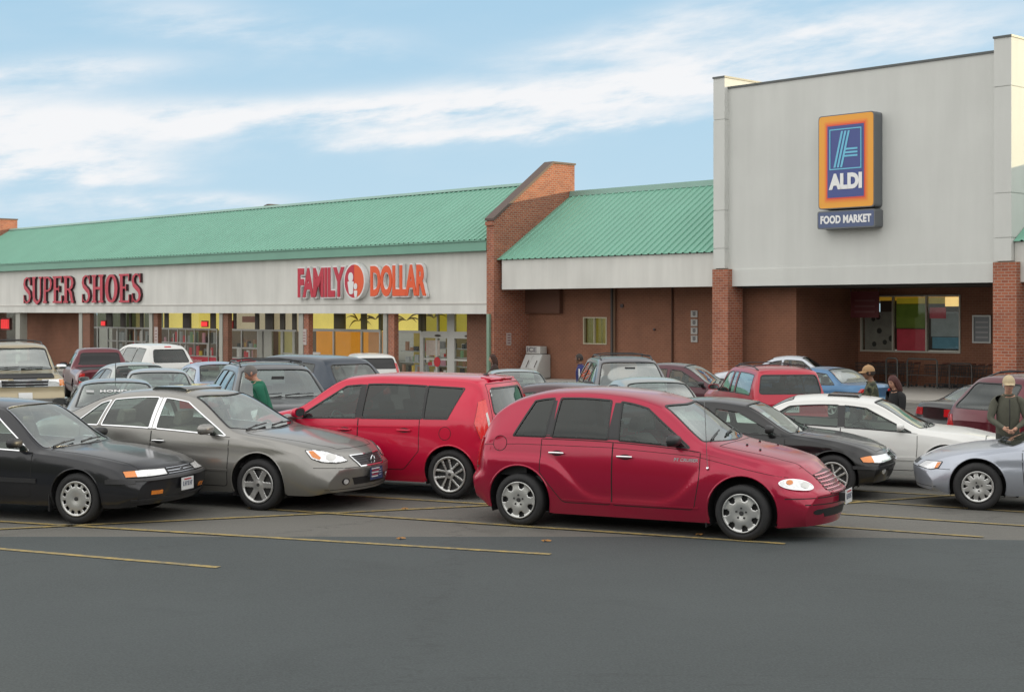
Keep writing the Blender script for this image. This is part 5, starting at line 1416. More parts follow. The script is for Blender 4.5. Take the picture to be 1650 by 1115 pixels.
def wing(label, b0, b1, df=-.3):
    e = empty('brick_wing_wall', (ORG.x, ORG.y, 0), ANG, label, 'wall', 'stepped brick wing walls')
    mb = MB(); zb = facade_ground(b0)-.3
    prof = [(df, zb), (5.7, zb), (5.7, 10.45), (4.05, 10.45), (df, 7.2)]
    mb.prism(prof, 'x', b0, b1); mb.build('wall', brick_m, e)
    cp = MB(); cp.prism([(4.05, 10.452), (5.75, 10.452), (5.75, 10.55), (4.0, 10.55), (df-.08, 7.32), (df-.08, 7.20), (df, 7.203)], 'x', b0-.06, b1+.06); cp.build('coping', coping_m, e)
    cb = MB(); cb.box(b0-.03, b1+.03, df-.08, df-.002, 6.95, 7.15); cb.build('corbel', brick_m, e)
    return e

def letters_serif(root, word, b0, b1, zb, h, d):
    """slab-serif letters cut from strokes; returns one object per letter"""
    G = {
     'U': [([(.16,1),(.16,.32),(.22,.12),(.5,.0),(.78,.12),(.84,.32),(.84,1)], [.26,.26,.24,.17,.13,.12,.12]), ([(0,.97),(.38,.97)], .07), ([(.68,.97),(1,.97)], .07)],
     'P': [([(.22,0),(.22,1)], .27), ([(.2,.96),(.6,.96),(.86,.86),(.90,.72),(.84,.56),(.6,.46),(.3,.46)], [.08,.10,.2,.26,.2,.10,.08]), ([(0,.035),(.46,.035)], .07), ([(.02,.965),(.3,.965)], .07)],
     'E': [([(.22,0),(.22,1)], .27), ([(0,.965),(.92,.965)], .07), ([(0,.035),(.95,.035)], .07), ([(.3,.52),(.66,.52)], .08), ([(.9,1),(.9,.74)], [.12,.05]), ([(.93,0),(.93,.28)], [.12,.05]), ([(.66,.40),(.66,.64)], .07)],
     'R': [([(.22,0),(.22,1)], .27), ([(.2,.96),(.58,.96),(.82,.87),(.86,.74),(.80,.60),(.6,.50),(.3,.50)], [.08,.10,.2,.26,.2,.10,.08]), ([(.52,.5),(.72,.36),(.84,.05),(1.0,.03)], [.12,.24,.25,.10]), ([(0,.035),(.46,.035)], .07), ([(.02,.965),(.3,.965)], .07)],
     'H': [([(.2,0),(.2,1)], .25), ([(.8,0),(.8,1)], .25), ([(.25,.52),(.75,.52)], .09), ([(0,.035),(.4,.035)], .07), ([(0,.965),(.4,.965)], .07), ([(.6,.035),(1,.035)], .07), ([(.6,.965),(1,.965)], .07)],
     'O': [([(.5+.37*math.sin(2*PI*k/20), .5+.46*math.cos(2*PI*k/20)) for k in range(21)], [.08+.20*abs(math.sin(2*PI*k/20)) for k in range(21)])],
     'S': [([(.84,.74),(.80,.88),(.62,.97),(.42,.97),(.22,.88),(.17,.74),(.25,.61),(.5,.51),(.76,.40),(.83,.25),(.76,.11),(.56,.03),(.36,.03),(.18,.12),(.14,.27)], [.03,.07,.08,.10,.2,.25,.26,.27,.27,.25,.19,.10,.08,.07,.03]), ([(.86,1),(.86,.68)], [.07,.09]), ([(.12,0),(.12,.32)], [.09,.07])]}
    face = mat('letter_red', (.46,.018,.045), .45, noise=.25, nscale=3); side = mat('letter_side', (.05,.015,.02), .6)
    wd = {'U': 1., 'P': .9, 'E': .95, 'R': 1.0, 'H': 1.08, 'O': 1.12, 'S': .88, ' ': .55}
    tot = sum(wd[c] for c in word); x = b0; out = []
    for c in word:
        w = (b1-b0)*wd[c]/tot
        if c == ' ': x += w; continue
        mb = MB()
        for si, (pts, ws) in enumerate(G[c]):
            P = [Vector((x+w*.04+p[0]*w*.90, zb+p[1]*h)) for p in pts]
            W = ws if isinstance(ws, list) else [ws]*len(P); W = [q*w*.82 if len(P) > 2 or abs(pts[0][0]-pts[1][0]) < .01 else q*h for q in W]
            vs = []
            for i, p in enumerate(P):
                t = (P[min(i+1, len(P)-1)]-P[max(i-1, 0)]).normalized(); nn = Vector((-t.y, t.x)); hw = W[i]/2
                for sgn in (1, -1):
                    q = p+nn*hw*sgn
                    for dd in (d-.18-.004*si, d-.004): vs.append((q.x, dd, q.y))
            n = len(P)
            fs = []; mi = []
            for i in range(n-1):
                a, b_ = 4*i, 4*i+4
                mb.add([vs[a], vs[b_], vs[b_+2], vs[a+2]], [(0,1,2,3)], 0)
                mb.add([vs[a], vs[b_], vs[b_+1], vs[a+1]], [(0,1,2,3)], 1); mb.add([vs[a+2], vs[b_+2], vs[b_+3], vs[a+3]], [(0,1,2,3)], 1)
            for a in (0, 4*(n-1)): mb.add([vs[a], vs[a+1], vs[a+3], vs[a+2]], [(0,1,2,3)], 1)
        mb.build('letter', [face, side], root); x += w

def left_building():
    root = empty('store_building', (ORG.x, ORG.y, 0), ANG, 'long low store building with green ribbed roof, cream fascia and glass shop fronts', 'building')
    bw = Bx(784, -.3)          # right end, at the wing wall
    bl = Bx(28, 5.7)-.6; b0 = -150.
    mb = MB(); mb.box(b0, bw, 0, .35, 2.85, 5.66); mb.box(b0, bw, -.12, .35, 2.36, 2.848); mb.build('fascia', stuc_m, root)
    mb = MB(); mb.box(b0, bw, -.14, .0, 2.85, 2.92); mb.build('fascia_ledge', mat('ledge_grey', (.45,.43,.40), .8), root)  # ledge in a darker, greyer cream than the fascia
    mb = MB(); mb.box(b0, bw, -.35, .3, 5.66, 6.16); mb.box(b0, bw, -.42, .3, 6.161, 6.22); mb.build('eave_band', greent_m, root)
    roof_sheet(root, b0, bw, -.32, 6.24, 5.0, 9.5)
    mb = MB(); mb.prism([(4.86, 9.50), (4.98, 9.66), (5.4, 9.66), (5.4, 9.45)], 'x', b0, bw); mb.build('ridge_cap', flash_m, root)
    mb = MB(); mb.box(b0, bw, 5.2, 32, 3.2, 8.9); mb.build('flat_roof', roofflat_m, root)
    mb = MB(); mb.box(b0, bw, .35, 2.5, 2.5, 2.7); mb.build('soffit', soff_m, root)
    # dark hump of a roof vent on the ridge
    v = empty('roof_vent', (ORG.x, ORG.y, 0), ANG, 'small dark roof vent breaking the long green ridge line', 'vent'); b = Bx(424, 5.2)
    mb = MB(); mb.prism(rounded([(b-.75, 9.5), (b-.3, 9.80), (b+.2, 9.80), (b+.8, 9.5)], .2), 'y', 5.5, 7.5); mb.build('hood', coping_m, v); mb = MB(); mb.box(b-.2, b+.15, 5.6, 7.4, 9.801, 9.85); mb.build('cap', pipe_m, v)
    D = 2.2
    post = mat('post_grey', (.34,.34,.30), .6, noise=.1, nscale=4)
    for a, c in ((24,31), (126,131), (239,244), (352,357), (480,487), (616,622)):
        x0, x1 = Bx(a), Bx(c); mb = MB(); slab(mb, x0, x1, .05, .05+(x1-x0)*.8, zw, 2.359); mb.build('canopy_post', post, root)
    for a, c in ((131,150), (245,256), (357,370), (487,500), (623,639)):
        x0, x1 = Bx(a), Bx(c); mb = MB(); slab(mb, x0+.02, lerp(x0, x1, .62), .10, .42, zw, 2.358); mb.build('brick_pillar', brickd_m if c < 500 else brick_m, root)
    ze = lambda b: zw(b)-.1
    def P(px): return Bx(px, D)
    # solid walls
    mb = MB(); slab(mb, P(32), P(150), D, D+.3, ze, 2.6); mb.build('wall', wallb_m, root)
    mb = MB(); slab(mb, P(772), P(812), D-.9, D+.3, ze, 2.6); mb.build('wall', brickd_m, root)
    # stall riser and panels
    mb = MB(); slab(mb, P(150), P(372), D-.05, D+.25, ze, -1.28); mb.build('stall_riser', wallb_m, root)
    mb = MB(); slab(mb, P(158), P(350), D-.02, D+.2, lambda b: -1.27, -.60); slab(mb, P(370), P(416), D-.02, D+.2, lambda b: -1.27, -.60); mb.build('red_panel', mat('panel_red', (.42,.012,.035), .4, coat=.3), root)
    wt = mat('faint_white', (.55,.4,.4), .6)
    for px, s in ((277,'Sale'), (316,'Shoes'), (390,'Brands')):
        text('panel_lettering', s, .42, wt, root, (P(px), D-.03, -.93), .004, .004, 1.6)
    # frames: verticals and rails
    def frame(px, z0, z1, w=.10, m=frame_m, nm='mullion', dd=0.):
        mb = MB(); x = P(px); mb.box(x-w/2, x+w/2, D-.06-dd, D+.08, z0, z1); mb.build(nm, m, root, bevel=.01)
    def rail(a, c, z, w=.09, m=frame_m, dd=0.):
        mb = MB(); mb.box(P(a), P(c), D-.05-dd, D+.07, z-w/2, z+w/2); mb.build('window_rail', m, root)
    for px in (150, 158, 174, 190, 204, 218, 230): frame(px, -1.27, 1.24)
    for px in (258, 273, 287, 300, 314, 337, 350): frame(px, -1.27 if px in (258,300,337,350) else -.60, 1.24, .09)
    for px in (372, 390, 416): frame(px, -1.27, 1.24, .09)
    for px, w in ((176,.9), (198,.7), (210,.3), (228,.4), (268,.5), (301,1.0), (343,.6), (378,.3), (414,.4), (434,.9), (455,.5), (474,.4)): frame(px, 1.26, 2.6, w, framed_m, 'transom_post', -.03)
    rail(150, 350, 1.25, .12); rail(370, 478, 1.25, .12); rail(174, 236, .27, .09); rail(258, 337, .27, .09); rail(174, 350, -.60, .07); rail(372, 416, .05); rail(372,416,-.62,.08)
    rail(150, 350, -1.28, .07)
    # entrance of the shoe store: columns and door
    for px, w in ((421,.8), (431,1.1), (455,.25), (474,.25)): frame(px, -1.55, 1.2, w, post, 'entrance_column')
    rail(456, 473, -.2, .08)
    # the discount store: windows and doors
    FZ = 1.33; bot = lambda px: zw(P(px))
    for px in (499, 538, 583, 613): frame(px, bot(px)+.0, FZ, .12)
    for px, w in ((500,.4), (547,1.1), (586,.5), (613,.3), (678,.4), (682,.4)): frame(px, FZ+.01, 2.6, w, mat('frame_olive', (.10,.085,.02), .5), 'transom_post', -.03)
    rail(497, 614, FZ, .16); rail(641, 680, FZ-.02, .14)
    rail(497, 614, bot(550)+.12, .2); rail(641, 680, bot(660)+.1, .2)
    doorw = mat('door_white', (.50,.50,.47), .45)
    for px, w in ((681,.30), (705,.16), (728,.62), (757,.16), (771,.12)): frame(px, bot(px), FZ if px != 728 else 2.6, w, doorw, 'door_frame', .03)
    for px in (706, 758): frame(px, FZ, 2.6, .12, frame_m, 'transom_post')
    for a, c in ((683,724), (733,772)):
        mb = MB(); mb.box(P(a), P(c), D-.10, D+.05, .98, 1.36); mb.build('door_header', doorw, root)
        for z in (-.22, -1.02): rail(a, c, z, .10, doorw, .02)
        x = P(a+ (c-a)*.6); mb = MB(); mb.ball((x, D-.12, 1.12), (.28,.06,.07)); mb.build('door_sensor', framed_m, root, smooth=True)
    # interior seen through the glass; panels glow themselves in place of shop lamps
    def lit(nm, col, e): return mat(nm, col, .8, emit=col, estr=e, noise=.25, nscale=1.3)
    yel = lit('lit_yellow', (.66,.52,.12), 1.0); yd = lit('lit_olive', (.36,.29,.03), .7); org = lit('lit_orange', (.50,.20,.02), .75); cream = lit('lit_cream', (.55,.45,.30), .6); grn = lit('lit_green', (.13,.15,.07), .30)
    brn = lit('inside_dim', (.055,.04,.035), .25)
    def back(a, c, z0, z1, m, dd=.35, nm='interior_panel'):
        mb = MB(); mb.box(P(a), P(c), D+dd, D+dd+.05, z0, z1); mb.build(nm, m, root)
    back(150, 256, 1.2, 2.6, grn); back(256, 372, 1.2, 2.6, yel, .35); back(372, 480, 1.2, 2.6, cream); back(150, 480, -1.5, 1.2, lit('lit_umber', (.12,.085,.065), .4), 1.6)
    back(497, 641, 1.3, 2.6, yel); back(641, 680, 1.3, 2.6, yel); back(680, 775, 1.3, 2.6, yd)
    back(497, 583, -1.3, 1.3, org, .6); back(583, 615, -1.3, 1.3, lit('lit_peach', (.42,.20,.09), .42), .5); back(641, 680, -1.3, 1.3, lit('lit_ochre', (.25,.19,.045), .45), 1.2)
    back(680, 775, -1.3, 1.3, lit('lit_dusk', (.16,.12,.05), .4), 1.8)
    back(384, 411, 1.75, 2.15, lit('lit_brick', (.25,.07,.04), .3), .30); back(430, 455, -1.5, 1.2, lit('lit_straw', (.40,.34,.14), .35), .9)
    back(213, 226, 1.3, 2.6, lit('lit_straw', (.40,.34,.14), .35), .30)
    # dark reflections on the yellow transoms, painted in as frond-shaped tubes
    fm = mat('reflection_brown', (.34,.24,.05), .8)
    rnd = random.Random(3)
    for cx, cz in ((573,1.9), (600,2.0), (650,1.95), (694,2.1)):
        mb = MB()
        for k in range(6):
            a = rnd.uniform(-.7, .7)+(PI if k % 2 else 0); L_ = rnd.uniform(.9, 1.6); x = P(cx); 
            mb.tube([(x+L_*t*math.cos(a), D+.26-.01*k, cz+L_*t*math.sin(a)*.6+.22*math.sin(t*3)) for t in (0,.2,.4,.6,.8,1.)], [.01,.035,.05,.04,.025,.006], 5)
        mb.build('window_reflection', fm, root)
    # goods on display: shelves full of small things, with a faint glow for shop light
    cols = [mat('goods_%s' % n, c, .7, emit=c, estr=.45) for n, c in (('white', (.45,.42,.40)), ('red', (.40,.03,.04)), ('black', (.02,.02,.02)), ('brown', (.20,.10,.06)), ('pink', (.42,.22,.26)), ('green', (.12,.20,.10)), ('grey', (.22,.22,.22)), ('gold', (.45,.30,.05)))]
    for a, c, zs, h in ((174,236,(-.58,.30),.80), (258,350,(-.58,.30),.80), (373,416,(-.58,.1),.62), (641,678,(-1.1,-.45,.2),.55), (684,722,(-1.1,-.6,-.1,.4),.42), (735,771,(-1.1,-.6,-.1,.4),.42)):
        mb = MB(); x0, x1 = P(a), P(c)
        for z in zs:
            x = x0
            while x < x1-.2:
                w = rnd.uniform(.12, .42); hh = rnd.uniform(.35, 1.)*h; dd = rnd.uniform(.25, .9)
                mb.box(x, min(x+w*.85, x1), D+dd, D+dd+.12, z, z+hh, rnd.choice([0,1,2,2,3,3,4,5,6,6,7,2])); x += w
            mb.box(x0, x1, D+.2, D+1.0, z-.04, z-.001, 6)
        o = mb.build('shelf_goods', cols, root); o['kind'] = 'stuff'
    mb = MB(); x = P(688); mb.box(x, x+1.2, D-.075, D-.065, .0, .85, 0); mb.build('door_poster', mat('poster_pale', (.45,.38,.33), .6, noise=.3, nscale=6), root)
    mb = MB(); x = P(703); mb.lathe([(0,-.02),(.28,-.02),(.28,.0)], 20, 'y', (x+.2, D-.10, -.36)); mb.build('door_sticker', mat('sticker_red', (.5,.02,.03), .5), root)
    mb = MB(); x = P(504); mb.box(x, x+.85, D-.05, D-.04, -.95, -.05, 0); mb.box(x+.25, x+.72, D-.056, D-.051, -.88, -.5, 1); mb.build('window_sign', [mat('sign_white', (.6,.6,.6), .5), mat('sign_blue', (.04,.10,.35), .5)], root)
    # glass
    for a, c, z0, z1 in ((150,372,-.6,2.6), (372,480,-1.3,2.6), (497,614,-1.2,2.6), (641,772,-1.2,2.6), (0,24,-1.9,2.6)):
        mb = MB(); mb.box(P(a), P(c), D+.0, D+.012, z0, z1); mb.build('shop_window', shopglass_m, root)
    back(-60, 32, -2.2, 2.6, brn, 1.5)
    mb = MB(); slab(mb, b0, P(-40), D, D+.3, ze, 2.6); mb.build('wall', wallb_m, root)
    # small white notices on walls and pillars
    for px, py, w, h, d_, lab in ((38,537,.9,1.6,D-.01,0), (252,541,.45,1.2,.09,0), (491,543,.42,.95,.09,0)):
        mb = MB(); x, z = Bx(px, d_), Zp(px, py, d_); mb.box(x-w/2, x+w/2, d_-.03, d_-.002, z-h/2, z+h/2, 0)
        for k in range(4): mb.box(x-w*.3, x+w*.3, d_-.034, d_-.031, z+h*(.28-k*.18)-.03, z+h*(.28-k*.18)+.03, 1)
        mb.build('notice_plate', [mat('notice_white', (.42,.36,.34), .6), mat('notice_marks', (.22,.10,.10), .6)], root)
    dp = MB(); x = Bx(789, -.32); dp.box(x-.10, x+.10, -.46, -.32, -1.1, 2.36); dp.build('downpipe', mat('pipe_green', (.17,.26,.19), .5), root, bevel=.02)
    # lit red window signs
    red = mat('neon_red', (.6,.02,.03), .4, emit=(1.,.07,.07), estr=.75)
    for k, (px, py, w, h, lab) in enumerate(((8,522,1.5,.9,'glowing red window sign at the far left end of the storefronts'), (166,521,.60,.36,'small glowing red sign above the shoe store entrance door'), (329,522,.78,.34,'glowing red sign left of the middle canopy pillar'), (372,523,.32,.45,'tiny glowing red sign just right of the middle canopy pillar'))):
        e = empty('neon_sign', (ORG.x, ORG.y, 0), ANG, lab, 'sign', 'glowing red window signs'); d_ = D-.12 if k else D-.15; x, z = Bx(px, d_), Zp(px, py, d_); mb = MB()
        for i in range(4 if w > .5 else 2):
            q = x-w/2+i*w/(4 if w > .5 else 2); mb.tube([(q+.04, d_, z-h*.4), (q+.04, d_, z+h*.4), (q+w*.17, d_, z+h*.4), (q+w*.17, d_, z-h*.4), (q+.04, d_, z-h*.4)], .035, 6)
        mb.build('glowing_tube', red, e); mb = MB(); mb.box(x-w/2-.05, x+w/2+.05, d_+.05, d_+.08, z-h/2-.05, z+h/2+.05); mb.build('back_plate', mat('neon_back', (.25,.02,.02), .5), e)
    wing('stepped brick wing wall rising between the two green roofs', bw, bw+.56)
    wing('stepped brick wing wall at the far left end of the green roof', bl, bl+.6)
    # store signs
    s = empty('store_sign', (ORG.x, ORG.y, 0), ANG, 'red serif letters reading SUPER SHOES on the cream fascia', 'sign')
    letters_serif(s, 'SUPER SHOES', Bx(40), Bx(233), 3.10, 2.02, -.02)
    s = empty('store_sign', (ORG.x, ORG.y, 0), ANG, 'red and orange FAMILY DOLLAR sign with oval family emblem', 'sign')
    wh = mat('sign_edge_white', (.72,.72,.72), .5); fr = mat('sign_crimson', (.46,.010,.035), .45); fo = mat('sign_orange', (.72,.085,.012), .45)
    cz = 4.20; H_ = 1.75
    def word(t, a, c, m):
        x0, x1 = Bx(a), Bx(c); cx = (x0+x1)/2
        for mm, fat, dep, dd, nm in ((wh, .17, .09, -.13, 'letter_border'), (m, .088, .02, -.245, 'letters')):
            o = text(nm, t, 2.28, mm, s, (cx, dd, cz-.02), dep, fat, 1., .98)
            xs = [v.co.x for v in o.data.vertices]; wdt = max(xs)-min(xs); o.scale.x = (x1-x0)/wdt*(1.0 if nm[-1] != 's' else .975)
            ys_ = [v.co.y for v in o.data.vertices]; o.scale.y = (H_+(.16 if nm[-1] != 's' else 0))/(max(ys_)-min(ys_)); o.location.z = cz-(max(ys_)+min(ys_))/2*o.scale.y
    word('FAMILY', 483, 560, fr); word('DOLLAR', 600, 692, fo)
    cx = (Bx(562)+Bx(596))/2; rx = (Bx(596)-Bx(562))/2; rz = 1.06; cz2 = 4.22
    def oval(k, d0, d1, m, nm, half=None):
        p = [(cx+rx*k*math.cos(2*PI*i/40), cz2+rz*k*math.sin(2*PI*i/40)) for i in range(40)]
        if half == 'L': p = [q for q in p if q[0] < cx+.1]; p.sort(key=lambda q: math.atan2(q[1]-cz2, -(q[0]-cx)))
        mb = MB(); mb.prism(p, 'y', d0, d1); mb.build(nm, m, s)
    oval(1., -.36, -.03, wh, 'emblem_border'); oval(.90, -.375, -.361, fo, 'emblem_field'); oval(.895, -.385, -.376, fr, 'emblem_field', 'L')
    mb = MB()
    for (x, z, r1, bh, bw_) in ((-.30, .20, .26, .95, .34), (.16, -.30, .17, .62, .20)):
        mb.prism([(cx+x*rx+r1*rx*.9*math.cos(2*PI*i/20), cz2+z*rz+r1*rz*math.sin(2*PI*i/20)+.02) for i in range(20)], 'y', -.40, -.386)
        mb.prism(rounded([(cx+x*rx-bw_*rx*.9, cz2+z*rz-.22), (cx+x*rx+bw_*rx*.9, cz2+z*rz-.22), (cx+x*rx+bw_*rx*.6, cz2+z*rz-bh*rz*.95), (cx+x*rx-bw_*rx*.4, cz2+z*rz-bh*rz*.95)], .1), 'y', -.3995, -.3865)
    mb.build('emblem_figures', wh, s)

def middle_building():
    root = empty('store_building', (ORG.x, ORG.y, 0), ANG, 'brown walled store section with bright green ribbed roof between wing wall and supermarket tower', 'building')
    b0 = Bx(784, -.3)+.57; b1 = Bx(1150, -.2); D = 2.2
    mb = MB(); mb.box(b0+.28, b1, .0, .35, 3.62, 5.14); mb.build('fascia', stuc_m, root)
    roof_sheet(root, b0, b1, -.12, 5.16, 5.35, 8.75)
    mb = MB(); mb.prism([(5.25, 8.72), (5.32, 9.02), (5.8, 9.05), (5.8, 8.6)], 'x', b0, b1); mb.build('ridge_cap', flash_m, root)
    mb = MB(); mb.box(b0, b1, 5.7, 32, 3.0, 8.98); mb.build('flat_roof', roofflat_m, root)
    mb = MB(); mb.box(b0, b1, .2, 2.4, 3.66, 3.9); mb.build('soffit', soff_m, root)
    x0, x1 = Bx(940, D), Bx(978, D); z0, z1 = Zp(960, 555, D), Zp(960, 511, D)
    mb = MB()
    for a, c in ((b0, x0), (x1, b1+.5)): slab(mb, a, c, D, D+.3, lambda b: zw(b)-.1, 3.8)
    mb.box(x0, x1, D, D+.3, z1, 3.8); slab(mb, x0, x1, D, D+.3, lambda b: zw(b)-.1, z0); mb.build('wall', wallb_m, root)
    w = MB(); w.box(x0, x1, D+.12, D+.13, z0, z1); pane = w.build('window', glass('window_yellow_glass', (.75,.75,.5), .12), root)
    f = MB(); t = .06; xm = lerp(x0, x1, .47)
    for a, c in ((x0, x0+t), (xm-t/2, xm+t/2), (x1-t, x1)): f.box(a, c, D-.03, D+.1, z0+t, z1-t)
    f.box(x0, x1, D-.03, D+.1, z0, z0+t); f.box(x0, x1, D-.03, D+.1, z1-t, z1); f.build('window_frame', mat('frame_tan', (.38,.34,.24), .5), pane)
    bl = MB(); bl.box(x0, x1, D+.28, D+.32, z0, z1, 0); bl.build('interior_panel', mat('room_olive', (.25,.20,.03), .8, emit=(.30,.24,.03), estr=.5), root)
    bb = MB(); xx = x0+.1
    while xx < xm-.1: bb.box(xx, xx+.07, D+.2, D+.21, z0+.05, z1-.05); xx += .12
    bb.box(xm+.3, xm+.36, D+.2, D+.21, z0, z1); bb.build('blind', mat('blind_white', (.45,.47,.40), .7), pane)
    hd = MB(); hd.box(b0, Bx(907, D), D-.25, D-.003, 2.40, 3.655); hd.build('canopy_shade', mat('canopy_shade_brown', (.12,.055,.035), .8), root)  # dark box standing in for the shade under the canopy
    for px, d_, r, m in ((831, D-.2, .10, pipe_m), (986, D-.12, .075, pipe_m), (1083, D-.06, .05, mat('joint_brown', (.08,.035,.02), .8))):
        mb = MB(); x = Bx(px, d_); mb.tube([(x, d_, zw(x)), (x, d_, 3.655)], r, 10); mb.build('downpipe', m, root, smooth=True)
        if px == 986:
            mb = MB(); mb.tube([(x+.17, d_, zw(x)), (x+.17, d_, 3.655)], .05, 8); mb.build('conduit', mat('conduit_tan', (.16,.09,.05), .6), root, smooth=True)
    # a few small wall fittings
    for px, py, r in ((1003, 493, .10), (1055, 531, .06)):
        mb = MB(); mb.lathe([(0, D-.08), (r, D-.07), (r, D-.001)], 14, 'y', (Bx(px, D), 0, Zp(px, py, D))); mb.build('wall_fitting', mat('fitting_dark', (.05,.03,.03), .5), root)
    # stacked small notice plates
    sm_ = [mat('notice_grey', (.36,.35,.33), .6), mat('notice_marks2', (.12,.11,.11), .6)]
    for px, py, lab in ((1119,506,'topmost of the four small notice plates left of the supermarket pillar'), (1119,520,'second from top of the four small notice plates left of the supermarket pillar'), (1119,533,'third from top of the four small notice plates left of the supermarket pillar'), (1119,546,'lowest of the four small notice plates left of the supermarket pillar'), (807,547,'pale notice plate screwed to the brick wing wall')):
        d_ = D-.02 if px > 900 else -.3
        x, z = Bx(px, d_), Zp(px, py, d_); wd = .40 if px > 900 else .30; hh = .32 if px > 900 else .50
        e = empty('notice_plate', (ORG.x, ORG.y, 0), ANG, lab, 'sign', 'small notice plates'); mb = MB()
        if px > 900:
            mb.box(x-wd/2, x+wd/2, d_-.03, d_, z-hh/2, z+hh/2); mb.build('plate', sm_[0], e)
            mb = MB(); mb.lathe([(.0, -.001), (.09, -.001), (.10, .0), (.0, .0)], 14, 'y', (x, d_-.031, z)); mb.box(x-.14, x+.14, d_-.034, d_-.0305, z+.09, z+.12); mb.build('marking', sm_[1], e)
        else:
            bx_ = Bx(784, -.3)+.56+.002; dm = .75
            mb.box(bx_, bx_+.03, dm-.16, dm+.16, z-.32, z+.32); mb.build('plate', mat('notice_white', (.42,.36,.34), .6), e)
            mb = MB()
            for k in range(4): mb.box(bx_+.031, bx_+.034, dm-.11, dm+.11, z-.24+.14*k, z-.18+.14*k)
            mb.build('marking', mat('notice_marks', (.22,.10,.10), .6), e)
    # ice freezer
    e = empty('ice_freezer', (ORG.x, ORG.y, 0), ANG, 'white ice freezer with slanted doors and header box against the brown wall', 'freezer')
    xa, xb = Bx(841, D-.9), Bx(886, D-.1); zg = zw(xa)+.02; met = mat('freezer_white', (.47,.47,.45), .5, noise=.08, nscale=3)
    d0, d1 = D-1.05, D-.05
    zt = Zp(860, 571, D-.6)
    mb = MB(); mb.prism([(d0, zg+.06), (d1, zg+.06), (d1, zt), (d0+.42, zt), (d0, zt-.75)], 'x', xa, xb); mb.build('cabinet', met, e, bevel=.02)
    for k in range(2):
        q0 = lerp(xa, xb, .04+.48*k); q1 = lerp(xa, xb, .48+.48*k); mb = MB()
        for (dd, z) in (((d0, zg+.35), (d0, zt-.80)),): mb.box(q0, q1, d0-.04, d0-.001, zg+.35, zt-.80)
        mb.add([(q0, d0-.012, zt-.72), (q1, d0-.012, zt-.72), (q1, d0+.385, zt-.03), (q0, d0+.385, zt-.03), (q0, d0+.01, zt-.74), (q1, d0+.01, zt-.74), (q1, d0+.41, zt-.05), (q0, d0+.41, zt-.05)], [(0,1,2,3), (0,4,5,1), (1,5,6,2), (2,6,7,3), (3,7,4,0)])
        dr = mb.build('freezer_door', mat('freezer_door', (.52,.53,.52), .3, noise=.12, nscale=9), e)
        mb = MB(); mb.tube([(q1-.10, d0-.06, zt-.66), (q1-.10, d0+.16, zt-.30)], .02, 8); mb.build('handle', pipe_m, dr)
    zz = Zp(860, 558, D-.6); mb = MB(); mb.box(xa+.03, lerp(xa, xb, .86), d0+.42, d1-.1, zt+.03, zz); hb = mb.build('header_box', met, e, bevel=.015)
    text('header_lettering', 'ICE', (zz-zt)*.8, mat('ice_letters', (.16,.15,.17), .5), hb, (lerp(xa, xb, .36), d0+.415, (zz+zt)/2+.02), .003, .01, 1.5)
    mb = MB(); x = Bx(838, D-.3); mb.box(x-.22, x+.05, D-.7, D-.02, zg, zt+.0); mb.build('side_cabinet', met, e, bevel=.02)

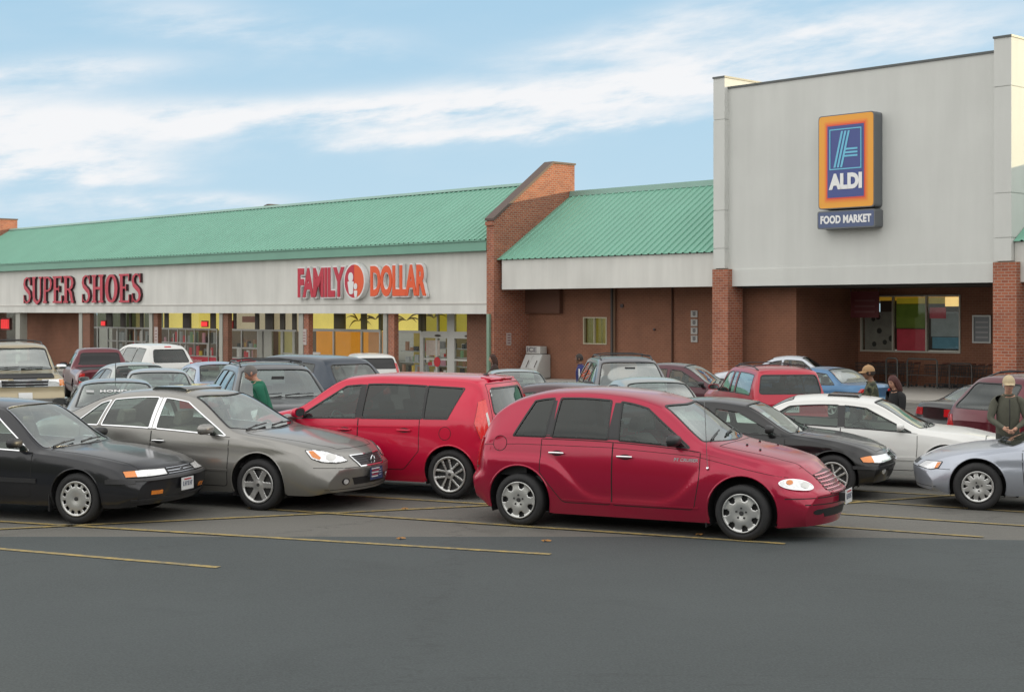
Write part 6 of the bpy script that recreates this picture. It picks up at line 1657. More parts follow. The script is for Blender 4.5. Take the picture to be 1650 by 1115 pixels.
def supermarket():
    root = empty('supermarket_building', (ORG.x, ORG.y, 0), ANG, 'tall pale stucco supermarket tower on brick pillars with a dark recessed entrance', 'building')
    l0, l1 = Bx(1150, -.2), Bx(1168, -.2); r0, r1 = Bx(1602, -.2), Bx(1630, -.2); zt = 12.42
    mb = MB(); mb.box(l1-.02, r0+.02, .05, 14, 3.62, zt); mb.build('tower_wall', stuc2_m, root)
    mb = MB(); mb.box(l1, r0, -.0, .049, 3.615, 4.35); mb.build('lower_band', stuc2_m, root)
    mb = MB(); mb.box(l1-.01, r0+.01, .0, 14.02, zt+.001, zt+.09); mb.build('parapet_flashing', mat('flashing_dark', (.09,.10,.10), .5), root)
    for a, c in ((l0, l1), (r0, r1)):
        mb = MB()
        zs = [4.40, 5.30, 7.0, 11.05, 12.92]
        for z0, z1 in zip(zs, zs[1:]): mb.box(a, c, -.22, 14.0, z0+.02, z1-.02)
        for z in zs[1:-1]: mb.box(a+.03, c-.03, -.19, 13.9, z-.022, z+.022, 0)
        mb.build('pier', stuc2_m, root)
        mb = MB(); mb.box(a-.03, c+.03, -.26, 14.05, 12.902, 12.98); mb.build('pier_cap', mat('flashing_dark', (.09,.10,.10), .5), root)
        w = (c-a)+.25; mb = MB(); zg = facade_ground(a)
        mb.box(a, a+w, -.30, .75, zg-.1, 4.38); mb.build('brick_pillar', brick_m, root)
    # back wall, side block, soffit
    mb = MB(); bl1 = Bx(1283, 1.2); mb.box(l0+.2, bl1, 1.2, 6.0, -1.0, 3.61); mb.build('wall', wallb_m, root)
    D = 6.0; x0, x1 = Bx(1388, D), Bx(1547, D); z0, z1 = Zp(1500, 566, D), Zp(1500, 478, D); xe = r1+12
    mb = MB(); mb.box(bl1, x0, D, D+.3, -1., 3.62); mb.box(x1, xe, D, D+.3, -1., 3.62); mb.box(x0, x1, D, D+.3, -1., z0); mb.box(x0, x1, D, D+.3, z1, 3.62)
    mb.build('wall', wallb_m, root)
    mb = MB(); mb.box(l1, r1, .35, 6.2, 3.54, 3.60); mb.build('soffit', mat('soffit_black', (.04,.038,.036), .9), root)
    mb = MB(); xd = Bx(1300, D); mb.box(xd, Bx(1372, D), D-.06, D-.002, -.8, 2.0); mb.build('entrance_door', mat('dark_door', (.02,.018,.018), .3), root)
    fr = MB(); t = .07
    ms = [x0, Bx(1439, D), Bx(1493, D), x1]
    for k, x in enumerate(ms): fr.box(x-t/2, x+t/2, D-.05, D+.1, z0, z1)
    fr.box(x0-t/2, x1+t/2, D-.06, D+.11, z0-t, z0-.001); fr.box(x0-t/2, x1+t/2, D-.06, D+.11, z1+.001, z1+t)
    g = MB(); g.box(x0, x1, D+.02, D+.03, z0, z1); win = g.build('window', shopglass_m, root); fr.build('window_frame', mat('frame_pale', (.45,.42,.36), .5), win)
    def pan(nm, a, c, za, zb_, col, e=.2, dd=.12):
        mb = MB(); mb.box(Bx(a, D), Bx(c, D), D+dd, D+dd+.02, lerp(z0, z1, za), lerp(z0, z1, zb_)); mb.build(nm, mat(nm+'_m', col, .7, emit=col, estr=e*.6, noise=.35, nscale=3), root)  # panels carry a faint glow standing for the store lighting
    pan('poster_pale', 1391, 1437, .0, .72, (.20,.18,.16), .10); pan('strip_top', 1391, 1545, .93, 1., (.55,.30,.03), .5, .2)
    pan('poster_green', 1442, 1491, .42, .86, (.10,.14,.02), .25); pan('poster_red', 1443, 1490, .0, .40, (.36,.03,.05), .25)
    pan('poster_yellow', 1442, 1520, .87, .98, (.38,.28,.02), .45, .15); pan('poster_teal', 1500, 1545, .05, .26, (.06,.16,.22), .3); pan('poster_grey', 1498, 1545, .27, .72, (.22,.24,.25), .25)
    pan('poster_crimson', 1496, 1522, .60, .80, (.32,.04,.06), .3, .10); pan('lamp_glow', 1521, 1546, .82, .99, (.95,.62,.22), 1.6, .10)
    pan('room_back', 1391, 1546, .0, 1., (.05,.035,.03), .15, 1.4)
    rnd = random.Random(8); mb = MB()
    for k in range(7): 
        x = Bx(rnd.uniform(1398, 1434), D); z = lerp(z0, z1, rnd.uniform(.1, .68)); mb.lathe([(0, D+.115), (rnd.uniform(.10, .17), D+.115), (.1, D+.119)], 12, 'y', (x, 0, z))
    mb.build('poster_spots', mat('spot_dark', (.03,.03,.03), .7), root)
    # red hanging banner left of the window
    e = empty('hanging_banner', (ORG.x, ORG.y, 0), ANG, 'dark red hanging banner in front of the supermarket window', 'banner'); mb = MB(); d_ = 4.4
    xa, xb = Bx(1371, d_), Bx(1416, d_); mb.box(xa, xb, d_, d_+.05, Zp(1390, 512, d_), Zp(1390, 470, d_)); mb.build('banner', mat('banner_red', (.10,.012,.015), .6), e)
    mb = MB(); mb.tube([(xa, d_, 3.55), (xa, d_, Zp(1390, 470, d_))], .02); mb.build('hanger', pipe_m, e); mb = MB(); mb.tube([(xb-.02, d_, 3.55), (xb-.02, d_, Zp(1390, 470, d_))], .02); mb.build('hanger', pipe_m, e)
    mb = MB()
    for k in range(3): mb.box(xa+.2, xb-.2, d_-.006, d_-.002, Zp(1390, 504-9*k, d_), Zp(1390, 501-9*k, d_))
    mb.build('marking', mat('banner_marks', (.14,.05,.05), .6), e)
    # framed poster case
    e = empty('poster_case', (ORG.x, ORG.y, 0), ANG, 'grey framed poster case on the brown wall left of the right brick pillar', 'poster case')
    xa, xb, za, zb_ = Bx(1568, D), Bx(1598, D), Zp(1582, 553, D), Zp(1582, 508, D)
    mb = MB()
    for a, c, q, r_ in ((xa,xa+.07,za,zb_),(xb-.07,xb,za,zb_),(xa+.07,xb-.07,za,za+.07),(xa+.07,xb-.07,zb_-.07,zb_)): mb.box(a, c, D-.08, D-.01, q, r_)
    mb.build('frame', frame_m, e); mb = MB(); mb.box(xa+.07, xb-.07, D-.04, D-.01, za+.07, zb_-.07); mb.build('poster', mat('poster_dim', (.16,.17,.18), .4), e)
    mb = MB(); h = (zb_-za)
    for k in range(4): mb.box(xa+.14, xb-.14, D-.044, D-.041, za+h*(.18+.18*k), za+h*(.24+.18*k))
    mb.build('marking', mat('marks_pale', (.32,.32,.32), .6), e)
    # the store section to the right of the tower
    root2 = empty('store_building', (ORG.x, ORG.y, 0), ANG, 'green roofed store section cut by the right edge beyond the brick pillar', 'building')
    c0, c1 = r1+.02, r1+75
    mb = MB(); mb.box(c0, c1, .0, .35, 3.62, 5.14); mb.build('fascia', stuc_m, root2)
    roof_sheet(root2, c0, c1, -.12, 5.16, 5.35, 8.75)
    mb = MB(); mb.prism([(5.25, 8.72), (5.32, 9.02), (5.8, 9.05), (5.8, 8.6)], 'x', c0, c1); mb.build('ridge_cap', flash_m, root2)
    mb = MB(); mb.box(c0, c1, 5.7, 32, 3.0, 8.98); mb.box(-5, c1, 14, 32, 8.981, 12.4); mb.build('flat_roof', roofflat_m, root2)  # taller rear block added out of sight to keep sun off the near lot
    mb = MB(); mb.box(r1+12, c1, 2.2, 5.6, -1.0, 3.9); mb.build('wall', wallb_m, root2)
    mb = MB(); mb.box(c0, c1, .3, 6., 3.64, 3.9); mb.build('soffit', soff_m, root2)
    # emblem sign
    e = empty('store_sign', (ORG.x, ORG.y, 0), ANG, 'tall orange and blue ALDI sign with striped letter A on the tower', 'sign')
    a, c = Bx(1321, -.45), Bx(1411, -.45); zb1, zt1 = Zp(1366, 336, -.45), Zp(1366, 184, -.45)
    w, h = c-a, zt1-zb1; cx, cz = (a+c)/2, (zb1+zt1)/2
    def rr(k0, k1, r): return rounded([(cx-w/2+k0, cz-h/2+k1), (cx+w/2-k0, cz-h/2+k1), (cx+w/2-k0, cz+h/2-k1), (cx-w/2+k0, cz+h/2-k1)], r)
    mb = MB(); mb.prism(rr(0,0,.16), 'y', -.55, .04); mb.build('sign_case', mat('case_grey', (.13,.14,.15), .5), e)
    lay = [(.04,.04,(.80,.34,.015),.15), (.30,.26,(.80,.27,.012),.10), (.36,.33,(.78,.17,.012),.05), (.42,.40,(.72,.05,.012),.04), (.47,.46,(.030,.055,.24),.02)]
    for k, (k0, k1, col, r) in enumerate(lay):
        mb = MB(); mb.prism(rr(k0, k1, r), 'y', -.556-.006*k-.005, -.552-.006*k); mb.build('sign_face' if k < 4 else 'emblem_field', mat('sign_layer_%s' % 'abcde'[k], col, .4, coat=.3), e)
    lb = mat('emblem_light_blue', (.16,.52,.72), .4); wht = mat('sign_white_face', (.80,.80,.80), .4); y = -.60
    bw_, bt = w-.94-.22, cz+h/2-.46-.14; bb = cz-h/2+.46+h*.295; bl_, br = cx-bw_/2, cx+bw_/2; mb = MB(); t = .045
    mb.box(bl_, br, y, y+.004, bt-t, bt); mb.box(bl_, br, y, y+.004, bb, bb+t); mb.box(bl_, bl_+t, y, y+.004, bb+t, bt-t); mb.box(br-t, br, y, y+.004, bb+t, bt-t)
    H2 = bt-bb
    for k in range(3):
        xb_, xt = bl_+bw_*(.13+.105*k), bl_+bw_*(.37+.105*k); ww = bw_*.062
        mb.prism([(xb_, bb+.09), (xb_+ww, bb+.09), (xt+ww, bt-.10), (xt, bt-.10)], 'y', y, y+.004)
        z = bb+H2*(.30+.085*k); mb.box(bl_+bw_*(.475+.02*k), br-bw_*.12, y-.0003, y+.0037, z, z+H2*.045)
    mb.build('emblem_stripes', lb, e)
    def fit(o, x0, x1, z0, z1):
        xs = [v.co.x for v in o.data.vertices]; ys_ = [v.co.y for v in o.data.vertices]
        o.scale = ((x1-x0)/(max(xs)-min(xs)), (z1-z0)/(max(ys_)-min(ys_)), 1); o.location.x = (x0+x1)/2-(max(xs)+min(xs))/2*o.scale.x; o.location.z = (z0+z1)/2-(max(ys_)+min(ys_))/2*o.scale.y
    lt = text('lettering', 'ALDI', 1., wht, e, (cx, -.60, cz), .004, .062, 1., 1.0); fit(lt, bl_-.03, br+.03, cz-h/2+.46+h*.085, cz-h/2+.46+h*.255)
    e = empty('store_sign', (ORG.x, ORG.y, 0), ANG, 'blue FOOD MARKET sign box directly below the ALDI sign', 'sign')
    z1_, z0_ = Zp(1366, 339, -.45), Zp(1366, 368, -.45); a -= .05
    mb = MB(); mb.prism(rounded([(a, z0_), (c+.03, z0_), (c+.03, z1_), (a, z1_)], .10), 'y', -.55, .04); mb.build('sign_case', mat('case_grey', (.13,.14,.15), .5), e)
    mb = MB(); mb.prism(rounded([(a+.05, z0_+.05), (c-.02, z0_+.05), (c-.02, z1_-.05), (a+.05, z1_-.05)], .08), 'y', -.556, -.5505); mb.build('sign_face', mat('sign_slate', (.055,.085,.19), .4, coat=.3), e)
    lt = text('lettering', 'FOOD MARKET', 1., wht, e, (cx, -.561, cz), .004, .045, 1., 1.05); hh = z1_-z0_; fit(lt, a+.16, c-.14, z0_+hh*.28, z0_+hh*.74)

def carts():
    # cart corral rails and nested carts in the recessed entrance
    met = mat('cart_metal', (.08,.08,.08), .4, .8); rl = mat('rail_grey', (.10,.105,.10), .5, .5)
    D = 4.2; zf = -.795
    for k, (a, c, lab) in enumerate(((1428, 1446, 'short grey tube rail left of the shopping carts'), (1462, 1510, 'wide grey tube rail hoop among the shopping carts'), (1530, 1566, 'low dark tube rail right of the shopping carts'))):
        e = empty('cart_rail', (ORG.x, ORG.y, 0), ANG, lab, 'rail', 'tube rails by the entrance'); x0, x1 = Bx(a, D), Bx(c, D); z = zf+(1.25 if k < 2 else 1.1)
        mb = MB(); mb.tube([(x0, D, zf), (x0, D, z-.08), (x0+.08, D, z), (x1-.08, D, z), (x1, D, z-.08), (x1, D, zf)], .035, 8); mb.build('hoop', rl if k < 2 else pipe_m, e, smooth=True)
        mb = MB(); mb.tube([(x0, D, zf+.55), (x1, D, zf+.55)], .022, 6); mb.build('cross_bar', pipe_m, e)
    e0 = empty('shopping_cart', (0,0,0), 0, 'x', 'shopping cart', 'nested shopping carts by the supermarket window')
    mb = MB(); L_, w0, w1 = .85, .26, .19; zb, zt = .52, .98
    def rect(k, z, g=0): x = lerp(-.42, .43, k); w = lerp(w0, w1, k)-g; return x, w
    for z, g in ((zt, 0), (lerp(zb, zt, .66), .01), (lerp(zb, zt, .33), .02), (zb, .03)):
        mb.tube([(-.42, -w0+g, z), (.43-g, -w1+g, z), (.43-g, w1-g, z), (-.42, w0-g, z), (-.42, -w0+g, z)], .009 if z != zt else .014, 5)
    for k in range(9):
        x, w = rect(k/8, 0); mb.tube([(x, -w, zt), (x, -w+.03, zb), (x, w-.03, zb), (x, w, zt)], .006, 4)
    for q in range(-2, 3): mb.tube([(-.42, q*.07, zb), (.41, q*.055, zb), (.43, q*.06, zt)], .006, 4)
    mb.build('basket', met, e0)
    mb = MB()
    for s in (-1, 1): mb.tube([(-.50, s*.26, 1.04), (-.40, s*.25, .5), (-.36, s*.23, .18), (.40, s*.18, .14)], .014, 6)
    mb.tube([(.40, -.18, .14), (.40, .18, .14)], .012, 6); mb.build('frame', met, e0)
    mb = MB(); mb.tube([(-.52, -.27, 1.05), (-.52, .27, 1.05)], .022, 8); mb.build('handle', mat('handle_brown', (.10,.03,.03), .5), e0)
    for x, s in ((-.36,-1), (-.36,1), (.38,-1), (.38,1)):
        mb = MB(); mb.lathe([(0,-.015),(.06,-.015),(.06,.015),(0,.015)], 12, 'y', (x, s*.2, .062)); mb.build('wheel', tyre_m, e0)
    n = 12; ordn = ['leftmost','second','third','fourth','fifth','sixth','seventh','eighth','ninth','tenth','eleventh','rightmost']
    base = Vector((ORG.x, ORG.y, 0)); E = Vector((EX, EY, 0)); Nn = Vector((NX, NY, 0))
    for i in range(n):
        o = e0 if i == 0 else copy_tree(e0)
        row = i//6; b = Bx(1395, 5.0)+.42*(i % 6)+row*3.5
        p = base+E*b+Nn*(5.0); o.location = (p.x, p.y, zf); o.rotation_euler = (0, 0, ANG+PI)
        nm = ['first','second','third','fourth','fifth','last'][i % 6]
        o['label'] = '%s shopping cart from the left in the %s nested row under the supermarket window' % (nm, 'left' if row == 0 else 'right')
# ================================================================ people
skin_m = mat('skin', (.46,.25,.17), .55); hair_grey = mat('hair_grey', (.13,.125,.12), .85); hair_dark = mat('hair_dark', (.025,.018,.015), .7); lips_m = mat('lips', (.30,.10,.09), .6)
eye_m = mat('eye', (.02,.015,.012), .3)
def camo():
    m = bpy.data.materials.new('camouflage'); m.use_nodes = True; nt = m.node_tree; b = nt.nodes['Principled BSDF']
    tc = nt.nodes.new('ShaderNodeTexCoord'); n = nt.nodes.new('ShaderNodeTexNoise'); n.inputs['Scale'].default_value = 9; n.inputs['Detail'].default_value = 2; nt.links.new(tc.outputs['Object'], n.inputs['Vector'])
    r = nt.nodes.new('ShaderNodeValToRGB'); r.color_ramp.interpolation = 'CONSTANT'
    for i, (p, c) in enumerate(((0,(.018,.022,.014)), (.44,(.055,.065,.035)), (.52,(.10,.095,.055)), (.60,(.03,.035,.02)))):
        e = r.color_ramp.elements[i] if i < 2 else r.color_ramp.elements.new(p)
        e.position = p; e.color = (*c, 1)
    nt.links.new(n.outputs[0], r.inputs[0]); nt.links.new(r.outputs[0], b.inputs['Base Color']); b.inputs['Roughness'].default_value = .9; return m

def person(label, h, top, bottom, loc, yaw, lean=0., nod=0., turn=0., arms=None, hair=None, hairkind='short', cap=None, sk=None, bulk=1., jacket_detail=None, held=None, step=0.):
    """figure facing +x before yaw; lengths in fractions of the height"""
    root = empty('person', loc, yaw, label, 'person'); sk = sk or skin_m
    k = h/1.75
    def V(x, y, z): return Vector((x*k, y*k, z*k))
    hip = V(0,0,.93); c, s = math.cos(lean), math.sin(lean)
    def up(x, y, z):   # torso space: tilted forward about the hip
        z -= .93; return V(x*c+z*s, y, .93+z*c-x*s)
    J = {'hip': hip, 'waist': up(0,0,1.08), 'chest': up(.01,0,1.26), 'sh': up(-.01,0,1.41), 'neck': up(.0,0,1.49), 'skull': up(.02,0,1.56)}
    E = [('hip','waist'), ('waist','chest'), ('chest','sh'), ('sh','neck'), ('neck','skull')]
    rad = {'hip': (.165,.115), 'waist': (.15,.11), 'chest': (.172,.125), 'sh': (.105,.085), 'neck': (.056,.058), 'skull': (.055,.055)}
    fg = []
    arms = arms or {}
    for sd, sg in (('L', 1), ('R', -1)):
        A = arms.get(sd, [(.02, .24, 1.15), (.08, .25, .90)])
        J['s'+sd] = up(-.01, sg*.185, 1.39); J['e'+sd] = up(A[0][0], sg*A[0][1], A[0][2]); J['w'+sd] = up(A[1][0], sg*A[1][1], A[1][2])
        d = (J['w'+sd]-J['e'+sd]).normalized(); J['p'+sd] = J['w'+sd]+d*.055*k
        E += [('sh','s'+sd), ('s'+sd,'e'+sd), ('e'+sd,'w'+sd), ('w'+sd,'p'+sd)]
        rad['s'+sd] = (.070,.070); rad['e'+sd] = (.050,.050); rad['w'+sd] = (.030,.030); rad['p'+sd] = (.034,.022)
        inw = Vector((0, -sg, 0)); side = d.cross(inw); side = side.normalized() if side.length > .1 else Vector((1,0,0)); pal = side.cross(d).normalized()
        for f in range(5):
            if f < 4:
                o = side*(.024-.016*f)*k; ln = (.075,.085,.080,.062)[f]*k; a = J['p'+sd]+o+d*.018*k; b = a+d*ln*.5+pal*.008*k; e = b+d*ln*.4+pal*.030*k
            else:
                a = J['w'+sd]+d*.035*k+side*.030*k; b = a+(d*.6+side*.8)*.030*k; e = b+(d+pal*.4)*.026*k
            for n_, q, r in (('a', a, .0105), ('b', b, .0095), ('c', e, .0075)):
                J['f%s%d%s' % (sd, f, n_)] = q; rad['f%s%d%s' % (sd, f, n_)] = (r, r)
            E += [(('p' if f < 4 else 'w')+sd, 'f%s%da' % (sd, f)), ('f%s%da' % (sd, f), 'f%s%db' % (sd, f)), ('f%s%db' % (sd, f), 'f%s%dc' % (sd, f))]
        st = step*sg
        J['t'+sd] = V(.0, sg*.09, .90); J['k'+sd] = V(.03+st*.5, sg*.10, .49); J['a'+sd] = V(st, sg*.10, .08); J['o'+sd] = V(.17+st, sg*.12, .03)
        E += [('hip','t'+sd), ('t'+sd,'k'+sd), ('k'+sd,'a'+sd), ('a'+sd,'o'+sd)]
        rad['t'+sd] = (.105,.105); rad['k'+sd] = (.068,.068); rad['a'+sd] = (.055,.055); rad['o'+sd] = (.045,.030)
    names = list(J); ix = {n: i for i, n in enumerate(names)}
    me = bpy.data.meshes.new('body_skeleton'); me.from_pydata([J[n] for n in names], [(ix[a], ix[b]) for a, b in E], [])
    o = bpy.data.objects.new('body_tmp', me); C.objects.link(o)
    o.modifiers.new('s', 'SKIN'); sv = me.skin_vertices[0].data
    for n in names:
        r = rad[n]; bk = bulk if n in ('hip','waist','chest','sL','sR','eL','eR','sh') else 1.
        sv[ix[n]].radius = (r[0]*k*bk, r[1]*k*bk); sv[ix[n]].use_root = n == 'hip'
    o.modifiers.new('d', 'SUBSURF').levels = 2
    bpy.context.view_layer.update(); dg = bpy.context.evaluated_depsgraph_get()
    bmesh_ = bpy.data.meshes.new_from_object(o.evaluated_get(dg)); bpy.data.objects.remove(o)
    bmesh_.name = 'body'
    segs = [(J[a], J[b], a, b) for a, b in E]
    bmesh_.materials.clear()
    for m in (top, bottom, sk, mat('shoe', (.03,.025,.02), .6)): bmesh_.materials.append(m)
    shirt_end = .02
    for p in bmesh_.polygons:
        cc = p.center; best = None
        for A, B_, a, b in segs:
            ab = B_-A; t = max(0, min(1, (cc-A).dot(ab)/max(1e-9, ab.length_squared))); dd = (A+ab*t-cc).length
            if best is None or dd < best[0]: best = (dd, a, b, t)
        _, a, b, t = best
        if b[0] == 'f' or a[0] == 'f' or b[0] == 'p' or b == 'skull' or (b == 'neck' and t > .72): mi = 2
        elif a[0] in 'ak' and b[0] == 'o': mi = 3
        elif a[0] in 'tk' and len(a) == 2: mi = 1
        elif (a == 'hip' and b[0] == 't'): mi = 1 if cc.z < .84*k else 0
        else: mi = 0
        p.material_index = mi
    bmesh_.polygons.foreach_set('use_smooth', [True]*len(bmesh_.polygons))
    ob = bpy.data.objects.new('body', bmesh_); C.objects.link(ob); ob.parent = root
    # head
    hc = up(.035, 0, 1.64); hm = MB(); n_, m_ = 24, 20; vs = []
    HR = Matrix.Rotation(turn, 3, 'Z') @ Matrix.Rotation(lean*.6+nod, 3, 'Y')
    for i in range(m_+1):
        th = PI*i/m_
        for j in range(n_):
            ph = 2*PI*j/n_; x, y, z = math.sin(th)*math.cos(ph), math.sin(th)*math.sin(ph), math.cos(th)
            X_, Y_, Z_ = x*.098, y*.076, z*.122
            if z < -.1: Y_ *= 1+.30*z; X_ = X_*(1+.10*z)+.012*(-z)      # jaw
            if x > .5: X_ -= .004
            fy = abs(y)
            X_ += .024*math.exp(-(y/.20)**2-((z+.12)/.20)**2)*(x > 0) - .012*math.exp(-((fy-.36)/.16)**2-((z-.07)/.10)**2)*(x > 0)
            X_ += .008*math.exp(-(y/.30)**2-((z+.50)/.08)**2)*(x > 0)+.010*math.exp(-(y/.3)**2-((z+.78)/.12)**2)*(x > 0)
            vs.append(HR @ Vector((X_, Y_, Z_))*k+hc)
    fs = [(i*n_+j, (i+1)*n_+j, (i+1)*n_+(j+1) % n_, i*n_+(j+1) % n_) for i in range(m_) for j in range(n_)]
    hm.add(vs, fs, 0)
    def hp(x, y, z): return HR @ Vector((x, y, z))*k+hc
    for sg in (1, -1):
        e = hp(.083, sg*.030, .010); hm.ball(e, (.009*k, .012*k, .007*k), 8, 6, 1)
        e = hp(-.005, sg*.080, -.005); hm.ball(e, (.018*k, .009*k, .030*k), 10, 8, 0)
        hm.tube([hp(.086, sg*.014, .030), hp(.088, sg*.030, .034), hp(.078, sg*.046, .028)], .0045*k, 5, 2)
    hm.tube([hp(.086, .022, -.058), hp(.097, 0, -.056), hp(.086, -.022, -.058)], .005*k, 6, 3)
    hm.tube([hp(0,0,-.05), J['neck'].lerp(hc, .1)], .052*k, 12, 0)
    # join the head into the body mesh
    hd = hm.build('head_tmp', [sk, eye_m, hair or hair_dark, lips_m], smooth=True, angle=R(80))
    bm = bmesh.new(); bm.from_mesh(ob.data); nb = len(bm.faces); off = len(ob.data.materials)
    tm = hd.data.copy(); bm.from_mesh(tm); bm.faces.ensure_lookup_table()
    for f in bm.faces[nb:]: f.material_index = {0: 2, 1: off, 2: off+1, 3: off+2}[f.material_index]
    bm.to_mesh(ob.data); bm.free(); bpy.data.objects.remove(hd)
    for m in (eye_m, hair or hair_dark, lips_m): ob.data.materials.append(m)
    # hair
    if hair:
        m = MB(); vs = []
        for i in range(13):
            th = (.62 if hairkind == 'short' else .78)*PI*i/12
            for j in range(n_):
                ph = 2*PI*j/n_; lim = 1.
                x, y, z = math.sin(th)*math.cos(ph), math.sin(th)*math.sin(ph), math.cos(th)
                if x > .25: 
                    f = min(1, (x-.25)/.5); zz = z; z = max(z, .52*f+(-.9)*(1-f)); 
                wob = 1+.03*math.sin(7*ph+3*i)+.02*math.sin(13*ph)
                vs.append(hp(x*.104*wob-.006, y*.084*wob, z*.128*wob+.006))
        m.add(vs, [(i*n_+j, (i+1)*n_+j, (i+1)*n_+(j+1) % n_, i*n_+(j+1) % n_) for i in range(12) for j in range(n_)])
        if hairkind == 'long':
            for j in range(15):
                a = PI*.42+PI*1.16*j/14; x, y = math.cos(a), math.sin(a)
                m.tube([hp(x*.095, y*.078, .02), hp(x*.105-.01, y*.092, -.08), hp(x*.10-.02, y*.10, -.19+.02*math.sin(j*2.1))], [.022*k, .024*k, .012*k], 6)
        m.build('hair', hair, root, smooth=True, angle=R(70))
    if cap:
        m = MB(); vs = []
        for i in range(9):
            th = .52*PI*i/8
            for j in range(n_):
                ph = 2*PI*j/n_; vs.append(hp(math.sin(th)*math.cos(ph)*.110, math.sin(th)*math.sin(ph)*.090, .030+math.cos(th)*.108))
        m.add(vs, [(i*n_+j, (i+1)*n_+j, (i+1)*n_+(j+1) % n_, i*n_+(j+1) % n_) for i in range(8) for j in range(n_)])
        br = []
        for j in range(13):
            a = -PI*.42+PI*.84*j/12; br.append((a, hp(.104*math.cos(a), .086*math.sin(a), .036), hp(.095*math.cos(a)+.085*math.cos(a)**.6, .082*math.sin(a), .020-.012*abs(math.sin(a)))))
        vb = []
        for a, p, q in br: vb += [p, q, q-HR @ Vector((0,0,.006))*k, p-HR @ Vector((0,0,.006))*k]
        m.add(vb, [(4*i+u, 4*i+4+u, 4*i+4+(u+1) % 4, 4*i+(u+1) % 4) for i in range(12) for u in range(4)]+[(0,1,2,3), (48,49,50,51)])
        m.ball(hp(0,0,.140), .010*k, 8, 6); m.build('cap', cap, root, smooth=True, angle=R(50))
    # collar and front seam
    m = MB(); pts = [J['neck']+Vector((math.cos(a)*.066, math.sin(a)*.068, -.012+.012*math.sin(a/2)))*k for a in [2*PI*j/16 for j in range(17)]]
    m.tube(pts, .017*k, 6); m.build('collar', jacket_detail or top, root, smooth=True)
    return root, J, up, k, hp

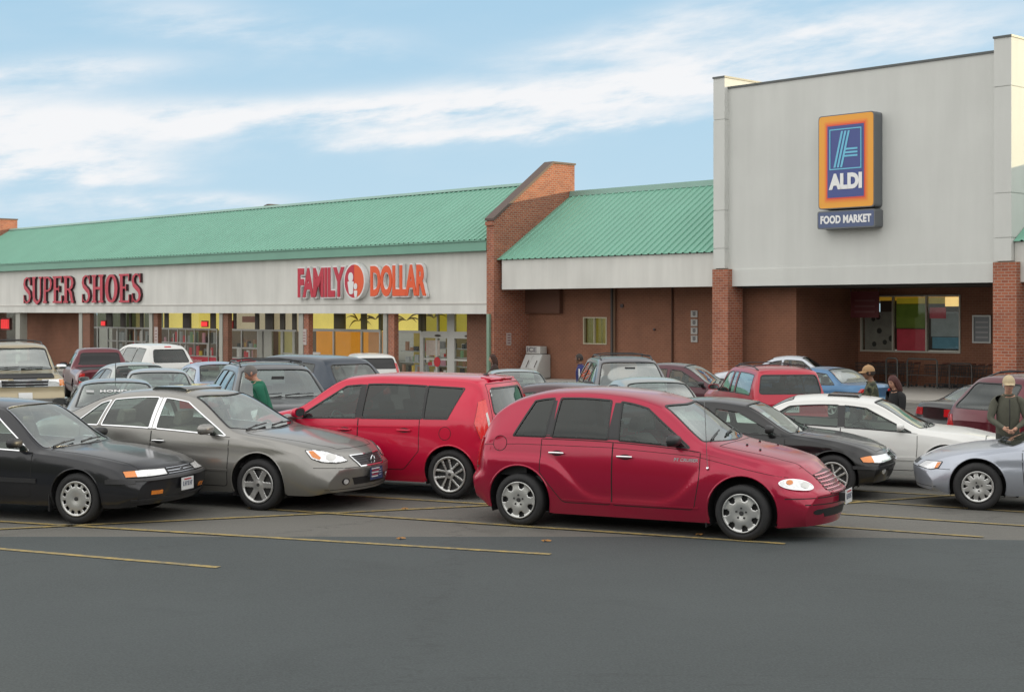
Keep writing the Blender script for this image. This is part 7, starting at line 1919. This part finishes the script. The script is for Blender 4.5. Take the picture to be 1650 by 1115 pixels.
def people():
    def at(px, s): x, y = (px-825)/s, F/s; return (x, y, ground(x, y))
    # man in green between the cars, bowed head, facing left
    green = mat('sweater_green', (.010,.12,.07), .9, noise=.2, nscale=20); jeans = mat('jeans', (.05,.07,.13), .9)
    person('grey-haired man in a dark green sweater walking with bowed head behind the grey-beige sedan', 1.73, green, jeans, at(432, 103), PI*1.06, .34, .30, .0, {'L': [(.0,.24,1.13),(.13,.20,.93)], 'R': [(.02,.24,1.13),(.15,.20,.95)]}, hair_grey, 'short', bulk=1.1, step=.12)
    # man in camouflage jacket and tan cap, facing left
    dark_skin = mat('skin_brown', (.20,.10,.06), .55)
    person('man in camouflage jacket and tan cap walking left behind the white sedan', 1.78, camo(), mat('trousers_dark', (.03,.03,.035), .9), at(1405, 92), PI*.97, .03, .05, 0, {'L': [(-.03,.25,1.14),(.10,.24,.92)], 'R': [(.0,.25,1.14),(.12,.24,.93)]}, hair_dark, 'short', cap=mat('cap_tan', (.36,.22,.11), .85, noise=.15, nscale=30), sk=dark_skin, bulk=1.2, step=.14)
    # woman in black, long dark hair, looking down
    blk = mat('coat_black', (.009,.009,.010), .9)
    r, J, up, k, hp = person('woman with long dark auburn hair and black coat looking down behind the white sedan', 1.64, blk, blk, at(1446, 95), PI*1.13, .08, .30, .1, {'L': [(.05,.23,1.12),(.26,.10,1.10)], 'R': [(.06,.23,1.12),(.27,.10,1.09)]}, mat('hair_auburn', (.06,.015,.012), .7), 'long', bulk=1.08)
    m = MB(); c = J['pL'].lerp(J['pR'], .5); m.box(c.x-.05, c.x+.08, c.y-.06, c.y+.06, c.z-.005, c.z+.02)
    b = m.build('wallet', mat('wallet_pink', (.38,.10,.12), .6), bevel=.006); b.location = r.location; b.rotation_euler = r.rotation_euler; tag(b, 'small pink wallet held by the woman in the black coat', 'wallet')
    # man in olive jacket and beige cap, facing the camera, hands together
    olive = mat('jacket_olive', (.088,.088,.066), .92, noise=.25, nscale=12)
    r, J, up, k, hp = person('man in olive jacket and beige cap facing the camera, hands together, at the right edge', 1.74, olive, mat('trousers_olive', (.045,.048,.04), .9), at(1624, 111), -PI*.56, .08, .05, 0, {'L': [(.06,.26,1.13),(.27,.075,1.03)], 'R': [(.06,.26,1.13),(.27,.085,1.03)]}, mat('hair_white', (.42,.41,.39), .8), 'short', cap=mat('cap_beige', (.47,.38,.24), .85, noise=.15, nscale=30), bulk=1.12, jacket_detail=olive)
    m = MB(); m.tube([up(.135*1.1, 0, 1.44), up(.165*1.1, 0, 1.25), up(.155*1.1, 0, 1.0)], .008, 6); m.build('zip', mat('zip_dark', (.02,.02,.018), .6), r)
    m = MB(); m.prism(rounded([(-.02,-.03),(.05,-.03),(.05,.03),(-.02,.03)], .01), 'z', -.01, .012); c = J['pL'].lerp(J['pR'], .5)
    b = m.build('key_fob', trim_m); b.location = (r.matrix_world @ c) if False else r.location+Matrix.Rotation(-PI*.56, 3, 'Z') @ c; tag(b, 'small black key fob held by the man in the olive jacket', 'key fob')
    # pale shopping bag by his side
    m = MB(); m.prism(rounded([(-.16,-.10),(.16,-.10),(.18,.10),(-.18,.10)], .05), 'z', 0, .30); m.prism(rounded([(-.13,-.06),(.13,-.06),(.13,.06),(-.13,.06)], .03), 'z', .301, .36)
    m.tube([(-.06,0,.34),(-.04,0,.44),(.04,0,.44),(.06,0,.34)], .008, 6)
    x, y, z = at(1594, 111.5); o = m.build('shopping_bag', mat('plastic_bag', (.42,.44,.42), .4, bump=.6, bscale=12), bevel=.03); o.location = (x, y, ground(x, y)+.42); o.rotation_euler = (0,0,.4); 
    tag(o, 'pale plastic shopping bag beside the man in the olive jacket', 'bag'); o.location.z = ground(x, y)+.0
    o.scale = (1.3, 1.3, 2.0)
    # man in navy jacket with white stripe, walking left near the wall
    navy = mat('jacket_navy', (.018,.022,.11), .85)
    r, J, up, k, hp = person('man in navy tracksuit jacket with white stripe beside the grey sport utility vehicle', 1.76, navy, mat('trousers_navy', (.015,.018,.06), .9), at(936, 62), PI*.93, .02, .0, .15, {'L': [(-.02,.25,1.14),(.06,.25,.92)], 'R': [(.0,.25,1.14),(.08,.25,.92)]}, hair_dark, 'short', sk=dark_skin, bulk=1.12, step=.1)
    for sd, sg in (('L', 1), ('R', -1)):
        m = MB(); o = Vector((0, sg*.052, .0)); pts = [J['s'+sd].lerp(J['e'+sd], t)+Vector((.0, sg*(.078-.02*t), 0)) for t in (.0,.3,.6,1.)]+[J['e'+sd].lerp(J['w'+sd], t)+Vector((0, sg*(.058-.018*t), 0)) for t in (.4,.9)]
        m.tube(pts, .020, 6); m.build('sleeve_stripe', mat('stripe_white', (.6,.6,.6), .8), r, smooth=True)
    # dark figure in front of the wing wall
    person('person in dark brown coat standing in front of the brick wing wall', 1.70, mat('coat_brown', (.035,.022,.016), .9), mat('trousers_dark', (.03,.03,.035), .9), at(798, 60), PI*1.05, .05, .1, 0, None, mat('hair_brown', (.05,.022,.015), .8), 'long', bulk=1.15)
# ================================================================ sky, sun, camera
SUN_AZ = Vector((EX*math.cos(R(58))+NX*math.sin(R(58)), EY*math.cos(R(58))+NY*math.sin(R(58)), 0)).normalized()
SUN_EL = R(9.5)
def world(sky_s=.10, cloud=9.3, sun_e=5.0):
    w = bpy.data.worlds.new("World"); S.world = w; w.use_nodes = True; nt = w.node_tree; nt.nodes.clear(); N = nt.nodes.new; Lk = nt.links.new
    out = N('ShaderNodeOutputWorld'); bg = N('ShaderNodeBackground'); Lk(bg.outputs[0], out.inputs[0]); bg.inputs[1].default_value = sky_s
    sky = N('ShaderNodeTexSky'); sky.sky_type = 'NISHITA'; sky.sun_disc = False; sky.sun_elevation = SUN_EL; sky.sun_rotation = math.atan2(SUN_AZ.x, SUN_AZ.y); sky.altitude = 50; sky.air_density = 1.; sky.dust_density = .6; sky.ozone_density = 2.
    tc = N('ShaderNodeTexCoord'); sp = N('ShaderNodeSeparateXYZ'); Lk(tc.outputs['Generated'], sp.inputs[0])
    def M(op, a, b=None, c=None):
        n = N('ShaderNodeMath'); n.operation = op
        for i, v in enumerate((a, b, c)):
            if v is None: continue
            if isinstance(v, (int, float)): n.inputs[i].default_value = v
            else: Lk(v, n.inputs[i])
        return n.outputs[0]
    X, Y, Z = sp.outputs
    hor = M('SQRT', M('ADD', M('MULTIPLY', X, X), M('MULTIPLY', Y, Y)))
    az = M('ARCTAN2', X, Y)         # 0 straight ahead of the lot, + to the right
    el = M('ARCTAN2', Z, hor)
    # large wisps: noise in (azimuth, elevation), stretched sideways
    cv = N('ShaderNodeCombineXYZ'); Lk(M('MULTIPLY', az, 4.2), cv.inputs[0]); Lk(M('MULTIPLY_ADD', el, 17., M('MULTIPLY', az, -1.6)), cv.inputs[1])
    n1 = N('ShaderNodeTexNoise'); n1.inputs['Scale'].default_value = 1.; n1.inputs['Detail'].default_value = 9; n1.inputs['Roughness'].default_value = .56; n1.inputs['Distortion'].default_value = .35; Lk(cv.outputs[0], n1.inputs['Vector'])
    cv2 = N('ShaderNodeCombineXYZ'); Lk(M('MULTIPLY', az, 15), cv2.inputs[0]); Lk(M('MULTIPLY_ADD', el, 60., M('MULTIPLY', az, -7)), cv2.inputs[1]); cv2.inputs[2].default_value = 3.3
    n2 = N('ShaderNodeTexNoise'); n2.inputs['Scale'].default_value = 1.; n2.inputs['Detail'].default_value = 8; n2.inputs['Roughness'].default_value = .6; Lk(cv2.outputs[0], n2.inputs['Vector'])
    def px(x): return math.atan((x-825)/F)
    def py(x, y): return math.atan((500-y)/F*math.cos(px(x)))
    wob = M('MULTIPLY', M('SUBTRACT', n2.outputs[0], .5), .045); wob2 = M('MULTIPLY', M('SUBTRACT', n1.outputs[0], .5), .05)
    azw = M('ADD', az, wob); elw = M('ADD', el, M('ADD', M('MULTIPLY', wob, .35), M('MULTIPLY', wob2, .7)))
    tot = None
    for x, y, rx, ry, tilt, amp in ((40,215,230,75,.0,.95), (120,275,150,35,.0,.9), (430,180,330,24,-.05,.75), (820,165,400,34,-.07,.95), (1120,115,300,50,-.18,.9), (1050,45,260,34,-.22,.55), (900,205,330,14,-.06,.7), (140,105,150,22,-.1,.6), (350,30,200,40,.1,.45), (1480,40,220,50,0,.5), (330,328,140,12,-.03,.7), (120,345,320,26,0,.45), (600,70,90,30,0,.3)):
        u = M('SUBTRACT', azw, px(x)); v = M('SUBTRACT', M('MULTIPLY_ADD', u, tilt, elw), py(x, y))
        e = M('ADD', M('POWER', M('ABSOLUTE', M('DIVIDE', u, rx/F)), 2.), M('POWER', M('ABSOLUTE', M('DIVIDE', v, ry/F)), 2.))
        g = M('MULTIPLY', M('EXPONENT', M('MULTIPLY', e, -1.)), amp)
        tot = g if tot is None else M('ADD', tot, g)
    front = M('MULTIPLY', tot, M('ADD', M('MULTIPLY_ADD', n2.outputs[0], 2.4, -.85), M('MULTIPLY', n1.outputs[0], .9)))
    # elsewhere in the sky: broken bright cloud
    cv3 = N('ShaderNodeVectorMath'); cv3.operation = 'MULTIPLY'; Lk(tc.outputs['Generated'], cv3.inputs[0]); cv3.inputs[1].default_value = (1.6, 1.6, 3.6)
    n3 = N('ShaderNodeTexNoise'); n3.inputs['Scale'].default_value = 1.3; n3.inputs['Detail'].default_value = 7; n3.inputs['Roughness'].default_value = .55; Lk(cv3.outputs[0], n3.inputs['Vector'])
    r3 = N('ShaderNodeMapRange'); r3.inputs['From Min'].default_value = .30; r3.inputs['From Max'].default_value = .66; r3.inputs['To Min'].default_value = .55; r3.interpolation_type = 'SMOOTHSTEP'; Lk(n3.outputs[0], r3.inputs['Value'])
    hi = N('ShaderNodeMapRange'); hi.inputs['From Min'].default_value = .21; hi.inputs['From Max'].default_value = .31; hi.interpolation_type = 'SMOOTHSTEP'; Lk(el, hi.inputs['Value'])
    bk = N('ShaderNodeMapRange'); bk.inputs['From Min'].default_value = .40; bk.inputs['From Max'].default_value = .75; bk.interpolation_type = 'SMOOTHSTEP'; Lk(M('ABSOLUTE', az), bk.inputs['Value'])
    away = M('MAXIMUM', hi.outputs[0], bk.outputs[0])
    front = M('ADD', front, M('MULTIPLY', M('SUBTRACT', n1.outputs[0], .50), .9))
    f = M('ADD', M('MULTIPLY', front, M('SUBTRACT', 1., away)), M('MULTIPLY', r3.outputs[0], M('MULTIPLY', away, .95)))
    fc = N('ShaderNodeMapRange'); fc.interpolation_type = 'SMOOTHSTEP'; fc.inputs['From Min'].default_value = -.05; fc.inputs['From Max'].default_value = 1.0; fc.inputs['To Max'].default_value = .97; Lk(f, fc.inputs['Value'])
    # lift of the clear sky towards pale blue
    tint = N('ShaderNodeMix'); tint.data_type = 'RGBA'; tint.inputs['Factor'].default_value = TINT; Lk(sky.outputs[0], tint.inputs['A']); tint.inputs['B'].default_value = (*SKYC, 1)
    hz = N('ShaderNodeMapRange'); hz.inputs['From Min'].default_value = .20; hz.inputs['From Max'].default_value = .0; hz.inputs['To Max'].default_value = .55; Lk(el, hz.inputs['Value'])
    hzm = N('ShaderNodeMix'); hzm.data_type = 'RGBA'; Lk(hz.outputs[0], hzm.inputs['Factor']); Lk(tint.outputs['Result'], hzm.inputs['A']); hzm.inputs['B'].default_value = (cloud*.70, cloud*.87, cloud*.98, 1)
    mx = N('ShaderNodeMix'); mx.data_type = 'RGBA'; Lk(fc.outputs[0], mx.inputs['Factor'])
    dim = N('ShaderNodeVectorMath'); dim.operation = 'SCALE'; Lk(hzm.outputs['Result'], dim.inputs[0]); Lk(M('MULTIPLY_ADD', away, -.5, 1.), dim.inputs['Scale']); nz = N('ShaderNodeMix'); nz.data_type = 'RGBA'; Lk(M('MULTIPLY', away, .85), nz.inputs['Factor']); Lk(dim.outputs[0], nz.inputs['A']); nz.inputs['B'].default_value = (cloud*.56, cloud*.62, cloud*.68, 1); Lk(nz.outputs['Result'], mx.inputs['A'])
    # clouds overhead and behind the camera are brighter than those on the horizon
    cc = N('ShaderNodeMix'); cc.data_type = 'RGBA'; Lk(away, cc.inputs['Factor']); cc.inputs['A'].default_value = (cloud, cloud*1.005, cloud*1.02, 1); Lk(away, cc.inputs['Factor'])
    cb = N('ShaderNodeMix'); cb.data_type = 'RGBA'; Lk(bk.outputs[0], cb.inputs['Factor']); cb.inputs['A'].default_value = (cloud*.80, cloud*.80, cloud*.79, 1); cb.inputs['B'].default_value = (cloud*BOOST, cloud*BOOST*.985, cloud*BOOST*.95, 1); Lk(cb.outputs['Result'], cc.inputs['B'])
    Lk(cc.outputs['Result'], mx.inputs['B']); Lk(mx.outputs['Result'], bg.inputs[0])
    l = bpy.data.lights.new('sun', 'SUN'); l.energy = sun_e; l.angle = R(.5); l.color = (1., .82, .48)
    o = bpy.data.objects.new('sun', l); C.objects.link(o)
    d = Vector((SUN_AZ.x*math.cos(SUN_EL), SUN_AZ.y*math.cos(SUN_EL), math.sin(SUN_EL))); o.rotation_euler = d.to_track_quat('Z', 'Y').to_euler(); o.location = (30, 10, 40)
def added_hills():
    mb = MB(); n = 72; vs = []
    rn = random.Random(5); hts = []
    for i in range(n+1):
        a = PI+PI*(-.50+1.0*i/n)         # unseen ridge added behind the camera to darken reflections
        h = 17+2.5*math.sin(i*.7)+1.8*math.sin(i*2.1+1)+rn.uniform(-1.5, 1.5)
        for r, z in ((70, -1), (74, h*.8), (84, h*1.15), (110, h*1.0), (160, -1)): vs.append((r*math.sin(a), r*math.cos(a), z))
    mb.add(vs, [(i*5+j, (i+1)*5+j, (i+1)*5+j+1, i*5+j+1) for i in range(n) for j in range(4)])
    tag(mb.build('added_hills', mat('added_hill_green', (.045,.055,.03), .95, noise=.5, nscale=.15, bump=1., bscale=.6), smooth=True), kind='structure')
def camera():
    cam = bpy.data.cameras.new('camera'); co = bpy.data.objects.new('camera', cam); C.objects.link(co); S.camera = co
    co.location = (0, 0, HC); co.rotation_euler = (PI/2, 0, 0); cam.sensor_width = 36; cam.lens = F*36/1650; cam.shift_y = -57.5/1650; cam.clip_end = 4000
    S.view_settings.view_transform = 'Standard'; S.view_settings.look = 'None'; S.view_settings.gamma = 1.; S.view_settings.exposure = EXPO
TINT, SKYC, BOOST, EXPO = .85, (4.6, 7.1, 9.1), 1.95, 0.
lot(); pavement(); left_building(); middle_building(); supermarket(); carts(); added_hills()
for f in (car_retro, car_grey_sedan, car_black_left, car_boxy_red, car_black_mid, car_white, car_silver_right): f()
far_cars(); people()
world(); camera()
